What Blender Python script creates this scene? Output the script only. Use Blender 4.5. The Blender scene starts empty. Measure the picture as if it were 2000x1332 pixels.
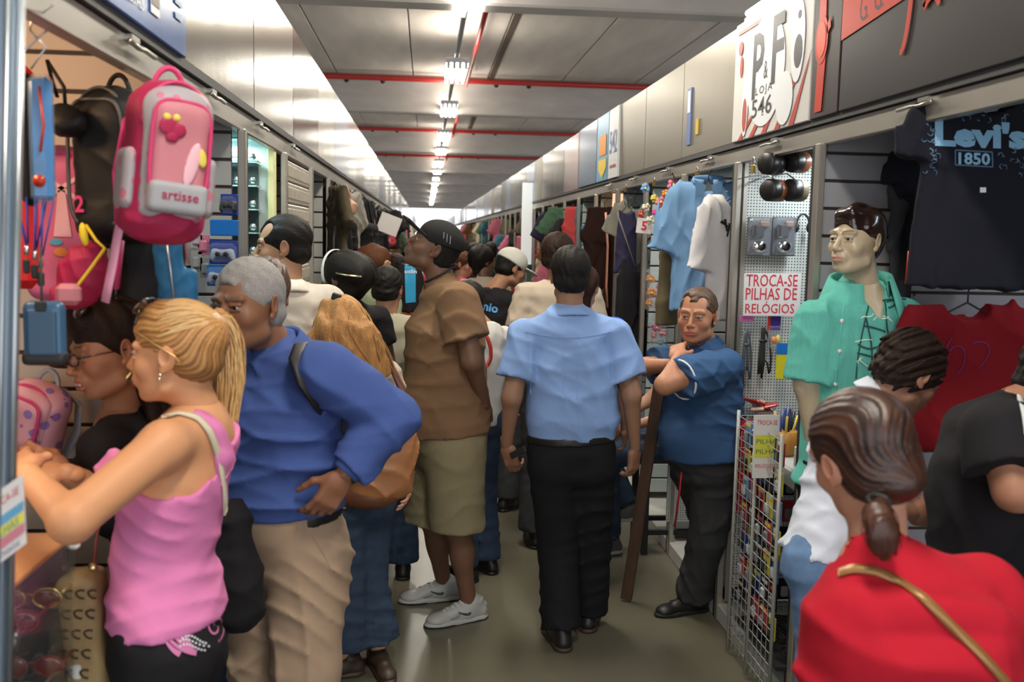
import bpy, math, random
import numpy as np
from mathutils import Vector, Matrix
from mathutils.bvhtree import BVHTree
rnd = random.Random(7)
SC = bpy.context.scene
COL = SC.collection
PI = math.pi
# ------------------------------------------------------------------ camera
F = 1900.0
CAM_H = 1.80
cam_d = bpy.data.cameras.new('camera'); cam = bpy.data.objects.new('camera', cam_d); COL.objects.link(cam)
cam_d.sensor_width = 36.0; cam_d.lens = F / 2000 * 36; cam_d.clip_start = 0.05; cam_d.clip_end = 300
cam.location = (0, 0, CAM_H)
CR = (Matrix.Rotation(-math.radians(5.16), 4, 'Z') @ Matrix.Rotation(math.radians(90 - 6.23), 4, 'X') @ Matrix.Rotation(0.022, 4, 'Z'))
cam.rotation_euler = CR.to_euler()
cam_d.dof.use_dof = True; cam_d.dof.focus_distance = 4.2; cam_d.dof.aperture_fstop = 4.0
SC.camera = cam
CM = np.array(CR.to_3x3())
def U(px, py, Y):
    """world point on the vertical plane y=Y that the photograph shows at (px,py)"""
    d = CM @ np.array([(px - 1000) / F, -(py - 666) / F, -1.0])
    t = Y / d[1]
    return np.array([d[0] * t, d[1] * t, CAM_H + d[2] * t])
def V(*a): return np.array(a, dtype=float)
def nrm(v):
    v = np.asarray(v, float); return v / (np.linalg.norm(v) + 1e-12)
# ------------------------------------------------------------------ world and light
SC.view_settings.view_transform = 'Standard'; SC.view_settings.look = 'None'
SC.view_settings.exposure = 0.0; SC.view_settings.gamma = 1.0; SC.view_settings.use_curve_mapping = False
w = bpy.data.worlds.new('world'); SC.world = w; w.use_nodes = True
w.node_tree.nodes['Background'].inputs[0].default_value = (0.93, 0.96, 1.0, 1)
w.node_tree.nodes['Background'].inputs[1].default_value = 2.4
def area(name, loc, size, power, col=(1, 1, 1), rot=(0, 0, 0), sy=None):
    l = bpy.data.lights.new(name, 'AREA'); l.energy = power; l.color = col
    l.shape = 'RECTANGLE'; l.size = size; l.size_y = sy or size
    o = bpy.data.objects.new(name, l); o.location = loc; o.rotation_euler = rot; COL.objects.link(o); return o
def point(name, loc, power, col=(1, 1, 1), r=.05):
    l = bpy.data.lights.new(name, 'POINT'); l.energy = power; l.color = col; l.shadow_soft_size = r
    o = bpy.data.objects.new(name, l); o.location = loc; COL.objects.link(o); return o
LAMP_Y = [0.9, 4.6, 8.6, 12.6, 16.4, 20.8, 24.6, 28.8, 32.8, 37, 41, 45, 49, 53, 57]
for i, y in enumerate(LAMP_Y[:9]):
    area('ceiling_lamp_light', (.35, y, 3.70), .3, 52 if i < 5 else 42, (1.0, .93, .80), sy=1.2)
    area('ceiling_lamp_uplight', (.35, y, 3.94), .3, 20, (1.0, .93, .82), (PI, 0, 0), sy=1.2)
# warm bulb of the bag stall on the left, cool tubes of the other stalls
point('bag_stall_bulb', (-1.05, 1.95, 2.15), 9, (1.0, .60, .30), .07)
area('watch_stall_tube', (-.84, 4.08, 2.16), .1, 6, (.75, 1.0, 1.0), sy=.7)
area('game_stall_tube', (-1.3, 3.05, 2.16), .08, 5, (.85, .95, 1.0), sy=.6)
area('shirt_stall_tube', (2.2, 2.7, 2.18), .1, 2.5, (.85, .92, 1.0), sy=.8)
area('peg_stall_tube', (1.75, 3.9, 2.18), .1, 9, (.85, .95, 1.0), sy=.6)
area('toy_stall_tube', (1.9, 5.6, 2.18), .1, 10, (.9, .97, 1.0), sy=1.6)
# ------------------------------------------------------------------ materials
MATS = {}
def pm(name, col, rough=.6, metal=0., var=None, bump=None, emis=0., attr=False, trans=0., spec=None, alpha=1., wave=None, sheen=0., coat=0.):
    if name in MATS: return MATS[name]
    m = bpy.data.materials.new(name); m.use_nodes = True; nt = m.node_tree; N = nt.nodes; L = nt.links
    b = N['Principled BSDF']; b.inputs['Roughness'].default_value = rough; b.inputs['Metallic'].default_value = metal
    c4 = (col[0], col[1], col[2], 1); b.inputs['Base Color'].default_value = c4; src = None
    if spec is not None: b.inputs['Specular IOR Level'].default_value = spec
    if sheen: b.inputs['Sheen Weight'].default_value = sheen
    if coat: b.inputs['Coat Weight'].default_value = coat; b.inputs['Coat Roughness'].default_value = .08
    tc = N.new('ShaderNodeTexCoord')
    if attr:
        a = N.new('ShaderNodeVertexColor'); a.layer_name = 'Col'; src = a.outputs[0]; L.new(src, b.inputs['Base Color'])
    def mult(fac_sock, lo, hi):
        nonlocal src
        mr = N.new('ShaderNodeMapRange'); mr.inputs['To Min'].default_value = lo; mr.inputs['To Max'].default_value = hi
        L.new(fac_sock, mr.inputs['Value'])
        mx = N.new('ShaderNodeVectorMath'); mx.operation = 'SCALE'
        if src: L.new(src, mx.inputs[0])
        else: mx.inputs[0].default_value = col[:3]
        L.new(mr.outputs[0], mx.inputs['Scale']); src = mx.outputs[0]; L.new(src, b.inputs['Base Color'])
    if var:
        n = N.new('ShaderNodeTexNoise'); n.inputs['Scale'].default_value = var[0]; n.inputs['Detail'].default_value = 4
        if len(var) > 2:
            mp = N.new('ShaderNodeMapping'); mp.inputs['Scale'].default_value = var[2]; L.new(tc.outputs['Object'], mp.inputs[0]); L.new(mp.outputs[0], n.inputs['Vector'])
        else: L.new(tc.outputs['Object'], n.inputs['Vector'])
        n.noise_dimensions = '3D'
        mult(n.outputs[0], 1 - var[1], 1 + var[1])
    if wave:   # (scale, lo, hi, distortion, direction)
        wv = N.new('ShaderNodeTexWave'); wv.inputs['Scale'].default_value = wave[0]; wv.inputs['Distortion'].default_value = wave[3]
        wv.bands_direction = wave[4]; wv.inputs['Detail'].default_value = 2; L.new(tc.outputs['Object'], wv.inputs['Vector'])
        mult(wv.outputs['Fac'], wave[1], wave[2])
    if bump:
        n2 = N.new('ShaderNodeTexNoise'); n2.inputs['Scale'].default_value = bump[0]; n2.inputs['Detail'].default_value = 3
        L.new(tc.outputs['Object'], n2.inputs['Vector'])
        bp = N.new('ShaderNodeBump'); bp.inputs['Strength'].default_value = bump[1]; bp.inputs['Distance'].default_value = bump[2] if len(bump) > 2 else .004
        L.new(n2.outputs[0], bp.inputs['Height']); L.new(bp.outputs[0], b.inputs['Normal'])
    if emis:
        b.inputs['Emission Color'].default_value = c4; b.inputs['Emission Strength'].default_value = emis
    if trans: b.inputs['Transmission Weight'].default_value = trans; b.inputs['IOR'].default_value = 1.3
    if alpha < 1: b.inputs['Alpha'].default_value = alpha
    m.diffuse_color = c4; MATS[name] = m; return m
def cloth(name, col, rough=.85, wr=1., **k):
    new = name not in MATS; m = pm(name, col, rough, var=k.pop('var', (9, .10)), bump=k.pop('bump', (420, .25, .002)), spec=.2, **k)
    if new and wr:
        nt = m.node_tree; N = nt.nodes; L = nt.links; tc = N.new('ShaderNodeTexCoord'); n = N.new('ShaderNodeTexNoise'); n.noise_type = 'RIDGED_MULTIFRACTAL'
        mp = N.new('ShaderNodeMapping'); mp.inputs['Scale'].default_value = (1, 1, .8); mp.inputs['Rotation'].default_value = (.5, .4, .3); L.new(tc.outputs['Object'], mp.inputs[0]); L.new(mp.outputs[0], n.inputs['Vector'])
        n.inputs['Scale'].default_value = 6.5; n.inputs['Detail'].default_value = 2.5; n.inputs['Distortion'].default_value = .9
        b = [x for x in N if x.type == 'BUMP'][0]; b2 = N.new('ShaderNodeBump'); b2.inputs['Strength'].default_value = .55 * wr; b2.inputs['Distance'].default_value = .012
        L.new(n.outputs[0], b2.inputs['Height']); L.new(b.outputs[0], b2.inputs['Normal']); L.new(b2.outputs[0], N['Principled BSDF'].inputs['Normal'])
    return m
# ------------------------------------------------------------------ objects
def link(o, parent=None):
    COL.objects.link(o)
    if parent is not None: o.parent = parent
    return o
def tag(o, label=None, cat=None, group=None, kind=None):
    if label: o['label'] = label
    if cat: o['category'] = cat
    if group: o['group'] = group
    if kind: o['kind'] = kind
    return o
def empty(name, loc=(0, 0, 0), label=None, cat=None, group=None, kind=None, rz=0):
    o = bpy.data.objects.new(name, None); o.location = [float(a) for a in loc]; o.rotation_euler = (0, 0, rz); o.empty_display_size = .05; COL.objects.link(o)
    return tag(o, label, cat, group, kind)
def rawmesh(name, Vt, Fc, mats, smooth=False, fm=None, col=None):
    me = bpy.data.meshes.new(name)
    Vt = np.asarray(Vt, np.float32)
    if isinstance(Fc, np.ndarray):
        n, k = Fc.shape; tot = np.full(n, k, np.int32); st = np.arange(n, dtype=np.int32) * k; vi = Fc.astype(np.int32).ravel()
    else:
        tot = np.array([len(f) for f in Fc], np.int32); st = np.concatenate([[0], np.cumsum(tot)[:-1]]).astype(np.int32); vi = np.array([i for f in Fc for i in f], np.int32)
    me.vertices.add(len(Vt)); me.vertices.foreach_set('co', Vt.ravel())
    me.loops.add(len(vi)); me.loops.foreach_set('vertex_index', vi)
    me.polygons.add(len(tot)); me.polygons.foreach_set('loop_start', st); me.polygons.foreach_set('loop_total', tot)
    if smooth: me.polygons.foreach_set('use_smooth', np.ones(len(tot), bool))
    if not isinstance(mats, (list, tuple)): mats = [mats]
    for m in mats: me.materials.append(m)
    if fm is not None: me.polygons.foreach_set('material_index', np.asarray(fm, np.int32))
    me.update(calc_edges=True); me.validate()
    if col is not None:
        a = me.color_attributes.new('Col', 'FLOAT_COLOR', 'POINT'); c = np.ones((len(Vt), 4), np.float32); c[:, :3] = col; a.data.foreach_set('color', c.ravel())
    return me
def obj(name, me, parent=None, **k):
    o = bpy.data.objects.new(name, me); link(o, parent); return tag(o, **k)
def frame(x=None, y=None, z=None):
    """3x3 matrix with columns x,y,z from two given directions"""
    if z is not None and y is not None: y = nrm(y); x = nrm(np.cross(y, z)); z = np.cross(x, y)
    elif x is not None and z is not None: x = nrm(x); y = nrm(np.cross(z, x)); z = np.cross(x, y)
    elif x is not None and y is not None: x = nrm(x); z = nrm(np.cross(x, y)); y = np.cross(z, x)
    return np.stack([x, y, z], 1)
def Rz(a): c, s = math.cos(a), math.sin(a); return np.array([[c, -s, 0], [s, c, 0], [0, 0, 1.]])
def Rx(a): c, s = math.cos(a), math.sin(a); return np.array([[1, 0, 0], [0, c, -s], [0, s, c.real]])
def Ry(a): c, s = math.cos(a), math.sin(a); return np.array([[c, 0, s], [0, 1, 0], [-s, 0, c]])
class MB:
    """collects simple shapes into one mesh"""
    def __init__(s): s.v = []; s.f = []; s.fm = []; s.n = 0; s.sm = []
    def add(s, v, f, mi=0, sm=False):
        v = np.asarray(v, float).reshape(-1, 3); s.v.append(v)
        for a in f: s.f.append([i + s.n for i in a]); s.fm.append(mi); s.sm.append(sm)
        s.n += len(v); return s
    def box(s, c, h, M=None, mi=0, bev=0.):
        c = np.asarray(c, float); h = np.asarray(h, float)
        if bev > 0:
            b = min(bev, *(h * .99)); pts = []
            for sx in (-1, 1):
                for sy in (-1, 1):
                    for sz in (-1, 1):
                        g = V(sx, sy, sz)
                        for k in range(3):
                            e = h - b; e[k] = h[k]; pts.append(g * e)
            P = np.array(pts); idx = lambda sx, sy, sz, k: (((sx > 0) * 2 + (sy > 0)) * 2 + (sz > 0)) * 3 + k
            f = []
            for k in range(3):
                a, b2 = [(1, 2), (2, 0), (0, 1)][k]
                for sg in (-1, 1):
                    q = []
                    for (u, w_) in ((-1, -1), (1, -1), (1, 1), (-1, 1)):
                        t = [0, 0, 0]; t[k] = sg; t[a] = u; t[b2] = w_; q.append(idx(*t, k))
                    f.append(q if sg > 0 else q[::-1])
            for k in range(3):
                a, b2 = [(1, 2), (2, 0), (0, 1)][k]
                for u in (-1, 1):
                    for w_ in (-1, 1):
                        t0 = [0, 0, 0]; t0[a] = u; t0[b2] = w_; t1 = list(t0); t0[k] = -1; t1[k] = 1
                        f.append([idx(*t0, a), idx(*t1, a), idx(*t1, b2), idx(*t0, b2)] if u * w_ > 0 else [idx(*t0, b2), idx(*t1, b2), idx(*t1, a), idx(*t0, a)])
            for sx in (-1, 1):
                for sy in (-1, 1):
                    for sz in (-1, 1):
                        q = [idx(sx, sy, sz, k) for k in range(3)]; f.append(q if sx * sy * sz > 0 else q[::-1])
        else:
            P = np.array([(x, y, z) for x in (-1, 1) for y in (-1, 1) for z in (-1, 1)]) * h
            f = [(0, 1, 3, 2), (4, 6, 7, 5), (0, 4, 5, 1), (2, 3, 7, 6), (0, 2, 6, 4), (1, 5, 7, 3)]
        if M is not None: P = P @ np.asarray(M).T
        return s.add(P + c, f, mi)
    def b2(s, lo, hi, mi=0, bev=0.):
        lo = np.asarray(lo, float); hi = np.asarray(hi, float); return s.box((lo + hi) / 2, abs(hi - lo) / 2, None, mi, bev)
    def tube(s, pts, r, n=8, mi=0, flat=None, cap=True, up=None):
        """swept tube; r scalar or list; flat=(ru,rv) multipliers"""
        P = np.asarray(pts, float); m = len(P); r = np.broadcast_to(np.asarray(r, float), (m,)) if np.ndim(r) < 2 else r
        T = np.gradient(P, axis=0); T = T / (np.linalg.norm(T, axis=1, keepdims=True) + 1e-12)
        u = np.asarray(up, float) if up is not None else (V(0, 0, 1) if abs(T[0][2]) < .9 else V(1, 0, 0))
        rings = []
        a = np.arange(n) * 2 * PI / n + (PI / n if n == 4 else 0)
        fu, fv = flat or (1, 1)
        for i in range(m):
            x = np.cross(u, T[i]); x = nrm(x); u = np.cross(T[i], x)
            rings.append(P[i] + r[i] * (np.outer(np.cos(a) * fu, x) + np.outer(np.sin(a) * fv, u)))
            if up is not None: u = np.asarray(up, float)
        v = np.concatenate(rings); f = []
        for i in range(m - 1):
            for j in range(n):
                k = (j + 1) % n; f.append((i * n + j, i * n + k, (i + 1) * n + k, (i + 1) * n + j))
        if cap: f.append(tuple(range(n))[::-1]); f.append(tuple((m - 1) * n + j for j in range(n)))
        return s.add(v, f, mi, n > 4)
    def lathe(s, prof, c=(0, 0, 0), M=None, n=16, mi=0):
        a = np.arange(n) * 2 * PI / n; v = []
        for (r, z) in prof: v += [(r * math.cos(t), r * math.sin(t), z) for t in a]
        v = np.array(v); m = len(prof); f = []
        for i in range(m - 1):
            for j in range(n): k = (j + 1) % n; f.append((i * n + j, i * n + k, (i + 1) * n + k, (i + 1) * n + j))
        f.append(tuple(range(n))[::-1]); f.append(tuple((m - 1) * n + j for j in range(n)))
        if M is not None: v = v @ np.asarray(M).T
        return s.add(v + np.asarray(c, float), f, mi, True)
    def ball(s, c, r, M=None, n=10, mi=0, m=7):
        prof = [(max(1e-4, math.sin(PI * i / m)), -math.cos(PI * i / m)) for i in range(m + 1)]
        r = np.broadcast_to(np.asarray(r, float), (3,)); D = np.diag(r)
        if M is not None: D = np.asarray(M) @ D
        return s.lathe(prof, c, D, n, mi)
    def prism(s, poly, t, o, u, v, mi=0):
        """2D polygon poly in plane (u,v) at o, extruded t along u x v (both ways if t tuple)"""
        o = np.asarray(o, float); u = np.asarray(u, float); v = np.asarray(v, float); n = nrm(np.cross(u, v)); k = len(poly)
        A = [o + p[0] * u + p[1] * v for p in poly]; B = [a + n * t for a in A]
        f = [tuple(range(k))[::-1], tuple(range(k, 2 * k))] + [(i, (i + 1) % k, k + (i + 1) % k, k + i) for i in range(k)]
        return s.add(A + B, f, mi)
    def mesh(s, name, mats):
        v = np.concatenate(s.v) if s.v else np.zeros((0, 3)); me = rawmesh(name, v, s.f, mats, fm=s.fm)
        me.polygons.foreach_set('use_smooth', np.array(s.sm, bool)); me.update(); return me
    def build(s, name, mats, parent=None, origin=None, **k):
        if origin is not None: s.v = [a - np.asarray(origin, float) for a in s.v]
        o = obj(name, s.mesh(name, mats), parent, **k)
        if origin is not None: o.location = [float(a) for a in origin]
        return o
FONTM = {}
def textmesh(txt, size=1., bold=0., ext=.0, spacing=1.):
    c = bpy.data.curves.new('t', 'FONT'); c.body = txt; c.size = size; c.align_x = 'CENTER'; c.align_y = 'CENTER'; c.extrude = ext; c.offset = bold; c.space_character = spacing; c.resolution_u = 2
    o = bpy.data.objects.new('t', c); COL.objects.link(o)
    dg = bpy.context.evaluated_depsgraph_get(); dg.update()
    me = bpy.data.meshes.new_from_object(o.evaluated_get(dg)); bpy.data.objects.remove(o); bpy.data.curves.remove(c)
    n = len(me.vertices); co = np.zeros(n * 3, np.float32); me.vertices.foreach_get('co', co); fs = [list(p.vertices) for p in me.polygons]
    bpy.data.meshes.remove(me); return co.reshape(-1, 3).astype(float), fs
def lettering(txt, size, mat, o, u, v, parent, w=None, h=None, name='lettering', bold=0., ext=.0006, off=.001, spacing=1., base=(0, 0, 0), label=None):
    P, f = textmesh(txt, 1., bold, 0., spacing)
    lo, hi = P.min(0), P.max(0); P = P - (lo + hi) / 2; ww, hh = (hi - lo)[:2]
    sx = (w / ww) if w else size; sy = (h / hh) if h else (sx if w else size)
    u = nrm(u); v = nrm(v); n = np.cross(u, v)
    Q = np.asarray(o, float) + np.outer(P[:, 0] * sx, u) + np.outer(P[:, 1] * sy, v) + n * off
    ob = obj(name, rawmesh(name, Q - np.asarray(base, float), f, mat), parent)
    if label: ob['label'] = label
    return ob
def subdiv2d(P, f, mx):
    """split triangles/polys until edges are short enough (for projecting on cloth)"""
    P = [np.asarray(p, float) for p in P]; tris = []
    for q in f:
        for i in range(1, len(q) - 1): tris.append((q[0], q[i], q[i + 1]))
    cache = {}
    def mid(a, b):
        k = (min(a, b), max(a, b))
        if k not in cache: P.append((P[a] + P[b]) / 2); cache[k] = len(P) - 1
        return cache[k]
    for _ in range(9):
        out = []; done = True
        for (a, b, c) in tris:
            e = [np.linalg.norm(P[a] - P[b]), np.linalg.norm(P[b] - P[c]), np.linalg.norm(P[c] - P[a])]; k = int(np.argmax(e))
            if e[k] > mx:
                done = False; a, b, c = [(a, b, c), (b, c, a), (c, a, b)][k]; m = mid(a, b); out += [(a, m, c), (m, b, c)]
            else: out.append((a, b, c))
        tris = out
        if done: break
    return np.array(P), tris
def decal(P2, f, o, u, v, target, mat, parent, name='print', off=.002, mx=.012, reach=.25, label=None):
    """flat print projected on to a cloth mesh. target mesh is in the local frame of parent's root; o,u,v too"""
    u = nrm(u); v = nrm(v); n = np.cross(u, v)
    P, T = subdiv2d(np.c_[np.asarray(P2, float)[:, :2], np.zeros(len(P2))], f, mx)
    W = np.asarray(o, float) + np.outer(P[:, 0], u) + np.outer(P[:, 1], v)
    me = target; vs = [tuple(x.co) for x in me.vertices]; bv = BVHTree.FromPolygons(vs, [tuple(p.vertices) for p in me.polygons])
    ok = np.ones(len(W), bool)
    for i in range(len(W)):
        h = bv.ray_cast(Vector(W[i] + n * reach), Vector(-n), reach * 2)
        if h[0] is None: ok[i] = False
        else: W[i] = np.array(h[0]) + n * off
    T = [t for t in T if all(ok[i] for i in t)]
    ob = obj(name, rawmesh(name, W, T, mat, smooth=True), parent)
    if label: ob['label'] = label
    return ob
SEEN_L = {}
def uniq(lab):
    n = SEEN_L.get(lab, 0); SEEN_L[lab] = n + 1
    return lab if n == 0 else '%s, %s such' % (lab, ORD[n])
ORD = ['nearest', 'second', 'third', 'fourth', 'fifth', 'sixth', 'seventh', 'eighth', 'ninth', 'tenth', 'eleventh', 'twelfth', 'thirteenth', 'fourteenth', 'fifteenth', 'sixteenth', 'seventeenth', 'eighteenth']
# ------------------------------------------------------------------ signed-distance modelling
def q3(p): return np.asarray(p, np.float32)
def cone(a, b, ra, rb, k=.02, op='u', flat=0, sq=None):
    """tapered limb from a to b; flat bit1 = flat start, bit2 = flat end; sq=(dir,scale) squashes across dir"""
    a = q3(a); b = q3(b); d = b - a; L = float(np.linalg.norm(d)) + 1e-9; d = d / L
    e = max(ra, rb) * (sq[1] if sq and sq[1] > 1 else 1)
    def fn(X, Y, Z):
        px, py, pz = X - a[0], Y - a[1], Z - a[2]
        s = px * d[0] + py * d[1] + pz * d[2]; t = np.clip(s / L, 0, 1)
        qx, qy, qz = px - t * L * d[0], py - t * L * d[1], pz - t * L * d[2]
        if sq:
            n = q3(nrm(sq[0])); w = qx * n[0] + qy * n[1] + qz * n[2]; g = (1 / sq[1] - 1) * w
            r = np.sqrt((qx + g * n[0]) ** 2 + (qy + g * n[1]) ** 2 + (qz + g * n[2]) ** 2)
            r = r - (ra + (rb - ra) * t); r = r * min(1., sq[1])
        else: r = np.sqrt(qx * qx + qy * qy + qz * qz) - (ra + (rb - ra) * t)
        if flat & 1: r = np.maximum(r, -s)
        if flat & 2: r = np.maximum(r, s - L)
        return r
    return dict(f=fn, lo=np.minimum(a, b) - e, hi=np.maximum(a, b) + e, k=k, op=op)
def ell(c, r, M=None, k=.02, op='u'):
    c = q3(c); r = q3(np.broadcast_to(r, (3,)))
    Mi = q3(M).T if M is not None else None; R = float(r.max()) if M is not None else r
    def fn(X, Y, Z):
        x, y, z = X - c[0], Y - c[1], Z - c[2]
        if Mi is not None: x, y, z = (Mi[0, 0] * x + Mi[0, 1] * y + Mi[0, 2] * z, Mi[1, 0] * x + Mi[1, 1] * y + Mi[1, 2] * z, Mi[2, 0] * x + Mi[2, 1] * y + Mi[2, 2] * z)
        k0 = np.sqrt((x / r[0]) ** 2 + (y / r[1]) ** 2 + (z / r[2]) ** 2); k1 = np.sqrt((x / r[0] ** 2) ** 2 + (y / r[1] ** 2) ** 2 + (z / r[2] ** 2) ** 2)
        return k0 * (k0 - 1) / (k1 + 1e-9)
    return dict(f=fn, lo=c - R, hi=c + R, k=k, op=op)
def rbox(c, h, rad, M=None, k=.01, op='u'):
    c = q3(c); h = q3(h) - rad; Mi = q3(M).T if M is not None else None
    E = (h + rad) if M is None else float(np.linalg.norm(h + rad))
    def fn(X, Y, Z):
        x, y, z = X - c[0], Y - c[1], Z - c[2]
        if Mi is not None: x, y, z = (Mi[0, 0] * x + Mi[0, 1] * y + Mi[0, 2] * z, Mi[1, 0] * x + Mi[1, 1] * y + Mi[1, 2] * z, Mi[2, 0] * x + Mi[2, 1] * y + Mi[2, 2] * z)
        x, y, z = np.abs(x) - h[0], np.abs(y) - h[1], np.abs(z) - h[2]
        return np.sqrt(np.maximum(x, 0) ** 2 + np.maximum(y, 0) ** 2 + np.maximum(z, 0) ** 2) + np.minimum(np.maximum(np.maximum(x, y), z), 0) - rad
    return dict(f=fn, lo=c - E, hi=c + E, k=k, op=op)
def loft(C, R, RT, k=.03, op='u', flat=0, grow=0., p=2.):
    """elliptic sections C (centres), R (rx,ry), RT right vectors"""
    C = [q3(c) for c in C]; n = len(C); RT = [q3(nrm(r)) for r in RT]; R = [(a + grow, b + grow) for a, b in R]
    mr = max(max(r) for r in R)
    def fn(X, Y, Z):
        out = None
        for i in range(n - 1):
            a, b = C[i], C[i + 1]; d = b - a; L = float(np.linalg.norm(d)); d = d / L
            px, py, pz = X - a[0], Y - a[1], Z - a[2]; s = px * d[0] + py * d[1] + pz * d[2]; t = np.clip(s / L, 0, 1); ts = t * t * (3 - 2 * t)
            w = s - t * L; ca = t * L
            rt = (RT[i] + RT[i + 1]); rt = rt - d * float(rt @ d); rt = rt / np.linalg.norm(rt)
            # per-point right vector interpolation collapses to segment ends
            r0 = RT[i] - d * float(RT[i] @ d); r1 = RT[i + 1] - d * float(RT[i + 1] @ d)
            rx_, ry_, rz_ = (r0[j] + (r1[j] - r0[j]) * t for j in range(3)); ln = np.sqrt(rx_ ** 2 + ry_ ** 2 + rz_ ** 2) + 1e-9
            rx_, ry_, rz_ = rx_ / ln, ry_ / ln, rz_ / ln
            qx, qy, qz = px - s * d[0], py - s * d[1], pz - s * d[2]
            u = qx * rx_ + qy * ry_ + qz * rz_
            v2 = np.maximum(qx * qx + qy * qy + qz * qz - u * u, 0)
            A = R[i][0] + (R[i + 1][0] - R[i][0]) * ts; B = R[i][1] + (R[i + 1][1] - R[i][1]) * ts
            e = .6 * np.minimum(A, B)
            if p == 2.:
                k0 = np.sqrt((u / A) ** 2 + v2 / B ** 2 + (w / e) ** 2); k1 = np.sqrt((u / A ** 2) ** 2 + v2 / B ** 4 + (w / e ** 2) ** 2)
            else:
                k0 = (np.abs(u / A) ** p + (v2 / B ** 2) ** (p / 2) + np.abs(w / e) ** p) ** (1 / p); k1 = np.sqrt((u / A ** 2) ** 2 + v2 / B ** 4 + (w / e ** 2) ** 2)
            r = k0 * (k0 - 1) / (k1 + 1e-6)
            if i == 0 and flat & 1: r = np.maximum(r, -s)
            if i == n - 2 and flat & 2: r = np.maximum(r, s - L)
            out = r if out is None else np.minimum(out, r)
        return out
    return dict(f=fn, lo=np.min(C, 0) - mr, hi=np.max(C, 0) + mr, k=k, op=op)
def plane(c, n, k=0.):
    """keeps the side the normal points away from"""
    c = q3(c); n = q3(nrm(n))
    return dict(f=lambda X, Y, Z: (X - c[0]) * n[0] + (Y - c[1]) * n[1] + (Z - c[2]) * n[2], lo=None, hi=None, k=k, op='i')
def cut(pr, k=0.): pr = dict(pr); pr['op'] = 's'; pr['k'] = k; return pr
def smin(a, b, k):
    if k <= 0: return np.minimum(a, b)
    h = np.maximum(k - np.abs(a - b), 0) / k; return np.minimum(a, b) - h * h * k * .25
def isosurface(prims, vox, disp=None, box=None, vz=None):
    us = [p for p in prims if p['op'] == 'u']
    lo = np.min([p['lo'] for p in us], 0) - 3 * vox; hi = np.max([p['hi'] for p in us], 0) + 3 * vox
    if box is not None: lo = np.maximum(lo, box[0]); hi = np.minimum(hi, box[1])
    n = np.maximum(np.ceil((hi - lo) / vox).astype(int) + 1, 4)
    ax = [np.asarray(lo[i] + np.arange(n[i]) * vox, np.float32) for i in range(3)]
    Fd = np.full(n, 1.0, np.float32)
    def sub(p, m):
        if p['lo'] is None: return tuple(slice(0, n[i]) for i in range(3))
        return tuple(slice(max(0, int((p['lo'][i] - m - lo[i]) / vox)), max(0, min(n[i], int((p['hi'][i] + m - lo[i]) / vox) + 2))) for i in range(3))
    for p in prims:
        s = sub(p, p['k'] + 3 * vox)
        if any(a.stop <= a.start for a in s): continue
        g = p['f'](ax[0][s[0]][:, None, None], ax[1][s[1]][None, :, None], ax[2][s[2]][None, None, :]); Fs = Fd[s]
        if p['op'] == 'u': Fd[s] = smin(Fs, g, p['k'])
        elif p['op'] == 's': Fd[s] = -smin(-Fs, g, p['k'])
        else: Fd[s] = -smin(-Fs, -g, p['k'])
    if disp is not None: Fd += disp(ax[0][:, None, None], ax[1][None, :, None], ax[2][None, None, :])
    for i in range(3):
        sl = [slice(None)] * 3; sl[i] = 0; Fd[tuple(sl)] = np.maximum(Fd[tuple(sl)], vox * .5); sl[i] = -1; Fd[tuple(sl)] = np.maximum(Fd[tuple(sl)], vox * .5)
    S = Fd < 0; cnt = np.zeros(tuple(n - 1), np.int8)
    for a in (0, 1):
        for b in (0, 1):
            for c in (0, 1): cnt += S[a:n[0] - 1 + a, b:n[1] - 1 + b, c:n[2] - 1 + c]
    act = (cnt > 0) & (cnt < 8); idx = np.full(act.shape, -1, np.int32); ci = np.nonzero(act); m = len(ci[0]); idx[ci] = np.arange(m)
    if m == 0: return np.zeros((0, 3)), np.zeros((0, 4), int)
    pos = np.zeros((m, 3), np.float32); nn = np.zeros(m, np.float32); cr = {}
    for a in (0, 1):
        for b in (0, 1):
            for c in (0, 1): cr[a, b, c] = Fd[ci[0] + a, ci[1] + b, ci[2] + c]
    for A in cr:
        for i in range(3):
            if A[i] == 0:
                B = list(A); B[i] = 1; B = tuple(B); fa, fb = cr[A], cr[B]; mk = (fa < 0) != (fb < 0)
                t = np.where(mk, fa / np.where(mk, fa - fb, 1), 0)
                for j in range(3): pos[:, j] += np.where(mk, A[j] + (t if j == i else 0), 0)
                nn += mk
    pos /= nn[:, None]
    Vt = (np.stack(ci, 1) + pos) * vox + lo
    Q = []
    for i in range(3):
        j, k = (i + 1) % 3, (i + 2) % 3
        s0 = [slice(None)] * 3; s1 = [slice(None)] * 3; s0[i] = slice(0, -1); s1[i] = slice(1, None)
        for t in (j, k): s0[t] = slice(1, -1); s1[t] = slice(1, -1)
        a = S[tuple(s0)]; b = S[tuple(s1)]; e = np.nonzero(a != b)
        if not len(e[0]): continue
        base = [e[0], e[1], e[2]]; base = [x.copy() for x in base]; base[j] = base[j] + 1; base[k] = base[k] + 1
        def cell(dj, dk):
            c = list(base); c[j] = c[j] - dj; c[k] = c[k] - dk; return idx[c[0], c[1], c[2]]
        q = np.stack([cell(1, 1), cell(0, 1), cell(0, 0), cell(1, 0)], 1); ins = a[e]; q[~ins] = q[~ins][:, ::-1]; Q.append(q)
    Q = np.concatenate(Q); Q = Q[(Q >= 0).all(1)]
    return Vt.astype(float), Q
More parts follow.
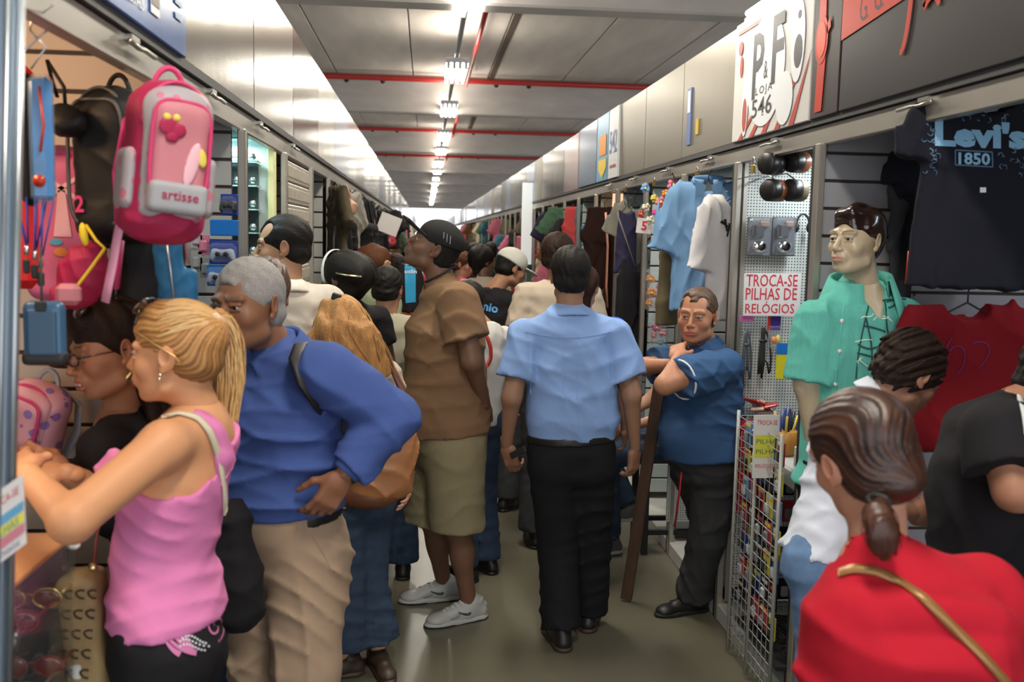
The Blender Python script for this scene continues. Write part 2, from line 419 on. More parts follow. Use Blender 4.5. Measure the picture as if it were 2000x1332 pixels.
def folds(amp, seed=0, scale=1., dirs=None, sharp=1.):
    """sparse soft creases: warped, masked ridges that stand out from the cloth"""
    r = random.Random(seed); W = []
    for i in range(5):
        d = dirs[i % len(dirs)] if dirs else (r.uniform(-.7, .7), r.uniform(-.6, .6), r.uniform(.4, 1))
        d = nrm(V(*d) + V(r.uniform(-.45, .45), r.uniform(-.45, .45), r.uniform(-.35, .35))); U3 = lambda a, b: q3(nrm(V(r.uniform(-1, 1), r.uniform(-1, 1), r.uniform(-1, 1))) * r.uniform(a, b) / scale)
        W.append((q3(d * r.uniform(45, 130) / scale), U3(12, 20), U3(26, 40), U3(9, 16), U3(14, 24), [r.uniform(0, 6) for _ in range(5)]))
    def fn(X, Y, Z):
        s = 0; dt = lambda g: X * g[0] + Y * g[1] + Z * g[2]
        for d, e, e2, g, g2, p in W:
            w = dt(d) + p[0] + 2.6 * np.sin(dt(e) + p[1]) + .9 * np.sin(dt(e2) + p[2])
            mk = np.clip(.15 + np.sin(dt(g) + p[3]) * .6 + np.sin(dt(g2) + p[4]) * .5, 0, 1)
            s = s - (1 - np.abs(np.sin(w * .5))) ** 2 * mk
        return np.asarray(s * amp, np.float32)
    return fn
def swept(amp, anchor, axis, n=46, seed=0):
    """grooves that fan out from where the hair is gathered"""
    a = q3(anchor); z = nrm(axis); x = nrm(np.cross(z, V(.1, .2, 1))); y = np.cross(z, x)
    def ph(X, Y, Z):
        u = (X - a[0]) * x[0] + (Y - a[1]) * x[1] + (Z - a[2]) * x[2]; v = (X - a[0]) * y[0] + (Y - a[1]) * y[1] + (Z - a[2]) * y[2]; r = np.sqrt((X - a[0]) ** 2 + (Y - a[1]) ** 2 + (Z - a[2]) ** 2)
        return np.arctan2(u, v) + .25 * np.sin(r * 38 + seed), r
    def fn(X, Y, Z):
        p, r = ph(X, Y, Z); return np.asarray(amp * (np.sin(p * n) + .7 * np.sin(p * n * .43 + 2) + .5 * np.sin(p * n * 1.9 + 1)) * np.minimum(1, r * 14) * .5, np.float32)
    fn.ph = ph; return fn
def streaks(amp, d, f=150, seed=0):
    """hair grooves running along direction d"""
    d = nrm(d); x = nrm(np.cross(d, V(.3, .5, .8))); y = np.cross(d, x); r = random.Random(seed)
    W = [(q3((x * math.cos(t) + y * math.sin(t)) * f * r.uniform(.6, 1.3)), r.uniform(0, 6)) for t in [r.uniform(0, PI) for _ in range(5)]]; wd = q3(d * 22)
    def fn(X, Y, Z):
        s = 0; wv = 1.3 * np.sin(X * wd[0] + Y * wd[1] + Z * wd[2] + seed)
        for g, a in W: s = s + np.sin(X * g[0] + Y * g[1] + Z * g[2] + a + wv)
        return np.asarray(s * amp * .4, np.float32)
    return fn
def smooth_np(Vt, Q, it=1, lam=.5):
    for _ in range(it):
        acc = np.zeros_like(Vt); c = np.zeros(len(Vt))
        for i in range(4):
            a, b = Q[:, i], Q[:, (i + 1) % 4]; np.add.at(acc, a, Vt[b]); np.add.at(c, a, 1)
            np.add.at(acc, b, Vt[a]); np.add.at(c, b, 1)
        Vt = Vt * (1 - lam) + lam * acc / np.maximum(c, 1)[:, None]
    return Vt
def sdfobj(name, prims, vox, mat, parent=None, base=None, disp=None, M=None, o=None, col=None, sm=1, box=None, **k):
    """mesh the field; M,o map local to world; base is subtracted (parent's origin)"""
    Vt, Q = isosurface(prims, vox, disp, box)
    if sm: Vt = smooth_np(Vt, Q, sm)
    cc = col(Vt) if col else None
    if M is not None: Vt = Vt @ np.asarray(M).T + np.asarray(o)
    if base is not None: Vt = Vt - np.asarray(base)
    return obj(name, rawmesh(name, Vt, Q, mat, smooth=True, col=cc), parent, **k)
# ------------------------------------------------------------------ heads
def head_prims(fem=False, fat=0., smile=0., open_=0., age=0.):
    c = [ell((0, -.017, .036), (.074, .095, .083), k=0), ell((0, .028, -.018), (.061 + fat * .01, .062, .086), k=.03),
         ell((0, .036, -.072), (.046 + fat * .014, .048, .036), k=.03), ell((0, .074, -.099), (.017, .014, .013), k=.02)]
    for s in (-1, 1):
        c += [ell((s * .040, .060, -.028), (.022 + fat * .006, .022, .022), k=.02),
              cone((s * .048, .010, -.075), (s * .022, .062, -.094), .016 + fat * .006, .014, k=.02),
              cone((s * .014, .087, .024), (s * .045, .076, .024), .0085 if not fem else .006, .008, k=.014)]
    if fat > .6: c.append(ell((0, .03, -.108), (.04, .045, .02), k=.025))
    for s in (-1, 1): c.append(ell((s * .031, .1005, .004), (.0165, .016, .0125), k=.012, op='s'))
    c += [cone((0, .087, .012), (0, .110, -.030), .0065, .0105, k=.010), ell((0, .088, -.058), (.028, .016, .022), k=.016)]
    for s in (-1, 1): c += [ell((s * .0125, .100, -.034), (.0075, .009, .007), k=.006)]
    for s in (-1, 1): c.append(ell((s * .0065, .106, -.0425), (.0035, .0045, .003), k=.002, op='s'))
    for s in (-1, 1):   # eyelids around the eyeball
        c += [cone((s * .019, .0865, .0085), (s * .043, .082, .0075), .0052, .0046, k=.004), cone((s * .020, .087, -.0055), (s * .042, .083, -.005), .0038, .0034, k=.004),
              ell((s * .031, .0885, .0010), (.0108, .014, .0031), k=.001, op='s')]
    y = .0985
    c += [ell((0, y, -.0600), (.021 + smile * .004, .009, .0050), k=.004), ell((0, y - .0015, -.0705 - open_ * .008), (.018 + smile * .004, .009, .0060), k=.004)]
    for s in (-1, 1): c.append(cone((0, y + .0085, -.0652), (s * (.023 + smile * .006), y - .006, -.0655 + smile * .006), .0014 + open_ * .004, .001, k=.002, op='s'))
    for s in (-1, 1):
        Me = Ry(s * .12) @ Rz(-s * .35)
        c += [ell((s * .079, -.012, -.004), (.008, .019, .031), M=Me, k=.006), ell((s * .0865, -.008, .002), (.005, .011, .018), M=Me, k=.004, op='s'), ell((s * .078, .000, -.030), (.006, .009, .009), k=.005)]
    return c
def neck_prims(nb, r=.056):
    return [cone((0, -.022, -.045), nb, r * .93, r * 1.08, k=.03)]
def head_colors(skin, lip, brow, stubble=0., blush=.0, browz=.0255):
    skin = np.array(skin); lip = np.array(lip); brow = np.array(brow)
    def fn(P):
        C = np.tile(skin, (len(P), 1)); x, y, z = P[:, 0], P[:, 1], P[:, 2]; ax = np.abs(x)
        n = .5 + .5 * np.sin(x * 90 + 3 * np.sin(z * 60)) * np.sin(z * 80 + 2 * np.sin(y * 50)); C *= (1 - .05 * n)[:, None]
        if blush:
            m = np.exp(-((ax - .042) ** 2 + (z + .028) ** 2) / .0005) * (y > .03) + np.exp(-((z + .03) ** 2 + x * x) / .0002) * (y > .09) + .7 * (ax > .078); C = C * (1 - blush * m[:, None] * np.array([.05, .35, .4]))
        if stubble:
            m = ((y > .0) & (z < -.045)) * np.clip((-.035 - z) / .02, 0, 1) * np.clip(y / .03, 0, 1); C = C * (1 - stubble * m[:, None] * .5)
        m = np.exp(-(np.maximum(np.abs(z + .0655) - .0085, 0) / .0022) ** 2 - (np.maximum(ax - .018, 0) / .004) ** 2) * (y > .088); C = C * (1 - m[:, None]) + lip * m[:, None]
        zb = browz + .0035 * np.sin(np.clip((ax - .012) / .038, 0, 1) * PI * .8)
        m = np.exp(-((z - zb) / .0034) ** 2) * np.clip((ax - .010) / .005, 0, 1) * np.clip((.053 - ax) / .008, 0, 1) * (y > .055); C = C * (1 - .85 * m[:, None]) + .85 * brow * m[:, None]
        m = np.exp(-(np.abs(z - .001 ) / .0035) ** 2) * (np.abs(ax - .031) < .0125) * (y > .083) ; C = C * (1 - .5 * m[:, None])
        return C
    return fn
M_EYEW = pm('eye_white', (.34, .31, .28), .3); M_EYEP = pm('eye_pupil', (.01, .01, .01), .1)
def eyeball_mesh(iris):
    m = MB(); n = 14; prof = [0, .13, .30, .42, .50, .9, 1.3, 1.7, 2.2, 2.7, PI]; v = [(math.sin(t) * math.cos(a), math.cos(t), math.sin(t) * math.sin(a)) for t in [max(t, .01) for t in prof] for a in np.arange(n) * 2 * PI / n]
    v = np.array(v) * .0122; f = []; fm = []
    for i in range(len(prof) - 1):
        for j in range(n): k = (j + 1) % n; f.append((i * n + j, i * n + k, (i + 1) * n + k, (i + 1) * n + j)); fm.append(2 if i < 2 else (1 if i < 4 else 0))
    f.append(tuple(range(n))); fm.append(2)
    return v, f, fm
# ------------------------------------------------------------------ hands
def hand_prims(side, curl=(.35, .4, .45, .5), thumb=.5, spread=.12, point=None, s=1.):
    """y along fingers, +z back of hand, thumb on side*x"""
    t = side; P = [rbox((0, .046 * s, 0), (.037 * s, .044 * s, .0135 * s), .0125 * s, k=.01), cone((0, -.035 * s, 0), (0, .02 * s, 0), .0255 * s, .024 * s, k=.02, sq=((0, 0, 1), .78)), ell((t * .022 * s, .028 * s, -.008 * s), (.017 * s, .027 * s, .014 * s), k=.01)]
    L = [.076, .084, .078, .062]; X = [.028, .0095, -.0095, -.0275]; Y = [.085, .089, .086, .079]
    for i in range(4):
        p = V(t * X[i], Y[i], 0) * s; a = spread * (1.2 - i * .8) * t; ang = 0.; r = (.0092 - .0006 * (i == 3)) * s
        for j, fr in enumerate((.45, .31, .24)):
            ang += curl[i] * (1.0, 1.15, .8)[j]
            d = V(math.sin(a) * math.cos(ang), math.cos(a) * math.cos(ang), -math.sin(ang)); q = p + d * L[i] * fr * s
            P.append(cone(p, q, r, r * .9, k=.004 if j else .008)); p = q; r *= .9
    p = V(t * .028, .022, -.006) * s; d = nrm(V(t * (.85 - .5 * thumb), .62, -.2 - .5 * thumb)); q = p + d * .040 * s; P.append(cone(p, q, .0125 * s, .0105 * s, k=.012))
    d2 = nrm(V(t * (.45 - .75 * thumb), .85, -.25 - .4 * thumb)); q2 = q + d2 * .030 * s; P.append(cone(q, q2, .0105 * s, .0088 * s, k=.005)); P.append(cone(q2, q2 + nrm(d2 + V(-t * .3 * thumb, 0, -.1)) * .022 * s, .009 * s, .0075 * s, k=.004))
    return P
# ------------------------------------------------------------------ figures
def skel(pos, face, h=1.75, **ov):
    """default standing skeleton (world joints); face = heading angle, 0 looks along +y, positive turns left"""
    s = h / 1.75; R = Rz(face); pos = V(*pos)
    J = dict(pelvis=(0, 0, .96), waist=(0, .0, 1.10), chest=(0, 0, 1.30), neck=(0, -.015, 1.475), head=(0, .02, 1.635))
    for n, sg in (('L', -1), ('R', 1)):
        J.update({'sh' + n: (sg * .175, -.01, 1.415), 'el' + n: (sg * .235, -.03, 1.13), 'wr' + n: (sg * .25, .03, .875), 'hip' + n: (sg * .09, 0, .93), 'kn' + n: (sg * .095, .015, .49), 'an' + n: (sg * .10, -.02, .085), 'toe' + n: (sg * .125, .15, .02)})
    J = {k: pos + (R @ V(*v)) * s for k, v in J.items()}
    J.update({k: V(*v) for k, v in ov.items()}); J['h'] = h
    return J
SKIN_N = [0]
def skinmat(name, rough=.5):
    m = pm(name, (.5, .3, .2), rough, attr=True, bump=(260, .08, .001), spec=.35)
    b = m.node_tree.nodes['Principled BSDF']; b.inputs['Subsurface Weight'].default_value = .0; return m
M_SKIN = skinmat('skin')
def figure(J, label, skin=(.42, .22, .13), vox=.010, hvox=.0035, headM=None, face=None, hair=None, hs=1., fem=0, fat=0., build=1., belly=0., bust=0., top=None, bottom=None, shoes=None, hands=None, smile=0., open_=0., stubble=0., brow=(.02, .012, .008), lip=None, iris=(.05, .025, .012), blush=.25, group=None, eyes=True, body_extra=(), root=None, cat='person', name='person', tors=None, base=None, legs=True, armr=1., skinm=None):
    """one person. returns (root, dict). J world joints."""
    s = J['h'] / 1.75
    base = V(*(base if base is not None else ((J['anL'] + J['anR']) / 2 * V(1, 1, 0))))
    root = root or empty(name, base, label, cat, group)
    rh = nrm(J['hipR'] - J['hipL']); rs = nrm(J['shR'] - J['shL'])
    B = build * s
    up = nrm(J['neck'] - J['pelvis']); fh = nrm(np.cross(up, rh)); fs = nrm(np.cross(nrm(J['neck'] - J['chest']), rs))
    shc = (J['shL'] + J['shR']) / 2
    T = tors or dict(crotch=(.135, .10), pelvis=(.165, .115), waist=(.138 - .012 * fem, .098), chest=(.158 - .01 * fem, .112), sh=(.150 - .012 * fem, .085))
    C = [J['pelvis'] - up * .07 * s, J['pelvis'] + up * .02 * s, J['waist'], J['chest'], shc + nrm(J['neck'] - J['chest']) * .005]
    TR = [tuple(v * B for v in T[k]) for k in ('crotch', 'pelvis', 'waist', 'chest', 'sh')]
    RT = [rh, rh, nrm(rh * .6 + rs * .4), nrm(rh * .2 + rs * .8), rs]
    body = [loft(C, TR, RT, k=.02)]
    neckw = J['neck']
    body.append(cone(shc, neckw, .085 * B, .052 * s * (1 - .08 * fem), k=.06))
    AR = (.052, .043, .037, .026); LR = (.085, .056, .052, .036)
    for n in 'LR':
        a = (J['el' + n] - J['sh' + n]); body += [cone(neckw - V(0, 0, .03), J['sh' + n], .045 * B, .046 * B, k=.05), cone(J['sh' + n], J['el' + n], AR[0] * B * armr, AR[1] * B * armr, k=.03), cone(J['el' + n], J['wr' + n], AR[2] * 1.12 * B * armr, AR[3] * s * armr, k=.02)]
        if legs:
            km = J['kn' + n] * .68 + J['an' + n] * .32
            body += [cone(J['hip' + n], J['kn' + n], LR[0] * B, LR[1] * B, k=.04), cone(J['kn' + n], J['an' + n], LR[2] * B, LR[3] * s, k=.02), ell(km - fh * .012, (.050 * B,) * 2 + (.10 * s,), k=.03)]
            body += [cone(J['an' + n] - V(0, 0, .035), J['an' + n] * .35 + J['toe' + n] * .65, .027 * s, .016 * s, k=.015)]
    bl = None
    if belly:
        ba = (J['waist'] * .75 + J['pelvis'] * .25 + fh * (.05 + .04 * belly), np.array((.13 * B, .09 * B + .05 * belly, .13 * B)), frame(x=rh, z=up)); body.append(ell(ba[0], ba[1], M=ba[2], k=.06)); bl = ell(ba[0], ba[1] + .016, M=ba[2], k=.06)
    if bust:
        bs = [ell(J['chest'] + rs * sg * .075 * s + fs * .085 * s, (.062 * bust, .06 * bust, .065 * bust), k=.04) for sg in (-1, 1)]; body += bs
    body += list(body_extra)
    Vb, Qb = isosurface(body, vox); Vb = smooth_np(Vb, Qb, 2)
    sk = np.array(skin); parts = [(Vb, Qb, np.tile(sk, (len(Vb), 1)))]
    # head
    hm = headM if headM is not None else frame(x=rs, z=nrm(J['head'] - J['neck']) * .3 + V(0, 0, .7)); hc = J['head']; hsz = s * hs
    nb = (hm.T @ (J['neck'] - hc)) / hsz
    lipc = lip if lip is not None else sk * np.array([.95, .62, .6])
    hp = head_prims(fem, fat, smile, open_) + neck_prims(nb, .056 - .007 * fem)
    Vh, Qh = isosurface(hp, hvox); Vh = smooth_np(Vh, Qh, 1, .4)
    Ch = head_colors(skin, lipc, brow, stubble, blush)(Vh); parts.append((Vh * hsz @ hm.T + hc, Qh, Ch))
    # hands
    for n in 'LR':
        hd = (hands or {}).get(n, {})
        if hd is None: continue
        d = nrm(hd.get('dir', J['wr' + n] - J['el' + n])); back = hd.get('back', (rs if n == 'R' else -rs)); fr = frame(y=d, z=back)
        # thumb side: +x local * side
        side = hd.get('side', 1 if n == 'L' else -1)
        if 'side' not in hd:
            side = 1 if n == 'L' else -1
        pr = hand_prims(side, hd.get('curl', (.35, .42, .48, .52)), hd.get('thumb', .5), hd.get('spread', .08), s=s * hd.get('s', 1.) * (1 - .08 * fem))
        Vn, Qn = isosurface(pr, hd.get('vox', .0035)); Vn = smooth_np(Vn, Qn, 1, .35); parts.append((Vn @ fr.T + J['wr' + n] + d * .012, Qn, np.tile(sk * np.array([.97, .9, .88]), (len(Vn), 1))))
    off = 0; VV = []; QQ = []; CC = []
    for v, q, c in parts: VV.append(v); QQ.append(q + off); CC.append(c); off += len(v)
    bo = obj('body', rawmesh('body', np.concatenate(VV) - base, np.concatenate(QQ), skinm or M_SKIN, smooth=True, col=np.concatenate(CC)), root)
    D = dict(bust=[ell(J['chest'] + rs * sg * .075 * s + fs * .088 * s, (.066 * bust, .066 * bust, .069 * bust), k=.04) for sg in (-1, 1)] if bust else None, root=root, base=base, body=bo, hm=hm, hc=hc, hs=hsz, C=C, TR=TR, RT=RT, up=up, fh=fh, fs=fs, rh=rh, rs=rs, J=J, s=s, B=B, shc=shc, belly=bl)
    if eyes:
        ev, ef, efm = eyeball_mesh(None); im = pm('iris_%.3f' % iris[0], iris, .2)
        for sg in (-1, 1):
            p = hc + hm @ (V(sg * .031, .0770, .0018) * hsz); obj('eye', rawmesh('eye', (ev * hsz) @ hm.T + p - base, ef, [M_EYEW, im, M_EYEP], smooth=True, fm=efm), root)
    if hair: hair(D)
    if bottom: D['bottom'] = make_bottom(D, **bottom)
    if top: D['top'] = make_top(D, **top)
    if shoes: make_shoes(D, **shoes)
    return root, D
def hp(D, p): return D['hc'] + D['hm'] @ (V(*p) * D['hs']) - D['base']
def headobj(D, name, prims, vox, mat, disp=None, sm=1, col=None, **k):
    Vt, Q = isosurface(prims, vox, disp); Vt = smooth_np(Vt, Q, sm) if sm else Vt
    cc = col(Vt) if col else None
    return obj(name, rawmesh(name, Vt * D['hs'] @ D['hm'].T + D['hc'] - D['base'], Q, mat, smooth=True, col=cc), D['root'], **k)
def headmesh(D, name, mb, mats, parent=None):
    v = np.concatenate(mb.v); mb.v = [v * D['hs'] @ D['hm'].T + D['hc'] - D['base']]; return mb.build(name, mats, parent or D['root'])
def short_hair(mat, thick=.010, low=-.055, front=.052, recess=0., rough=.004, vox=.0045, side=-.02, seed=1, d=(0, -.7, -.7), name='hair', top=0.):
    def fn(D):
        P = [ell((0, -.017, .037 + top * .3), (.074 + thick, .095 + thick, .083 + thick + top), k=0), ell((0, -.045, -.028), (.066 + thick * .8, .058 + thick, .05), k=.02)]
        # face opening and ears
        P += [cut(ell((0, .112, -.030), (.074, .075, front + .045)), .01), cut(ell((0, .15, -.10), (.12, .16, .08)), .01)]
        if recess:
            for sg in (-1, 1): P.append(cut(ell((sg * .042, .085, .075), (.028 * recess, .05 * recess, .035)), .012))
        for sg in (-1, 1): P.append(cut(ell((sg * .085, .004, side - .012), (.022, .026, .034)), .006))
        P.append(plane((0, 0, low), (0, .35, -1), .01))
        headobj(D, name, P, vox, mat, streaks(rough * .7, d, 260, seed), 1)
    return fn
def make_top(D, mat=None, name='shirt', sleeve=.45, ease=.014, hem=-.06, amp=.006, seed=0, vox=.009, neck=.075, sr=(.066, .072), long=False, collar=None, vneck=0., dirs=None, bag=0., tuck=False, sleeves=True, skirt=0., scale=1.3, neckdrop=0., strap=None, extra=(), cuts=(), mats=None):
    J, B, s = D['J'], D['B'], D['s']; C = list(D['C']); TR = list(D['TR']); RT = list(D['RT'])
    hemc = D['C'][1] + D['up'] * (hem)   # hem relative to the pelvis along the spine
    C2 = [hemc] + [c for c in C[1:] if (c - hemc) @ D['up'] > .03]; k0 = len(C) - len(C2) + 1
    TR2 = [(TR[1][0] + ease + skirt, TR[1][1] + ease + skirt)] + [(a + ease + (bag if i == 0 else bag * .4), b + ease + (bag if i == 0 else bag * .4)) for i, (a, b) in enumerate(TR[k0:])]
    RT2 = [RT[0]] + RT[k0:]
    P = [loft(C2, TR2, RT2, k=.02, flat=1)]
    nk = J['neck']; P.append(cone(D['shc'], nk + (nk - D['shc']) * .05, .088 * B, .060 * s, k=.05))
    for n in 'LR':
        sh, el, wr = J['sh' + n], J['el' + n], J['wr' + n]
        P.append(cone(nk - V(0, 0, .035), sh, .052 * B, .056 * B, k=.05))
        if not sleeves: continue
        if long: P += [cone(sh, el, sr[0] * B, sr[1] * .86 * B, k=.035), cone(el, el + (wr - el) * (sleeve), sr[1] * .86 * B, sr[1] * .66 * B, k=.02, flat=2)]
        else: P.append(cone(sh, sh + (el - sh) * sleeve, sr[0] * B, sr[1] * B, k=.008, flat=2))
    if D.get('belly'): P += [D['belly'], plane(hemc, -D['up'])]
    if D.get('bust'): P += D['bust']
    P += list(extra)
    # neck opening
    upn = nrm(nk - D['J']['chest']); neck = .060 if collar and neck == .075 else neck; P.append(cut(cone(nk - upn * (.02 + neckdrop) + D['fs'] * .02, nk + upn * .3 + D['fs'] * .06, neck * s * .92, neck * s * 1.2), .006))
    if vneck: P.append(cut(cone(nk + D['fs'] * .08, nk - upn * vneck + D['fs'] * .11, .05 * s, .012), .01))
    P += list(cuts)
    o = sdfobj(name, P, vox, mat, D['root'], D['base'], folds(amp, seed, scale, dirs))
    if collar: make_collar(D, mat, **(collar if isinstance(collar, dict) else {}))
    return o
def make_collar(D, mat, r=.064, h=.036, gap=.35, drop=.035, tilt=.16, parent=None, stripe=None, lift=0.):
    J, s = D['J'], D['s']; nk = J['neck']; up = nrm((nk - J['chest']) * .5 + (J['head'] - nk) * .8); fw = nrm(D['fs'] - up * (D['fs'] @ up)); rt = np.cross(fw, up)
    v = []; n = 28; c0 = nk + up * (-.012 + lift) - fw * .004; T = .0045
    rows = [(r * 1.02, -.004), (r * .95, h), (r * 1.06, h + .003), (r * 1.33, .004), (r * 1.38, -.004)]
    A = np.linspace(-PI + gap, PI - gap, n) if gap else np.linspace(-PI, PI, n)
    for i, a in enumerate(A):
        e = abs(a) / PI; pt = max(0, (e - .74) / .2) * .045
        dr = -fw * math.cos(a) + rt * math.sin(a)
        for j, (rr, z) in enumerate(rows):
            zz = z - tilt * .3 * (e ** 2) * .3 - (pt if j >= 3 else 0) - (drop * e * .35 if j >= 3 else 0)
            v.append(c0 + dr * rr * s * (1 + .05 * (j >= 3) * e) + up * zz * s)
    m = len(rows); f = []
    for i in range(n - 1):
        for j in range(m - 1): f.append((i * m + j, i * m + j + 1, (i + 1) * m + j + 1, (i + 1) * m + j))
    me = rawmesh('collar', np.array(v) - D['base'], f, mat, smooth=True); o = obj('collar', me, D['root'])
    md = o.modifiers.new('s', 'SOLIDIFY'); md.thickness = T; md.offset = 0
    if stripe:
        mb = MB(); mb.tube([np.array(v[i * m + 3]) - D['base'] for i in range(n)], .0028, 5); mb.build('collar_stripe', stripe, o)
    return o
def make_bottom(D, mat=None, name='trousers', ease=.012, length=1., amp=.006, seed=3, vox=.010, kr=.078, ar=.085, hipr=.098, waist=.09, dirs=None, belt=None, skirt=False, scale=1.3, buckle=None, ease_w=0.0, extra=(), cuff=None):
    J, B, s = D['J'], D['B'], D['s']; up = D['up']
    wc = D['C'][1] + up * (waist * s); C = [D['C'][0], D['C'][1], wc]
    a = D['TR'][1]; bT = D['TR'][2]; t = min(1, waist * s / max(.01, float((D['C'][2] - D['C'][1]) @ up)))
    wr = tuple(a[i] * (1 - t) + bT[i] * t for i in range(2)); P = [loft(C, [(D['TR'][0][0] + ease, D['TR'][0][1] + ease), (a[0] + ease, a[1] + ease), (wr[0] + ease * .7 + ease_w, wr[1] + ease * .7 + ease_w)], D['RT'][:3], k=.02, flat=2)]
    for n in 'LR':
        hip, kn, an = J['hip' + n], J['kn' + n], J['an' + n]
        P.append(ell(hip - D['fh'] * .035, (.085 * B, .085 * B, .09 * B), k=.03))
        if length <= 1: P.append(cone(hip, hip + (kn - hip) * length * 1.0, hipr * B, kr * B, k=.03, flat=2))
        else:
            P += [cone(hip, kn, hipr * B, kr * B, k=.03), cone(kn, kn + (an - kn) * (length - 1), kr * B, ar * B, k=.03, flat=2)]
    P += list(extra)
    if D.get('belly'): P += [D['belly'], plane(wc, up)]
    o = sdfobj(name, P, vox, mat, D['root'], D['base'], folds(amp, seed, scale, dirs or [(0, .3, 1), (.3, 0, 1), (-.4, .2, .8)]))
    if belt:
        bc = wc - up * .02; q = sdfobj('belt', [loft([bc - up * .018, bc + up * .018], [(wr[0] + ease + ease_w + .006, wr[1] + ease + ease_w + .006)] * 2, [D['RT'][1]] * 2, flat=3)], .006, belt, D['root'], D['base'])
        if buckle:
            mb = MB(); mb.box(bc + D['fh'] * (wr[1] + ease + ease_w + .012) - D['base'], (.02, .004, .018), frame(x=D['rh'], z=up), bev=.003); mb.build('buckle', buckle, q)
    return o
def make_shoes(D, mat=None, sole=None, vox=.0055, kind='shoe', w=.047, L=.27, h=.075, lace=None, name='shoe', outsole=None, panel=None):
    J, s = D['J'], D['s']
    for n in 'LR':
        an, toe = J['an' + n], J['toe' + n]; d = toe - an; dz = nrm(V(d[0], d[1], 0))
        pitch = J.get('pitch' + n, 0.); dd = nrm(dz * math.cos(pitch) + V(0, 0, -math.sin(pitch))); fr = frame(y=dd, z=V(0, 0, 1))
        o = an + fr @ V(0, 0, -.085 * s)
        def W(p): return o + fr @ (V(*p) * s)
        P = [cone((0, -.055, .035), (0, .02, .04), .036, .037, k=.02), cone((0, .02, .038), (0, .15, .026), .040, .030, k=.03, sq=((0, 0, 1), .9)), ell((0, .15, .026), (w * .92, .055, .026), k=.02), cone((0, -.05, .04), (0, -.035, .085), .034, .036, k=.02, flat=2),
             cone((0, .0, .05), (0, -.02, .082), .040, .040, k=.02), cone((0, .03, .055), (0, .09, .042), .034, .03, k=.02), plane((0, 0, .014), (0, 0, -1))]
        up_ = sdfobj(name, P, vox, mat, D['root'], D['base'], None, fr * s, o)
        Q = [cone((0, -.055, .008), (0, .03, .008), .041, .040, k=.02, sq=((0, 0, 1), .5)), ell((0, .13, .010), (w, .085, .022), k=.03), rbox((0, .04, .01), (.036, .10, .012), .01, k=.02), plane((0, 0, .024), (0, 0, 1)), plane((0, 0, .0), (0, 0, -1))]
        sdfobj('sole', Q, vox, sole or mat, up_, D['base'], None, fr * s, o)
        if lace:
            mb = MB()
            for i in range(5):
                y = .040 + i * .020; z = .0915 - i * .0072
                mb.tube([W((-.024, y - .004, z - .012)) - D['base'], W((0, y + .004, z + .0015)) - D['base'], W((.024, y + (.012 if i % 2 else -.004), z - .012)) - D['base']], .0042, 5)
            mb.build('lace', lace, up_)
        if outsole:
            sdfobj('outsole', [cone((0, -.055, .004), (0, .03, .004), .0425, .0415, k=.02), ell((0, .13, .006), (w + .0015, .087, .03), k=.03), rbox((0, .04, .01), (.0375, .10, .012), .01, k=.02), plane((0, 0, .0085), (0, 0, 1)), plane((0, 0, -.001), (0, 0, -1))], .0035, outsole, up_, D['base'], None, fr * s, o)
            for sg in (-1, 1):
                sdfobj('side_panel', [ell((sg * .030, .075, .040), (.012, .045, .012), Rx(-.25))], .0035, panel, up_, D['base'], None, fr * s, o)
            sdfobj('heel_panel', [ell((0, -.070, .055), (.030, .022, .026)), cut(ell((0, -.035, .08), (.032, .03, .05)))], .0035, panel, up_, D['base'], None, fr * s, o)
            sdfobj('tongue', [cone((0, .035, .085), (0, .012, .112), .020, .020, sq=((0, .75, .6), .35))], .0035, mat, up_, D['base'], None, fr * s, o)
# ------------------------------------------------------------------ hall
XL, XR = -0.64, 1.40; ZS0, ZS1 = 2.24, 2.76; ZB, ZC = 3.80, 4.45; YEND = 84
M_FLOOR = pm('floor_concrete', (.135, .122, .085), .33, var=(1.6, .38), bump=(14, .12, .004), spec=.45)
M_CONC = pm('beam_concrete', (.43, .40, .365), .85, var=(2.2, .22, (1, 1, 3)), bump=(40, .25, .004))
M_SLAB = pm('slab_concrete', (.56, .51, .45), .85, var=(1.1, .32, (2.5, .5, 1)), bump=(30, .25, .004))
M_RED = pm('red_pipe', (.42, .025, .02), .4); M_ALU = pm('aluminium', (.46, .43, .38), .38, .75, var=(6, .08)); M_ALUD = pm('dark_track', (.05, .05, .05), .5)
M_STEEL = pm('brushed_steel', (.30, .265, .215), .20, .95, var=(3, .12, (1, 1, .25)), bump=(3.5, .06, .02))
M_STEELR = pm('satin_steel', (.36, .325, .255), .34, .75, var=(3, .06, (1, 1, .25)))
M_TUBE = pm('lamp_tube', (1, .97, .88), .3, emis=26); M_LAMPH = pm('lamp_housing', (.6, .6, .58), .5)
M_WHITE = pm('white_paint', (.62, .62, .60), .5); M_BLACK = pm('black_matt', (.012, .012, .013), .6); M_DARK = pm('dark_board', (.035, .032, .032), .7)
mb = MB(); mb.b2((-12, -4, -.2), (12, YEND, 0)); mb.build('floor', M_FLOOR, kind='structure')
ceil = MB().b2((-12, -4, ZC + .02), (12, YEND, ZC + .3)).build('ceiling', M_DARK, kind='structure')
me_sl = None
for k in range(5):
    for i in range(-5, 6):
        y0, y1 = (k * 8 + 1.3, k * 8 + 8.7)
        if me_sl is None: me_sl = MB().box((0, 0, 0), (.622, 3.72, .03), bev=.008).mesh('concrete_panel', M_SLAB)
        o = obj('concrete_panel', me_sl, ceil); o.location = (.38 + i * 1.26, (y0 + y1) / 2 + .05, ZC + .0)
mb = MB(); mb.b2((-12, 41, ZC - .03), (12, YEND, ZC + .01)); mb.build('slab_field', M_SLAB, ceil)
BEAM_Y = [.9, 8.95] + [16.9 + 8 * k for k in range(9)]
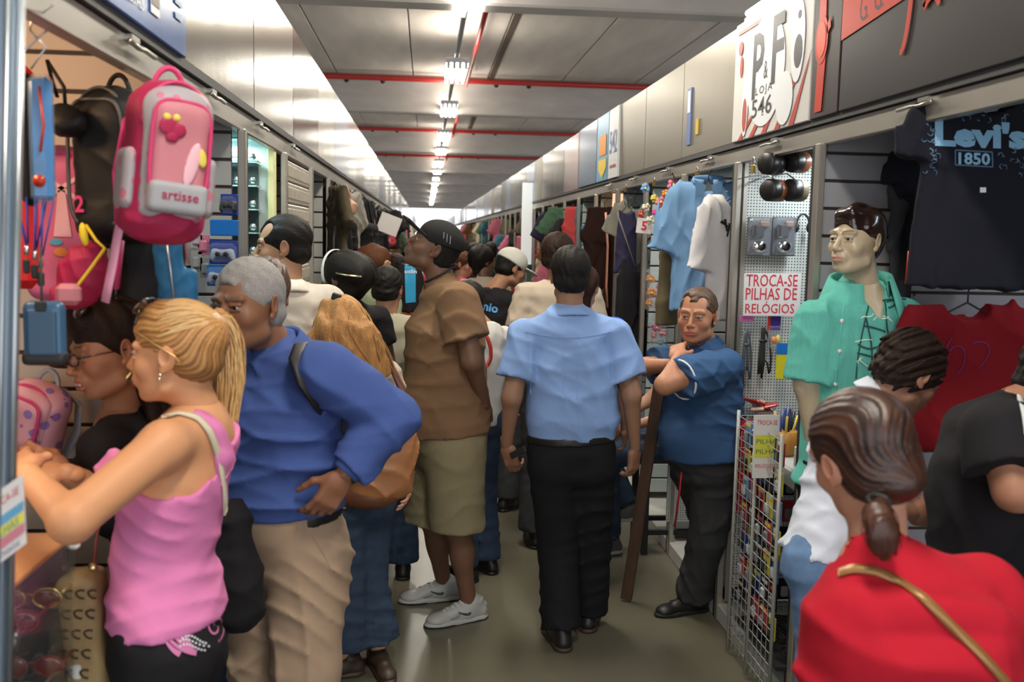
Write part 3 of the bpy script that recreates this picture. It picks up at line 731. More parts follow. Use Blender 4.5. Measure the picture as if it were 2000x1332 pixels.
for k, y in enumerate(BEAM_Y):
    b = MB().b2((-12, y - .15, ZB), (12, y + .15, ZC - .03), bev=.02).build('ceiling_beam', M_CONC, kind='structure')
    if k < 6:
        for x in (-1.35, -.75, 1.15, 1.7):
            MB().lathe([(.035, -.004), (.04, .0)], (x + .0, y - .155, ZC - .15), Rx(PI / 2), 12).build('bolt_hole', M_BLACK, b)
    if k >= 2:
        o = MB().tube([(-12, y - .45, ZC - .14), (12, y - .45, ZC - .14)], .045, 10)
        pp = o.build('sprinkler_pipe', M_RED) if 0 else None
        if k < 8: o.build('sprinkler_pipe', M_RED, label='red sprinkler pipe crossing the ceiling, %s from the viewer' % ORD[k - 2], cat='pipe', group='red pipes across the ceiling')
        else: o.build('sprinkler_pipe', M_RED, label='red sprinkler pipe crossing the far end of the hall ceiling, %s from last' % ['third','second','very'][k - 8], cat='pipe', group='red pipes across the ceiling')
MB().tube([(.62, -2, ZC - .25), (.62, 8.4, ZC - .25)], .03, 8).tube([(.62, 9.5, ZC - .25), (.62, 16.2, ZC - .25)], .03, 8).tube([(.62, 17.4, ZC - .25), (.62, 60, ZC - .25)], .03, 8).build('pipe', M_RED, label='thin red pipe running along the aisle above the lamps', cat='pipe')
MB().b2((1.02, 9.2, ZC - .045), (1.10, 60, ZC - .028)).build('trim_1', pm('brown_joint', (.07, .045, .03), .8), kind='structure')
# lamps: twin tube fixtures hung end to end on a grey conduit
MB().tube([(.35, -2, 3.95), (.35, 60, 3.95)], .028, 8).build('cable_conduit', pm('grey_conduit', (.28, .28, .28), .5), label='grey cable conduit linking the ceiling lamps', cat='conduit')
lamp = empty('ceiling_lamp', (.35, LAMP_Y[0], 3.80), 'x', 'lamp', 'ceiling lamps above the aisle')
m = MB(); m.box((0, 0, .07), (.14, .62, .03), bev=.01); m.b2((-.03, -.1, .1), (.03, .1, .17)); h_ = m.build('lamp_housing', M_LAMPH, lamp)
for x in (-.105, -.035, .035, .105):
    m = MB().tube([(0, -.6, 0), (0, .6, 0)], .022, 8); o = m.build('tube', M_TUBE, lamp); o.location = (x, 0, .0)
    for ys in (-.60, .60): MB().b2((x - .018, ys - .015, -.03), (x + .018, ys + .015, .045)).build('tube_socket', M_LAMPH, h_)
def copy_tree(o, parent=None, loc=None, rz=None):
    c = o.copy(); COL.objects.link(c)
    if parent is not None: c.parent = parent
    for ch in o.children: copy_tree(ch, c)
    if loc is not None: c.location = [float(a) for a in loc]
    if rz is not None: c.rotation_euler[2] = rz
    return c
for i, y in enumerate(LAMP_Y + [61, 65, 69]):
    l = lamp if i == 0 else copy_tree(lamp, None, (.35, y, 3.80)); l['label'] = 'bright ceiling lamp with four tubes, %s in the row from the viewer' % ORD[i]
# ------------------------------------------------------------------ fascias and frames
def fascia(side):
    X = XL if side < 0 else XR; s = side; nm = 'left' if s < 0 else 'right'
    fb = MB(); fb.b2((X + s * .03, -1, ZS0 + .01), (X + s * .06, 70, ZS1 - .01)); root = fb.build('trim_2' if s < 0 else 'trim_3', M_STEELR, kind='structure')
    seams = ([2.68 + 1.08 * k for k in range(-1, 42)] if s < 0 else [2.57 + .93 * k for k in range(2, 50)])
    mats = [M_STEEL if s < 0 else M_STEELR, pm('panel_a', (.28, .25, .21), .16, .9), pm('panel_b', (.34, .31, .27), .13, .95), pm('panel_pink', (.40, .28, .27), .22, .5), pm('panel_blue', (.15, .2, .32), .2, .5)]
    rr = random.Random(4 + s)
    for i in range(len(seams) - 1):
        a, b = seams[i], seams[i + 1]
        if s > 0 and 8.0 < (a + b) / 2 < 8.9: continue
        if s > 0 and 7.1 < a < 8.0: continue
        q = rr.random(); mt = mats[0] if (s < 0 and a < 4) or (s > 0 and a < 7) else (mats[rr.choice([0, 1, 2, 0, 2])] if q < .85 else mats[rr.choice([3, 4])])
        if s < 0 and i == 0: continue
        p = MB().b2((X + s * .002, a + .004, ZS0), (X + s * .028, b - .004, ZS1), bev=.004).build('sign_panel', mt, root)
        p.rotation_euler = (0, 0, 0)
    # track and header
    MB().b2((X + s * .0, -1, ZS0 - .022), (X + s * .05, 70, ZS0)).build('track', M_ALUD, root)
    hd = MB().b2((X + s * .012, 1.46 if s < 0 else -1, ZS0 - .095), (X + s * .045, 70, ZS0 - .024), bev=.004).build('header_rail', M_ALU, root)
    posts = ([1.52, 2.55, 3.56, 4.58, 5.62, 6.62] + [7.64 + 1.02 * k for k in range(18)]) if s < 0 else ([2.51 + .93 * k - .0 for k in range(1, 28)])
    me = MB().b2((-.014, -.022, 0), (.014, .022, ZS0 - .09), bev=.004).mesh('frame_post', M_ALU); me2 = MB().b2((-.012, -.012, .0), (.012, .012, ZS0 - .1)).mesh('post_gasket', M_BLACK)
    for y in posts:
        if s < 0 and y < 2: continue
        o = obj('frame_post', me, root); o.location = (X + s * .010, y, 0); g = obj('post_gasket', me2, o); g.location = (0, .034 if s < 0 else -.034 + .068, 0)
    # latch hooks on the header
    ml = MB().tube([(0, -.10, .0), (0, -.03, -.004), (-.0, .02, .0), (0, .10, -.002)], .006, 6).box((-.012 * -s, -.05, .012), (.012, .03, .006)).mesh('latch', pm('latch_metal', (.5, .48, .42), .3, .9))
    for y in ([2.30, 3.1, 3.95, 4.9] if s < 0 else [2.75, 3.95, 4.85, 5.7, 6.6, 7.5]):
        o = obj('latch', ml, root); o.location = (X - s * .004, y, ZS0 - .045)
    # base plinth and back of the stalls
    MB().b2((X, 2.0 if s > 0 else 1.5, 0), (X + s * 1.9, 70, .08), bev=.004).build('baseboard_%s' % nm, pm('plinth_white', (.50, .49, .45), .5, var=(5, .1)), kind='structure')
    MB().b2((X + s * 1.65, -1, .0), (X + s * 1.72, 70, ZS1)).build('wall_%s' % nm, pm('stall_back', (.16, .15, .15), .8, var=(3, .1)), kind='structure')
    MB().b2((X + s * .05, -1, 2.42), (X + s * 1.7, 70, 2.45)).build('stall_light_blocker', pm('stall_light_blocker', (.30, .29, .27), .8), kind='structure')  # cover added over the open stall tops to block side sky light
    return root
fL = fascia(-1); fR = fascia(1)
# ------------------------------------------------------------------ partitions
M_GROOVE = pm('groove', (.05, .035, .03), .7)
def slatwall(side, y, mat, label, rows=23, dep=1.6, parts=True, pitch=.095, z0=.085):
    X = XL if side < 0 else XR; s = side
    r = MB().b2((X + s * .045, y + .004, z0), (X + s * dep, y + .02, 2.42)).build('slatwall_partition', M_GROOVE, label=label, cat='partition wall')
    me = MB().box((0, 0, 0), (dep / 2 - .023, .006, pitch / 2 - .0055), bev=.002).mesh('slat', mat)
    n = int((2.42 - z0) / pitch)
    for i in range(n):
        o = obj('slat', me, r); o.location = (X + s * (dep / 2 + .022), y, 2.42 - pitch * (i + .5))
    return r
M_SLW = pm('slat_cream', (.62, .50, .40), .55, var=(3, .05)); M_SLG = pm('slat_grey', (.40, .40, .37), .55, var=(3, .06)); M_SLR = pm('slat_lilac_grey', (.34, .33, .36), .55, var=(3, .06))
slatwall(-1, 2.60, M_SLW, 'cream slatwall partition lit warm behind the hanging bags')
slatwall(-1, 3.54, M_SLG, 'grey slatwall partition behind the game pad packs')
slatwall(-1, 4.54, M_SLG, 'grey slatwall partition at the far side of the watch stall')
slatwall(1, 3.47, M_SLR, 'lilac grey slatwall partition behind the mannequin', pitch=.10)
slatwall(1, 5.32, M_SLG, 'grey slatwall partition behind the light blue polo shirt')
for i, y in enumerate([6.2, 7.13, 8.06, 9.0, 10.8, 12.6]): slatwall(1, y, pm('slat_pale%d' % (i % 3), [(.42, .48, .46), (.36, .40, .44), (.45, .44, .38)][i % 3], .5), 'pale slatwall partition in the right row, %s beyond the polo shirts' % ORD[i][:12], pitch=.10, dep=.9)
for i, y in enumerate([6.6, 7.6, 8.7, 10.7, 12.7]): slatwall(-1, y, M_SLG, 'grey slatwall partition in the left row, %s beyond the shutter' % ORD[i], pitch=.10, dep=.9)
def pegmat():
    m = pm('pegboard', (.50, .52, .50), .55); nt = m.node_tree; N = nt.nodes; L = nt.links; b = N['Principled BSDF']
    tc = N.new('ShaderNodeTexCoord'); sc = N.new('ShaderNodeVectorMath'); sc.operation = 'SCALE'; sc.inputs['Scale'].default_value = 1 / .0137
    L.new(tc.outputs['Object'], sc.inputs[0]); fr = N.new('ShaderNodeVectorMath'); fr.operation = 'FRACTION'; L.new(sc.outputs[0], fr.inputs[0])
    sb = N.new('ShaderNodeVectorMath'); sb.operation = 'SUBTRACT'; sb.inputs[1].default_value = (.5, .5, .5); L.new(fr.outputs[0], sb.inputs[0])
    ml = N.new('ShaderNodeVectorMath'); ml.operation = 'MULTIPLY'; ml.inputs[1].default_value = (1, 0, 1); L.new(sb.outputs[0], ml.inputs[0])
    ln = N.new('ShaderNodeVectorMath'); ln.operation = 'LENGTH'; L.new(ml.outputs[0], ln.inputs[0])
    cmp = N.new('ShaderNodeMath'); cmp.operation = 'LESS_THAN'; cmp.inputs[1].default_value = .24; L.new(ln.outputs['Value'], cmp.inputs[0])
    mx = N.new('ShaderNodeMix'); mx.data_type = 'RGBA'; mx.inputs[6].default_value = (.52, .54, .51, 1); mx.inputs[7].default_value = (.06, .06, .06, 1); L.new(cmp.outputs[0], mx.inputs[0]); L.new(mx.outputs[2], b.inputs['Base Color'])
    return m
M_PEG = pegmat()
pg = MB().b2((XR + .045, 4.36, .16), (XR + 1.5, 4.385, 2.42)).build('pegboard', M_PEG, label='white perforated pegboard partition behind the hanging gadgets', cat='pegboard')
MB().b2((XR + .03, 4.345, .10), (XR + 1.5, 4.385, .16)).build('kick_rail', M_BLACK, pg)
MB().b2((XR + .03, 4.34, .10), (XR + .048, 4.39, 2.4)).build('edge_strip', M_ALU, pg)
pg2 = MB().b2((1.38, 5.28, .2), (XR + .8, 5.30, 1.0)).build('pegboard', M_PEG, label='low white pegboard panel behind the arms crossed man\'s legs', cat='pegboard')
# roller shutter on the left
sh = empty('roller_shutter', (XL - .02, 5.1, .08), 'closed grey beige metal roller shutter on the left row', 'shutter')
me = MB().box((0, 0, 0), (.008, .49, .049), bev=.006).mesh('shutter_slat', pm('shutter', (.42, .38, .32), .45, .35, var=(5, .08)))
for i in range(20):
    o = obj('shutter_slat', me, sh); o.location = (-.0, 0, .06 + i * .102)
    if i > 8:
        for j in range(9):
            pass
dm = MB()
for i in range(9, 20):
    for j in range(16): dm.box((.010, -.44 + j * .058, .06 + i * .102), (.004, .010, .028), bev=.003)
dm.build('pressed_ribs', pm('shutter', (0, 0, 0)), sh, kind='stuff')
# near left edge of the frame: glass door jamb of the neighbouring stall
a, b = U(10, -60, 1.46), U(-14, 1400, 1.46); m = MB()
m.tube([a, b], .026, 4, up=(0, 1, 0)); dj = m.build('display_post', pm('jamb_blue_grey', (.22, .28, .36), .35, .5), label='blue grey metal post at the near left edge of the aisle', cat='post')
MB().tube([a + V(.022, 0, 0), b + V(.022, 0, 0)], .006, 6).build('edge_bead', pm('bead', (.35, .38, .40), .3, .8), dj)
MB().tube([a + V(.012, -.02, 0), b + V(.012, -.02, 0)], .004, 6).build('edge_bead', pm('bead', (0, 0, 0)), dj)
# ------------------------------------------------------------------ people
def HM(f, up=(0, 0, 1)): return frame(y=nrm(f), z=nrm(V(*up) - nrm(f) * (V(*up) @ nrm(f))))
def PJ(h, Y, **k):
    J = {}
    for n, v in k.items(): J[n] = U(v[0], v[1], v[2] if len(v) > 2 else Y)
    J['h'] = h; return J
def feet(J, *a):
    for n, y0, dx, dy in a:
        p = J['an' + n]; J['an' + n] = V(p[0], p[1], .085 * J['h'] / 1.75); J['toe' + n] = V(p[0] + dx * .17, p[1] + dy * .17, .02)
H_BLACK = pm('hair_black', (.010, .008, .007), .6, spec=.2, var=(60, .5, (1, 1, .2)), bump=(150, .7, .004)); H_DBROWN = pm('hair_dark_brown', (.022, .011, .007), .65, spec=.2, var=(60, .6, (1, 1, .15)), bump=(150, .7, .004))
H_GREY = pm('hair_grey', (.30, .28, .27), .7, var=(160, .35), bump=(330, .6, .004)); H_BLOND = pm('hair_blond', (.42, .20, .065), .6, spec=.25, var=(70, .55, (1, 1, .12)), bump=(150, .7, .004)); H_BLOND2 = pm('hair_blond_light', (.68, .42, .16), .36)
H_AUB = pm('hair_auburn', (.055, .018, .010), .40, var=(50, .7, (1, 1, .2)), bump=(200, .3, .002)); H_BROWN = pm('hair_brown', (.075, .035, .018), .45, var=(60, .5), bump=(150, .7, .004))
def strands(D, name, mat, roots, path, n, r=.0016, jit=.006, seed=0, seg=10, parent=None, tip=.4):
    """bundle of thin hair tubes: path(t)->(centre, spread) world; one joined part"""
    rr = random.Random(seed); mb = MB()
    for i in range(n):
        a, q = rr.uniform(0, 2 * PI), math.sqrt(rr.random()); w = rr.uniform(.75, 1.0); ph = rr.uniform(0, 6); pts = []
        for j in range(seg):
            t = j / (seg - 1) * w; c, x, y = path(t); jj = jit * math.sin(ph + t * 7)
            pts.append(c + x * (math.cos(a) * q) + y * (math.sin(a) * q) + (x + y) * 0 + V(jj, jj * .5, 0) - D['base'])
        mb.tube(pts, np.linspace(r, r * tip, seg), 3)
    o = mb.build(name, mat, parent or D['root'], kind='stuff'); return o
def bez(P, t):
    P = [np.asarray(p, float) for p in P]
    while len(P) > 1: P = [a * (1 - t) + b * t for a, b in zip(P, P[1:])]
    return P[0]
M_SHOEB = pm('shoe_black', (.012, .011, .010), .45); M_SOLEB = pm('sole_black', (.01, .01, .01), .7)

# --- man in the light blue shirt, seen from behind
J = PJ(1.74, 4.15, pelvis=(1117, 885), waist=(1117, 815), chest=(1117, 715), neck=(1112, 607), head=(1113, 538, 4.17), shL=(1026, 655), shR=(1202, 655), elL=(1000, 775, 4.10), elR=(1233, 772, 4.10), wrL=(990, 868, 4.20), wrR=(1240, 875, 4.16), hipL=(1080, 905), hipR=(1154, 905), knL=(1090, 1072, 4.20), knR=(1154, 1062, 4.26), anL=(1094, 1240, 4.10), anR=(1150, 1230, 4.30))
feet(J, ('L', 0, -.15, .95), ('R', 0, .25, .95))
C_LB = cloth('shirt_light_blue', (.22, .335, .60)); C_BLK = cloth('trousers_black', (.010, .010, .012)); C_BLK2 = cloth('black_cloth', (.014, .013, .015))
r, D = figure(J, 'person walking away mid aisle in light blue short-sleeved shirt and black trousers', skin=(.30, .155, .095), headM=HM((.02, 1, .0)), hair=short_hair(H_BLACK, .013, -.062, side=-.03, rough=.003, d=(0, -.3, -.9), seed=2), eyes=True, build=1.02,
    tors=dict(crotch=(.155, .11), pelvis=(.178, .125), waist=(.172, .12), chest=(.166, .118), sh=(.145, .088)),
    hands=dict(L=dict(dir=(.28, .05, -.95), back=(-.6, -.75, -.1), curl=(.5, .6, .75, .85), thumb=.6), R=dict(dir=(-.02, .1, -1), back=(.6, -.7, 0), curl=(.6, .6, .55, .5), thumb=.5)),
    top=dict(mat=C_LB, sleeve=.70, ease=.012, hem=.056, amp=.011, seed=5, vox=.0085, sr=(.072, .084), bag=.018, dirs=[(.5, 0, 1), (-.6, 0, 1), (.15, 0, 1), (1, 0, .2)], collar=dict(r=.066, h=.030, gap=.3), scale=1.9),
    bottom=dict(mat=C_BLK, length=2.02, kr=.086, ar=.082, hipr=.108, waist=.075, amp=.009, belt=pm('belt_black', (.012, .01, .009), .4)),
    shoes=dict(mat=M_SHOEB, sole=pm('sole_brown', (.05, .025, .015), .6)))
yk = MB()
# shirt back: yoke seam and centre pleat as sewn ridges
def seam(D, name, pts, rad, mat, tgt, nrmv, off=.001):
    me = tgt.data; bv = BVHTree.FromPolygons([tuple(v.co) for v in me.vertices], [tuple(p.vertices) for p in me.polygons]); nrmv = nrm(nrmv); out = []
    for p in pts:
        q = p - D['base']; h = bv.ray_cast(Vector(q + nrmv * .3), Vector(-nrmv), .6)
        if h[0] is not None: out.append(np.array(h[0]) + nrmv * off)
    if len(out) > 2: MB().tube(out, rad, 4).build(name, mat, tgt)
def upts(P, Y, n=14): return [U(*bez([V(*p) for p in P], t), Y) for t in np.linspace(0, 1, n)]
for P in ([(1046, 652), (1034, 700), (1042, 775)], [(1184, 652), (1196, 700), (1190, 775)]): seam(D, 'armhole_seam', upts(P, 4.0), .0045, C_LB, D['top'], (0, -1, .05), -.001)
seam(D, 'yoke_seam', upts([(1030, 648), (1115, 672), (1200, 648)], 4.0), .0022, C_LB, D['top'], (0, -1, .1))
for P in ([(1100, 668), (1102, 760), (1098, 845)], [(1128, 668), (1126, 760), (1130, 845)]): seam(D, 'pleat_fold', upts(P, 4.0), .0022, C_LB, D['top'], (0, -1, .1))
w_ = J['wrL']; MB().box((0, 0, 0), (.014, .006, .045), frame(y=(-.6, -.75, 0), z=(.75, .1, .3)), bev=.003).build('mobile_phone', M_BLACK, origin=None, label='small black mobile phone held by the man in light blue shirt', cat='phone').location = [float(a) for a in (U(1012, 884, 4.12))]

# --- man in the brown tee and cap, looking up to the left
J = PJ(1.84, 4.45, pelvis=(877, 862), waist=(870, 775), chest=(868, 655), neck=(862, 548), head=(846, 485), shL=(897, 592, 4.26), shR=(862, 588, 4.64), elL=(922, 705, 4.20), elR=(915, 700, 4.72), wrL=(948, 792, 4.38), wrR=(940, 780, 4.52), hipL=(889, 880, 4.35), hipR=(862, 880, 4.55), knL=(892, 1030, 4.35), knR=(845, 1015, 4.58), anL=(915, 1168, 4.40), anR=(866, 1145, 4.66))
feet(J, ('L', 0, -.92, -.42), ('R', 0, -.96, -.22))
C_BRN = cloth('tee_brown', (.20, .115, .062)); C_KHA = cloth('khaki', (.24, .20, .115)); C_CAP = cloth('cap_black', (.018, .017, .017))
def cap_hair(D):
    short_hair(H_BLACK, .004, -.055, side=-.02, vox=.005)(D)
    P = [ell((0, -.017, .048), (.088, .108, .086), k=0), plane((0, 0, .022), (0, -.25, -1), .004)]
    cp = headobj(D, 'cap', P, .005, C_CAP)
    P = [cone((-.045, .075, .05), (.045, .075, .05), .012, .012), rbox((0, .125, .062), (.062, .06, .004), .004, Rx(.35) , k=.02), cut(ell((0, .06, -.02), (.07, .04, .06)), .005)]
    br = headobj(D, 'brim', [rbox((0, .105, .040), (.066, .055, .006), .005, Rx(.22), k=.01), ell((0, .150, .050), (.060, .035, .0075), Rx(.22), k=.01)], .003, C_CAP); br.parent = cp
    m = MB()
    for i in range(3): m.tube([V(-.086 + .0 * i, -.045 - .0 + .016 * i, .050 + .0), V(-.084, -.030 + .016 * i, .082)], .0022, 4)
    headmesh(D, 'cap_lettering', m, pm('cap_print', (.30, .32, .36), .6), cp)
hf = nrm((-.90, -.08, .50))
r, D = figure(J, 'person in brown tee, khaki shorts and black cap looking up, hands behind back', skin=(.17, .085, .05), headM=HM(hf, (.25, 0, 1)), hair=cap_hair, stubble=.45, brow=(.01, .007, .005), build=1.04, belly=.8, fat=.6, lip=(.16, .07, .055),
    tors=dict(crotch=(.16, .13), pelvis=(.175, .145), waist=(.178, .162), chest=(.178, .150), sh=(.155, .10)),
    hands=dict(L=dict(dir=(.25, .7, -.5), back=(.9, -.2, .2), curl=(.6, .6, .6, .6)), R=dict(dir=(.2, -.5, -.8), back=(.9, .2, .1))),
    top=dict(mat=C_BRN, sleeve=.62, ease=.013, hem=.03, amp=.012, seed=8, vox=.009, sr=(.085, .092), skirt=.022, neck=.070, dirs=[(.3, .2, 1), (-.6, .3, .8), (.8, 0, .4), (.1, .3, 1)], scale=1.6, name='tee_shirt'),
    bottom=dict(mat=C_KHA, name='shorts', length=1.0, kr=.118, hipr=.125, waist=.06, amp=.011, seed=4, ease=.016),
    shoes=dict(mat=pm('trainer_white', (.40, .40, .375), .5, var=(30, .1)), sole=pm('trainer_sole', (.42, .42, .40), .6), lace=pm('lace_white', (.62, .62, .60), .7), outsole=M_SOLEB, panel=pm('trainer_grey', (.27, .28, .28), .5), name='trainer', vox=.0045))
# swoosh marks, pockets, cord necklace
for n, fr0 in (('L', 0), ('R', 0)):
    a = J['an' + n]; t = J['toe' + n]; d = nrm((t - a) * V(1, 1, 0)); side = nrm(np.cross(d, V(0, 0, 1))) * (1 if np.cross(d, V(0, 0, 1))[1] < 0 else -1)
    m = MB(); c = a * V(1, 1, 0) + d * .040 + side * .046 + V(0, 0, .050)
    pts = [c - d * .030 + V(0, 0, .004), c - d * .022 + V(0, 0, -.010), c + V(0, 0, -.006), c + d * .035 + V(0, 0, .014)]
    m.tube([bez(pts, q) - D['base'] for q in np.linspace(0, 1, 10)], [.003, .008, .009, .008, .007, .006, .005, .004, .003, .002], 5, flat=(1, 1)); m.build('side_mark', pm('mark_dark', (.05, .05, .055), .5), D['root'])
nk = J['neck']; up = nrm(J['head'] - nk + V(.02, 0, .05)); x1 = D['fs']; x2 = D['rs']
MB().tube([nk - D['base'] + up * (.035 - .035 * math.cos(a)) + (x1 * math.cos(a) * .075 + x2 * math.sin(a) * .068) - up * .0 for a in np.linspace(0, 2 * PI, 30)], .0042, 6).build('cord_necklace', M_BLACK, D['root'])
seam(D, 'pocket_seam', upts([(868, 812), (872, 850), (866, 880)], 4.2), .002, C_KHA, D['bottom'], (0, -1, 0))

# --- elderly man in the royal blue shirt
J = PJ(1.74, 2.80, pelvis=(560, 1035, 2.84), waist=(552, 940, 2.82), chest=(546, 815, 2.80), neck=(540, 688, 2.80), head=(484, 596, 2.72), shL=(640, 728, 2.62), shR=(480, 742, 3.0), elL=(765, 815, 2.66), elR=(420, 900, 3.05), wrL=(672, 925, 2.60), wrR=(400, 1000, 2.85), hipL=(598, 1075, 2.78), hipR=(522, 1075, 2.92), knL=(598, 1300, 2.76), knR=(515, 1310, 2.92))
for n, dy in (('L', -.0), ('R', .02)): J['an' + n] = V(J['kn' + n][0] + .0, J['kn' + n][1] + .04, .085)
feet(J, ('L', 0, -.7, -.6), ('R', 0, -.8, -.4))
C_RB = cloth('shirt_royal_blue', (.058, .100, .30)); C_BEI = cloth('trousers_beige', (.40, .28, .19)); M_BELT = pm('belt_black', (.012, .01, .009), .4)
hf = nrm((-.50, -.86, -.05))
r, D = figure(J, 'elderly person with grey hair in royal blue long-sleeved shirt, hand on hip', skin=(.25, .115, .062), headM=HM(hf, (-.06, 0, 1)), vox=.009, hvox=.0028, hair=short_hair(H_GREY, .009, -.052, side=-.012, rough=.0016, recess=.55, front=.058, vox=.004, seed=9), fat=.5, stubble=.15, brow=(.12, .10, .09), lip=(.19, .075, .05), hs=1.04, build=1.04, belly=.35,
    tors=dict(crotch=(.155, .12), pelvis=(.175, .125), waist=(.165, .125), chest=(.180, .130), sh=(.155, .09)),
    hands=dict(L=dict(dir=(-.52, -.05, -.85), back=(.3, -.93, -.1), curl=(.35, .45, .5, .55), thumb=.2, spread=.1, side=1), R={}),
    top=dict(mat=C_RB, long=True, sleeve=.90, ease=.016, hem=.072, amp=.012, seed=12, vox=.007, sr=(.078, .082), bag=.016, collar=dict(r=.076, h=.044, gap=.34, drop=.05, lift=.006), dirs=[(.6, .1, .8), (-.5, .2, .9), (.2, 0, 1), (.9, 0, .3)], scale=1.6),
    bottom=dict(mat=C_BEI, length=2.0, kr=.094, ar=.09, hipr=.118, waist=.082, amp=.013, seed=6, vox=.008, belt=M_BELT, buckle=pm('buckle', (.5, .45, .35), .3, 1.), dirs=[(.5, 0, 1), (-.3, 0, 1), (.9, .2, .5)], scale=1.5),
    shoes=dict(mat=M_SHOEB))
# cuff, placket, buttons
e = J['elL']; wv = J['wrL']; dcu = nrm(wv - e); MB().tube([wv - dcu * .035 - D['base'], wv - dcu * .002 - D['base']], [.043, .041], 14).build('cuff', C_RB, D['top'])
tg = D['top']; pl = [D['C'][i] for i in (1, 2, 3)]; fr_ = D['fs']
pts = [bez([D['C'][1] + D['up'] * .05, D['C'][2], D['C'][3], D['J']['neck'] - D['up'] * .06], t) + fr_ * .1 for t in np.linspace(0, 1, 20)]
seam(D, 'placket', pts, .006, C_RB, tg, fr_, .0)
me = tg.data; bv = BVHTree.FromPolygons([tuple(v.co) for v in me.vertices], [tuple(p.vertices) for p in me.polygons])
for p in pts[2::3]:
    h = bv.ray_cast(Vector(p - D['base'] + fr_ * .3), Vector(-fr_), .6)
    if h[0] is not None: MB().lathe([(.006, -.001), (.006, .002)], np.array(h[0]) + fr_ * .008, frame(x=D['rs'], z=fr_), 10).build('button', pm('button_blue', (.25, .3, .5), .3), tg)
c = U(662, 782, 2.6)
seam(D, 'pocket_edge', upts([(600, 1040), (628, 1075), (640, 1110)], 2.7), .002, C_BEI, D['bottom'], (.5, -1, 0))
# black shoulder bag carried by him
bg = empty('shoulder_bag', U(665, 850, 2.72), 'soft black shoulder bag under the arm of the royal blue shirt', 'bag')
b0 = U(665, 850, 2.72)
sdfobj('bag_body', [rbox(U(668, 850, 2.80), (.075, .05, .13), .045, Ry(-.25), k=.02), ell(U(672, 890, 2.80), (.07, .05, .08), k=.03)], .008, pm('bag_black', (.014, .013, .014), .55), bg, b0, folds(.006, 3))
MB().tube([U(*p) - b0 for p in [(610, 668, 2.82), (588, 672, 2.66), (578, 700, 2.585), (592, 745, 2.555), (622, 790, 2.60), (650, 815, 2.72)]], .020, 6, flat=(1, .2)).build('strap', pm('bag_black', (0, 0, 0)), bg)
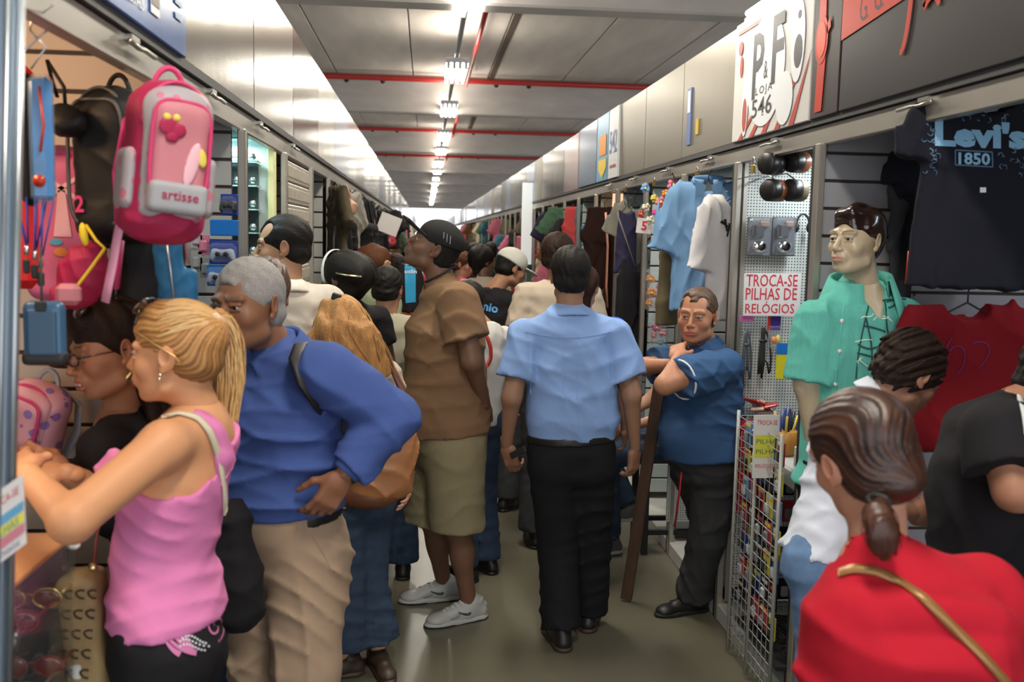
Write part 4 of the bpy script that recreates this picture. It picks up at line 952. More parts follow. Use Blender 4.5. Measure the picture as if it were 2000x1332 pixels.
# --- woman in the pink tank top (near left)
C_PINK = cloth('tank_pink', (.66, .20, .42)); C_CREAM = cloth('strap_cream', (.62, .56, .42))
J = PJ(1.64, 2.05, pelvis=(325, 1225), waist=(318, 1075, 2.05), chest=(350, 950, 2.05), neck=(390, 812, 2.06), head=(343, 690, 2.04), shL=(322, 868, 1.92), shR=(425, 850, 2.24), elL=(140, 1018, 1.72), elR=(262, 985, 2.28), wrL=(52, 925, 1.90), wrR=(128, 925, 2.12), hipL=(318, 1265, 1.97), hipR=(345, 1265, 2.13))
for n, dx in (('L', .0), ('R', -.05)):
    h_ = J['hip' + n]; J['kn' + n] = V(h_[0] + .0, h_[1], .47); J['an' + n] = V(h_[0] + .05, h_[1], .08)
feet(J, ('L', 0, -.85, .4), ('R', 0, -.85, .5))
def ponytail(D):
    # swept-back hair, tied high at the back
    P = [ell((0, -.017, .038), (.079, .103, .088), k=0), ell((0, -.05, -.02), (.062, .062, .05), k=.03), ell((0, -.085, .045), (.045, .04, .04), k=.03), ell((0, .02, .06), (.06, .07, .065), k=.02)]
    P += [cut(ell((0, .118, -.035), (.078, .078, .092)), .01), cut(ell((0, .13, -.12), (.12, .15, .09)), .01)]
    for sg in (-1, 1): P.append(cut(ell((sg * .086, .004, -.010), (.020, .026, .034)), .006))
    P.append(plane((0, 0, -.055), (0, .5, -1), .01))
    sw = swept(.0022, (0, -.115, .075), (0, 1, -.45), 40)
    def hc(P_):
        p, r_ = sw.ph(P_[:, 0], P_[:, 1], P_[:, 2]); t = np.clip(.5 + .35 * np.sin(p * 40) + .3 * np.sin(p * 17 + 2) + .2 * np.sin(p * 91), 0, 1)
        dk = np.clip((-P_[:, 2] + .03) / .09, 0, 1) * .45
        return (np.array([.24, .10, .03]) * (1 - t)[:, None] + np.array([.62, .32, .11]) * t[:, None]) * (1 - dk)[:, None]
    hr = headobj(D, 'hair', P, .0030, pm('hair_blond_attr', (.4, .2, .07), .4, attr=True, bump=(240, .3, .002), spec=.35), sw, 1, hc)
    W = lambda p: D['hc'] + D['hm'] @ (V(*p) * D['hs'])
    a = U(408, 618, 2.10); ctr = [a, U(440, 590, 2.13), U(448, 690, 2.14), U(436, 780, 2.14), U(444, 872, 2.12)]
    def path(t):
        c = bez(ctr, t); s = .015 + .023 * math.sin(min(1, t * 1.25) * PI * .75) ** 1; s *= (1 - .55 * max(0, t - .65) / .35)
        return c, V(s, 0, 0), V(0, s * .9, s * .2)
    C = [path(t)[0] for t in np.linspace(.02, .9, 9)]; R = [(path(t)[1][0] * .80, path(t)[1][0] * .70) for t in np.linspace(.02, .9, 9)]
    sdfobj('ponytail', [loft(C, R, [V(1, 0, 0)] * 9, k=.01)], .005, H_BLOND, D['root'], D['base'], streaks(.004, (0, 0, 1), 170, 5))
    strands(D, 'ponytail_strands', H_BLOND2, None, lambda t: (path(t)[0], path(t)[1] * 1.06, path(t)[2] * 1.06), 260, .0014, .005, 2, 12)
    strands(D, 'ponytail_strands', pm('hair_blond_dark', (.26, .11, .035), .4), None, path, 160, .0014, .005, 6, 12)
    # loose hairs lying over the crown
    m = MB(); rr = random.Random(4)
    for i in range(150):
        a0 = rr.uniform(-1.6, 1.6); e0 = rr.uniform(.35, 1.05); p0 = V(math.sin(a0) * .080, .055 * math.cos(a0) + .005, .045 + .085 * math.cos(a0)); p1 = V(rr.uniform(-.012, .012), -.118, .078 + rr.uniform(-.01, .01)); pts = []
        for j in range(9):
            t = j / 8 * e0 + (1 - e0) * .5; q = p0 * (1 - t) + p1 * t - V(0, -.017, .038); q = q / math.sqrt((q[0] / .0815) ** 2 + (q[1] / .106) ** 2 + (q[2] / .0915) ** 2) + V(0, -.017, .038); pts.append(q)
        m.tube(pts, .0009, 3)
    o = headmesh(D, 'hair_wisps', m, H_BLOND2, hr); o['kind'] = 'stuff'
    m = MB(); m.tube([a + V(0, .022 * math.cos(t), 0) + V(.008, 0, .02) * math.sin(t) * 1.2 - D['base'] for t in np.linspace(0, 2 * PI, 14)], .0055, 6); m.build('hair_tie', M_BLACK, D['root'])
    for k in range(3): m = MB(); m.tube([a - D['base'] + V(-.0, 0, .0), a - D['base'] + V(.02 - .012 * k, -.03, .03 - .01 * k)], .004, 5); m.build('hair_tie_end', M_BLACK, D['root'])
    # sunglasses pushed up, seen edge on
    gl = MB(); gl.tube([(-.083, .060, .062), (-.086, .01, .030), (-.087, -.035, .003), (-.086, -.05, -.014)], .0026, 5); headmesh(D, 'glasses_arm', gl, pm('glasses_gold', (.55, .32, .12), .25, .5))
    gl = MB(); gl.tube([(-.075, .060, .075), (-.03, .062, .128), (.03, .062, .128), (.075, .060, .075)], .004, 6); headmesh(D, 'glasses_frame', gl, pm('glasses_tort', (.03, .012, .008), .2))
    for sg in (-1, 1): gl = MB(); gl.ball((sg * .038, .064, .112), (.030, .006, .020), Rx(.7)); headmesh(D, 'glasses_lens', gl, pm('lens_dark', (.05, .02, .01), .08, coat=1))
    for z in (0, 1): gl = MB(); gl.ball((-.084, .002 + z * .002, -.040 - .010 * z), .0045); headmesh(D, 'earring', gl, pm('earring', (.7, .65, .5), .15, .9))
hf = nrm((-.985, .16, -.03))
r, D = figure(J, 'blonde person with high ponytail in pink tank top and black leggings, reaching left', skin=(.62, .30, .15), headM=HM(hf), vox=.008, hvox=.0026, hair=ponytail, fem=1, bust=.95, hs=.93, brow=(.20, .10, .04), lip=(.55, .16, .12), blush=.3, build=.95, armr=1.0,
    tors=dict(crotch=(.155, .115), pelvis=(.178, .120), waist=(.128, .108), chest=(.150, .100), sh=(.125, .078)),
    hands=dict(L=dict(dir=(-.5, .75, .1), back=(-.5, -.4, .8), curl=(.3, .4, .4, .5)), R=dict(dir=(-.85, -.3, .15), back=(-.3, -.4, .85), curl=(.5, .6, .6, .7))),
    top=dict(mat=C_PINK, name='tank_top', sleeves=False, ease=.006, hem=.018, amp=.007, seed=21, vox=.0065, neck=.11, neckdrop=.02, skirt=.006, dirs=[(.1, .1, 1), (-.2, 0, 1), (.25, 0, 1)], scale=.95,
        cuts=[cut(cone(U(322, 868, 1.62), U(338, 880, 2.16), .088, .108), .010), cut(cone(J['shR'] + V(-.04, .16, .02), J['shR'] + V(-.01, -.02, .03), .085, .060), .012), cut(ell(J['neck'] + V(-.07, -.02, -.02), (.09, .085, .10)), .01), cut(ell(J['neck'] + V(.05, .0, .02), (.06, .075, .08)), .01)]),
    bottom=dict(mat=C_BLK2, name='leggings', length=1.9, kr=.062, ar=.05, hipr=.10, waist=.06, amp=.003, ease=.005, vox=.008), shoes=dict(mat=M_SHOEB))
tgt = D['top']
# straps over the shoulder blades and a cream bra strap
def strap(D, name, pix, w, mat, n=16, th=.003, parent=None):
    pts = [U(*p) - D['base'] for p in pix]; pts = [bez(pts, t) for t in np.linspace(0, 1, n)] if len(pts) <= 4 else pts
    return MB().tube(pts, w, 6, flat=(1, .22), up=(0, -.6, .5)).build(name, mat, parent or D['root'])
def skinstrap(D, name, pix, w, mat, Yo=1.6, off=.003, targets=None, dirv=(0, -1, 0.1)):
    T = targets or [D['body'], D['top']]; bvs = [BVHTree.FromPolygons([tuple(v.co) for v in t.data.vertices], [tuple(p.vertices) for p in t.data.polygons]) for t in T]
    cpos = V(0, 0, CAM_H) - D['base']; L_ = []
    P = [V(*p[:2]) for p in pix]; seg = []
    for i in range(len(P) - 1):
        for t in np.linspace(0, 1, 6, endpoint=False): seg.append(P[i] * (1 - t) + P[i + 1] * t)
    seg.append(P[-1])
    for q in seg:
        w2 = U(q[0], q[1], 1.0) - V(0, 0, CAM_H); w2 = nrm(w2); best = None
        for bv in bvs:
            h = bv.ray_cast(Vector(cpos), Vector(w2), 9)
            if h[0] is not None and (best is None or h[3] < best[3]): best = h
        if best: L_.append((np.array(best[0]) + nrm(np.array(best[1])) * off, np.array(best[1])))
    if len(L_) < 3: return None
    pos = np.array([l[0] for l in L_]); nn = np.array([l[1] for l in L_])
    for _ in range(3): pos[1:-1] = (pos[:-2] + 2 * pos[1:-1] + pos[2:]) / 4; nn[1:-1] = (nn[:-2] + 2 * nn[1:-1] + nn[2:]) / 4
    T_ = np.gradient(pos, axis=0); T_ /= np.linalg.norm(T_, axis=1, keepdims=True); S_ = np.cross(nn, T_); S_ /= np.linalg.norm(S_, axis=1, keepdims=True)
    v = []; f = []; ws = np.broadcast_to(np.asarray(w, float), (len(pos),)) if np.ndim(w) == 0 else np.interp(np.linspace(0, 1, len(pos)), np.linspace(0, 1, len(w)), w)
    for i in range(len(pos)):
        for a, b in ((-1, -.5), (-1, .6), (1, .6), (1, -.5)): v.append(pos[i] + S_[i] * a * ws[i] + nn[i] * b * .004)
    for i in range(len(pos) - 1):
        for j in range(4): k = (j + 1) % 4; f.append((i * 4 + j, i * 4 + k, (i + 1) * 4 + k, (i + 1) * 4 + j))
    f += [(0, 1, 2, 3), tuple(4 * (len(pos) - 1) + j for j in (3, 2, 1, 0))]
    return obj(name, rawmesh(name, v, f, mat), D['root'])
skinstrap(D, 'tank_strap', [(378, 808), (400, 815), (425, 843), (438, 890), (440, 930)], [.010, .013, .018, .022, .028], C_PINK)
skinstrap(D, 'bra_strap', [(322, 818), (350, 810), (385, 818), (408, 845), (425, 890), (434, 950), (436, 1010)], .007, C_CREAM, off=.005)
# pink flame print and spiral on the leggings
def projpix(D, name, polys, mat, T, off=.0035, mx=6):
    """flat print drawn where the photograph shows it, laid on to the cloth"""
    bv = BVHTree.FromPolygons([tuple(v.co) for v in T.data.vertices], [tuple(p.vertices) for p in T.data.polygons]); VV = []; FF = []; cpos = V(0, 0, CAM_H) - D['base']
    for poly in polys:
        n = len(poly); P, tr = subdiv2d([V(*p) for p in poly], [tuple(range(n))] if n > 4 or n == 3 else [(0, 1, 2), (0, 2, 3)], mx); ok = {}
        for i, q in enumerate(P):
            d = nrm(U(q[0], q[1], 1.0) - V(0, 0, CAM_H)); h = bv.ray_cast(Vector(cpos), Vector(d), 9)
            if h[0] is not None: ok[i] = np.array(h[0]) - d * off
        ix = {}
        for t in tr:
            if all(i in ok for i in t):
                for i in t:
                    if i not in ix: ix[i] = len(VV); VV.append(ok[i])
                FF.append(tuple(ix[i] for i in t))
    if not FF: return None
    return obj(name, rawmesh(name, VV, FF, mat, smooth=True), T, kind='stuff')
def ribbon(pts, w0, w1=None, n=12):
    """tapering 2D stroke as quads"""
    pts = [bez([V(*p) for p in pts], t) for t in np.linspace(0, 1, n)]; w1 = w0 if w1 is None else w1; out = []; L_ = []; R_ = []
    for i, p in enumerate(pts):
        d = (pts[min(i + 1, n - 1)] - pts[max(i - 1, 0)]); d = d / (np.linalg.norm(d) + 1e-9); nn = V(-d[1], d[0]); t = i / (n - 1)
        w = (w0 + (w1 - w0) * t) / 2; L_.append(p + nn * w); R_.append(p - nn * w)
    return [[L_[i], L_[i + 1], R_[i + 1], R_[i]] for i in range(n - 1)]
M_PP = pm('print_pink', (.55, .16, .34), .6); M_PW = pm('print_silver', (.6, .62, .66), .3)
pol = []
for a in ([(384, 1275), (340, 1270), (322, 1240), (312, 1218)], [(378, 1268), (345, 1255), (335, 1235), (325, 1216)], [(372, 1262), (352, 1245), (350, 1230), (338, 1216)], [(366, 1254), (362, 1240), (362, 1228), (348, 1214)], [(352, 1278), (330, 1268), (326, 1250), (314, 1243)]): pol += ribbon(a, 12, 1.5)
q = [(422, 1222)]
for ph in (0, PI):
    for k in range(14):
        a0, a1 = ph + k * .32, ph + (k + 1) * .32; r0, r1 = 5 + k * 1.9, 5 + (k + 1) * 1.9; w_ = 2.6
        f_ = lambda a, r_: (422 + r_ * .62 * math.cos(a), 1222 + r_ * math.sin(a)); pol.append([f_(a0, r0 - w_), f_(a1, r1 - w_), f_(a1, r1 + w_), f_(a0, r0 + w_)])
projpix(D, 'pink_print', pol, M_PP, D['bottom'])
pol = []
for a in ([(352, 1252), (370, 1240), (380, 1262), (408, 1262)], [(352, 1262), (372, 1250), (382, 1270), (400, 1270)], [(356, 1246), (376, 1232), (386, 1254), (402, 1256)]):
    for t in np.linspace(0, 1, 9): c = bez([V(*p) for p in a], t); pol.append([(c[0] - 2, c[1] - 2), (c[0] + 2, c[1] - 2), (c[0] + 2, c[1] + 2), (c[0] - 2, c[1] + 2)])
projpix(D, 'rhinestones', pol, M_PW, D['bottom'], off=.005)

# --- dark haired woman with glasses, smiling into the stall
J = PJ(1.63, 2.42, pelvis=(330, 1150), waist=(310, 1040), chest=(262, 915, 2.40), neck=(240, 812, 2.40), head=(218, 682, 2.36), shL=(205, 880, 2.22), shR=(285, 850, 2.58), elL=(225, 1010, 2.22), elR=(255, 985, 2.62), wrL=(130, 935, 2.18), wrR=(165, 905, 2.42), hipL=(330, 1180, 2.33), hipR=(340, 1180, 2.5))
for n in 'LR': h_ = J['hip' + n]; J['kn' + n] = V(h_[0] - .02, h_[1], .46); J['an' + n] = V(h_[0], h_[1], .08)
feet(J, ('L', 0, -.9, -.1), ('R', 0, -.9, .1))
def wavyhair(D):
    P = [ell((0, -.020, .045), (.088, .108, .092), k=0), ell((0, -.075, -.03), (.085, .065, .10), k=.04), cone((-.03, -.085, -.06), (-.04, -.06, -.21), .062, .030, k=.04), cone((.03, -.085, -.06), (.06, -.10, -.20), .062, .030, k=.04), ell((0, .045, .092), (.06, .045, .04), k=.03)]
    P += [cut(ell((0, .125, -.040), (.072, .075, .088)), .012), cut(cone((0, .03, -.10), (0, .12, -.2), .06, .09), .02)]
    headobj(D, 'hair', P, .0045, H_DBROWN, streaks(.006, (.1, -.5, -.85), 110, 8), 1)
    cur = bez
    for sg, sd in ((-1, 1), (1, 2), (0, 3)):
        ctr = [D['hc'] + D['hm'] @ V(*p) for p in ((sg * .03, -.04, .12), (sg * .085 - .02, -.11, .06), (sg * .09 - .02, -.10, -.08), (sg * .07 - .03, -.05, -.24))]
        strands(D, 'hair_strands', H_DBROWN if sd != 2 else pm('hair_highlight', (.16, .075, .035), .4), None, lambda t, ctr=ctr: (bez(ctr, t), D['hm'] @ V(.030, 0, 0), D['hm'] @ V(0, .022, .01)), 110, .0018, .007, sd, 10)
    gm = pm('glasses_dark', (.015, .012, .018), .15, coat=.5)
    for sg in (-1, 1):
        m = MB(); m.tube([(sg * .033 + .024 * math.cos(a), .106 - .010 * math.cos(a) * sg * .6, .000 + .0155 * math.sin(a)) for a in np.linspace(0, 2 * PI, 18)], .0026, 5, cap=False); headmesh(D, 'glasses_rim', m, gm)
        m = MB(); m.tube([(sg * .058, .101, .004), (sg * .078, .05, .004), (sg * .084, -.01, .0)], .003, 5, flat=(1, .6)); headmesh(D, 'glasses_arm', m, gm)
    m = MB(); m.tube([(-.010, .112, .004), (0, .114, .007), (.010, .112, .004)], .0022, 5); headmesh(D, 'glasses_bridge', m, gm)
    m = MB(); m.box((0, .0965, -.064), (.019, .006, .0042), bev=.002); headmesh(D, 'teeth', m, pm('teeth', (.75, .72, .66), .25))
    # sunglasses worn on top of the hair
    lm = pm('lens_mirror', (.035, .018, .015), .06, coat=1.)
    for sg in (-1, 1): m = MB(); m.ball((sg * .036 - .01, .062, .118), (.032, .012, .026), Rx(.75), 14, 0, 9); headmesh(D, 'sunglasses_lens', m, lm)
    m = MB(); m.tube([(-.05, .06, .12), (0, .07, .128), (.05, .06, .12)], .004, 6); headmesh(D, 'sunglasses_frame', m, gm)
    m = MB(); rr = random.Random(1)
    for i in range(4): m.ball((-.062 + .02 * i, .082 - .006 * (i % 2), .112 + .008 * (i % 2)), .004)
    m = MB(); w = [(-.085, -.012, -.052), (-.085, -.028, -.075), (-.085, -.008, -.090), (-.085, .010, -.072), (-.085, -.012, -.052)]; m.tube(w, .0042, 6); headmesh(D, 'hoop_earring', m, pm('earring_gold', (.75, .62, .30), .2, .9))
r, D = figure(J, 'person with dark wavy hair, black glasses and black top smiling into bag stall', skin=(.42, .185, .095), headM=HM((-.80, -.58, -.20), (-.12, 0, 1)), hvox=.0026, vox=.010, hair=wavyhair, fem=1, smile=1.2, open_=.7, bust=.9, hs=1.0, brow=(.05, .025, .015), lip=(.40, .07, .06), blush=.35, build=.95,
    hands=dict(L=dict(dir=(-.6, -.15, .45), back=(-.2, -.75, .6), curl=(.7, .8, .8, .9), thumb=.9, vox=.003), R=dict(dir=(.2, -.75, .15), back=(-.3, -.2, .9), curl=(.7, .8, .8, .8), thumb=.8)),
    top=dict(mat=C_BLK2, long=True, sleeve=.62, ease=.012, hem=-.05, amp=.012, seed=2, vox=.009, sr=(.062, .060), neck=.09, neckdrop=.02, name='blouse'),
    bottom=dict(mat=C_BLK, length=2., kr=.075, ar=.07, hipr=.105, amp=.004), shoes=None)
b0 = U(452, 1080, 2.42); bk_ = empty('handbag', b0, 'black cloth shoulder bag between the pink tank top and the beige trousers', 'bag')
sdfobj('bag_body', [rbox(U(455, 1100, 2.44), (.048, .06, .155), .035, Ry(-.10), k=.03), ell(U(462, 1150, 2.44), (.058, .06, .11), k=.04)], .008, C_BLK2, bk_, b0, folds(.010, 8))
MB().tube([U(438, 960, 2.44) - b0, U(425, 880, 2.40) - b0, U(412, 830, 2.36) - b0], .010, 6, flat=(1, .4)).build('strap', C_BLK2, bk_)
# --- crowd figures in the middle ground
# man in white shirt by the watch stall
def slick(mat=H_BLACK): return short_hair(mat, .009, -.075, side=-.028, recess=1.2, front=.05, rough=.002, d=(0, -1, -.3), seed=4)
C_WHT = cloth('shirt_white', (.60, .54, .47)); C_JEAN = cloth('jeans_blue', (.035, .055, .095), var=(30, .25)); C_GRY = cloth('trousers_grey', (.045, .047, .05)); C_CRM = cloth('jacket_cream', (.36, .34, .25)); C_TAN = cloth('tee_beige', (.50, .41, .32))
J = skel((-.59, 4.12, 0), .5, 1.84); sh_ = U(552, 482, 4.12) - J['head']; 
for k in J:
    if k != 'h' and k[:3] not in ('toe', 'anL', 'anR') and k[:2] != 'kn': J[k] = J[k] + sh_
r, D = figure(J, 'person in open-collared white shirt with slicked back hair beside the watch stall', skin=(.42, .22, .13), headM=HM((-.97, -.08, -.06)), hair=slick(), vox=.012, hvox=.003, stubble=.2, brow=(.02, .012, .01), lip=(.32, .13, .10),
    top=dict(mat=C_WHT, long=True, sleeve=.9, hem=-.05, amp=.012, seed=3, vox=.010, collar=dict(gap=.5), vneck=.10), bottom=dict(mat=C_GRY, length=2), shoes=dict(mat=M_SHOEB))
# short person with dark curly hair behind the elderly man (mostly hidden)
J = skel(V(*U(515, 900, 3.35)[:2], 0), -.3, 1.69)
r, D = figure(J, 'person with dark curly hair mostly hidden behind the grey haired elderly person', skin=(.36, .19, .11), headM=HM((.2, 1, .1)), hair=short_hair(H_BROWN, .018, -.06, rough=.006, seed=14, side=-.03), vox=.014, hvox=.006, top=dict(mat=C_GRY, hem=-.05, vox=.014), bottom=dict(mat=C_JEAN, length=2, vox=.014), shoes=dict(mat=M_SHOEB, vox=.01), eyes=False)
# woman with black hair and white hair band
J = skel(V(*U(672, 900, 4.55)[:2], 0), .6, 1.72); J['head'] = U(672, 545, 4.55)
def bandhair(D):
    P = [ell((0, -.02, .04), (.098, .115, .098), k=0), ell((0, -.10, .02), (.085, .075, .08), k=.03), cut(ell((0, .125, -.035), (.074, .075, .08)), .01), ell((0, -.05, -.05), (.07, .06, .05), k=.03)]
    headobj(D, 'hair', P, .006, H_BLACK, streaks(.004, (0, -.8, -.5), 120, 4), 1)
    m = MB(); m.tube([(.101 * math.cos(a), .045, .035 + .104 * math.sin(a)) for a in np.linspace(-.5, PI + .5, 24)], .0085, 6, flat=(1, .4)); headmesh(D, 'hair_band', m, pm('band_white', (.62, .62, .60), .4))
    m = MB(); m.tube([(-.098, -.035, .03), (-.105, -.09, .02), (-.07, -.16, .01)], .005, 6); headmesh(D, 'hair_pin', m, pm('pin_gold', (.7, .62, .4), .25, .9))
r, D = figure(J, 'person with voluminous black hair held by a white hair band', skin=(.10, .05, .03), headM=HM((-.8, .55, -.05)), hair=bandhair, vox=.014, hvox=.005, fem=1, top=dict(mat=C_BLK2, hem=-.05, vox=.013), bottom=dict(mat=C_BLK, length=2, vox=.014), shoes=dict(mat=M_SHOEB, vox=.01), eyes=False)
# blonde woman with long hair, jeans and a tan bag
J = PJ(1.58, 3.9, pelvis=(704, 965, 3.90), waist=(700, 880, 3.9), chest=(696, 790, 3.9), neck=(682, 690, 3.9), head=(666, 632, 3.88), shL=(628, 735, 3.84), shR=(756, 730, 3.97), elL=(622, 850, 3.8), elR=(782, 850, 4.0), wrL=(640, 930, 3.75), wrR=(790, 930, 3.95), hipL=(672, 985, 3.86), hipR=(728, 985, 3.94), knL=(680, 1130, 3.86), knR=(722, 1130, 3.94), anL=(672, 1285, 3.84), anR=(738, 1290, 3.92))
feet(J, ('L', 0, -.9, -.2), ('R', 0, .3, -.9))
def longblond(D):
    P = [ell((0, -.018, .038), (.085, .105, .09), k=0), cut(ell((0, .12, -.035), (.072, .075, .085)), .01), ell((0, -.06, -.03), (.075, .05, .07), k=.03)]
    hr = headobj(D, 'hair', P, .005, H_BLOND, streaks(.003, (0, -.6, -.8), 140, 4), 1)
    ctr = [U(660, 600, 3.80), U(668, 640, 3.72), U(690, 690, 3.70), U(725, 745, 3.74)]
    w = lambda t: .055 + .075 * math.sin(min(1, .12 + t) * PI * .62) * (1 if t < .6 else 1 - (t - .6) * 1.1)
    C = [bez(ctr, t) for t in np.linspace(0, 1, 8)]; C2 = [U(655, 600, 3.80), U(640, 650, 3.74), U(625, 720, 3.74), U(618, 752, 3.78)]
    sdfobj('long_hair', [loft(C, [(w(t) * .95, .035) for t in np.linspace(0, 1, 8)], [V(1, .1, .25)] * 8, k=.02), loft(C2, [(.06, .03), (.065, .035), (.045, .03), (.02, .02)], [V(1, 0, 0)] * 4, k=.03)], .0065, H_BLOND, D['root'], D['base'], streaks(.007, (.35, 0, -1), 90, 6))
    strands(D, 'hair_strands', H_BLOND2, None, lambda t: (bez(ctr, t) + V(0, -.004, 0), V(1, .1, .2) * w(t), V(0, .030, 0)), 150, .0022, .012, 4, 9)
    strands(D, 'hair_strands', pm('hair_brown_strand', (.16, .07, .02), .5), None, lambda t: (bez(ctr, t) + V(0, -.004, 0), V(1, .1, .2) * w(t), V(0, .032, 0)), 110, .0022, .012, 7, 9)
    MB().box(U(657, 580, 3.79) - D['base'], (.018, .012, .014), Ry(.3), bev=.004).build('hair_clip', M_BLACK, D['root'])
r, D = figure(J, 'person with long blonde hair and flared blue jeans behind the royal blue shirt', skin=(.60, .33, .21), headM=HM((-.6, .8, .0)), hair=longblond, fem=1, vox=.011, hvox=.006, build=.98, eyes=False,
    top=dict(mat=cloth('top_white', (.5, .42, .34)), sleeve=.3, hem=-.05, vox=.011, neck=.10), bottom=dict(mat=C_JEAN, name='jeans', length=1.86, kr=.075, ar=.105, hipr=.105, vox=.010, amp=.008), shoes=dict(mat=pm('sandal_brown', (.05, .03, .02), .5)))
hb = empty('handbag', U(750, 880, 3.72), 'large slouchy tan leather handbag on the arm of the blonde person', 'handbag'); b0 = U(750, 880, 3.72)
M_TANL = pm('leather_tan', (.38, .16, .06), .45, var=(8, .2), bump=(60, .3, .004)); M_BRNL = pm('leather_brown', (.14, .05, .025), .4)
sdfobj('bag_body', [ell(U(752, 890, 3.75), (.125, .06, .17), Ry(.25), k=.02), ell(U(735, 940, 3.75), (.13, .06, .09), Ry(.1), k=.04), cut(ell(U(752, 770, 3.75), (.12, .1, .06)), .02)], .008, M_TANL, hb, b0, folds(.012, 4, 1.0))
sdfobj('bag_base', [ell(U(722, 968, 3.75), (.125, .066, .055), Ry(-.05), k=.02)], .008, M_BRNL, hb, b0)
MB().tube([U(*p) - b0 for p in [(700, 820, 3.74), (730, 740, 3.78), (760, 705, 3.84), (785, 760, 3.82), (800, 850, 3.76)]], .016, 6, flat=(1, .3)).build('strap', M_BRNL, hb)
# --- man in navy polo, arms crossed, leaning on a plank
C_POLO = cloth('polo_navy', (.034, .080, .175)); C_PIPE = pm('piping_white', (.6, .62, .62), .7)
J = PJ(1.70, 4.45, pelvis=(1376, 890, 4.36), waist=(1374, 825, 4.36), chest=(1372, 745, 4.34), neck=(1374, 672, 4.34), head=(1362, 616, 4.30), shL=(1416, 716, 4.20), shR=(1322, 712, 4.48), elL=(1298, 752, 4.04), elR=(1262, 716, 4.42), wrL=(1322, 702, 4.14), wrR=(1318, 712, 4.22), hipL=(1398, 915, 4.34), hipR=(1356, 915, 4.48), knL=(1380, 1055, 4.36), knR=(1400, 1050, 4.72), anL=(1352, 1170, 4.46), anR=(1408, 1120, 4.95))
feet(J, ('L', 0, -.95, -.3), ('R', 0, -.3, -.9))
J['anR'] = J['anR'] + V(0, 0, .10); J['toeR'] = J['anR'] + V(.04, -.05, -.13)
C_GT = cloth('trousers_charcoal', (.040, .040, .042))
r, D = figure(J, 'smiling person in navy polo shirt leaning with crossed arms on a plank', skin=(.42, .19, .105), headM=HM((-.52, -.85, -.06), (.04, 0, 1)), hair=short_hair(H_BROWN, .006, -.045, side=-.002, recess=.9, front=.066, rough=.0025, vox=.0035, seed=5), smile=1.3, fat=.55, vox=.009, hvox=.0028, brow=(.10, .05, .03), lip=(.40, .11, .09), blush=.5, iris=(.08, .09, .10), belly=.7, hs=1.06, build=1.03,
    tors=dict(crotch=(.155, .125), pelvis=(.175, .155), waist=(.175, .160), chest=(.175, .145), sh=(.140, .10)),
    hands=dict(L=dict(dir=(.15, .55, .35), back=(-.5, -.6, .6), curl=(.5, .6, .6, .7)), R=dict(dir=(.75, -.5, -.1), back=(-.3, -.6, .7), curl=(.4, .5, .5, .6))),
    top=dict(mat=C_POLO, name='polo_shirt', sleeve=.72, ease=.013, hem=-.015, amp=.010, seed=31, vox=.008, sr=(.080, .084), skirt=.020, collar=dict(r=.070, h=.032, gap=.35, stripe=C_PIPE), dirs=[(.2, 0, 1), (.6, 0, .7), (-.4, .2, 1)], scale=1.4),
    bottom=dict(mat=C_GT, length=1.98, kr=.082, ar=.082, hipr=.115, waist=.03, amp=.012, seed=9, vox=.009, dirs=[(.7, 0, .5), (-.3, 0, 1), (.2, .2, 1)]),
    shoes=dict(mat=M_SHOEB, sole=M_SOLEB, lace=M_BLACK))
e = J['shL'] + (J['elL'] - J['shL']) * .72; d = nrm(J['elL'] - J['shL']); fr_ = frame(x=nrm(np.cross(d, V(0, 0, 1))), z=d)
MB().tube([e - D['base'] + fr_ @ V(math.cos(a), math.sin(a), 0) * .0865 for a in np.linspace(0, 2 * PI, 26)], .005, 6).build('sleeve_piping', C_PIPE, D['top'])
# plank he leans on
a, b = U(1222, 1196, 4.60), U(1291, 735, 4.36); a[2] = .012
zz_ = nrm(b - a); xx_ = nrm(V(.9, -.45, 0) - zz_ * (V(.9, -.45, 0) @ zz_)); fr_ = np.stack([xx_, np.cross(zz_, xx_), zz_], 1); L_ = np.linalg.norm(b - a)
MB().box((a + b) / 2, (.028, .011, L_ / 2), fr_, bev=.003).build('plank', pm('wood_dark', (.075, .038, .022), .5, var=(9, .4, (6, 6, .6)), bump=(60, .2, .002)), label='dark wooden plank leaning upright under the crossed arms', cat='plank')
strip_pts = [U(1332, 905, 4.30), U(1326, 970, 4.31), U(1318, 1028, 4.32)]; o_ = MB().tube([p - strip_pts[0] for p in strip_pts], .013, 6, flat=(1, .3)).build('strap', pm('strap_red', (.50, .015, .02), .5), label='bright red strap hanging below the hem of the navy polo', cat='strap'); o_.location = [float(a) for a in strip_pts[0]]
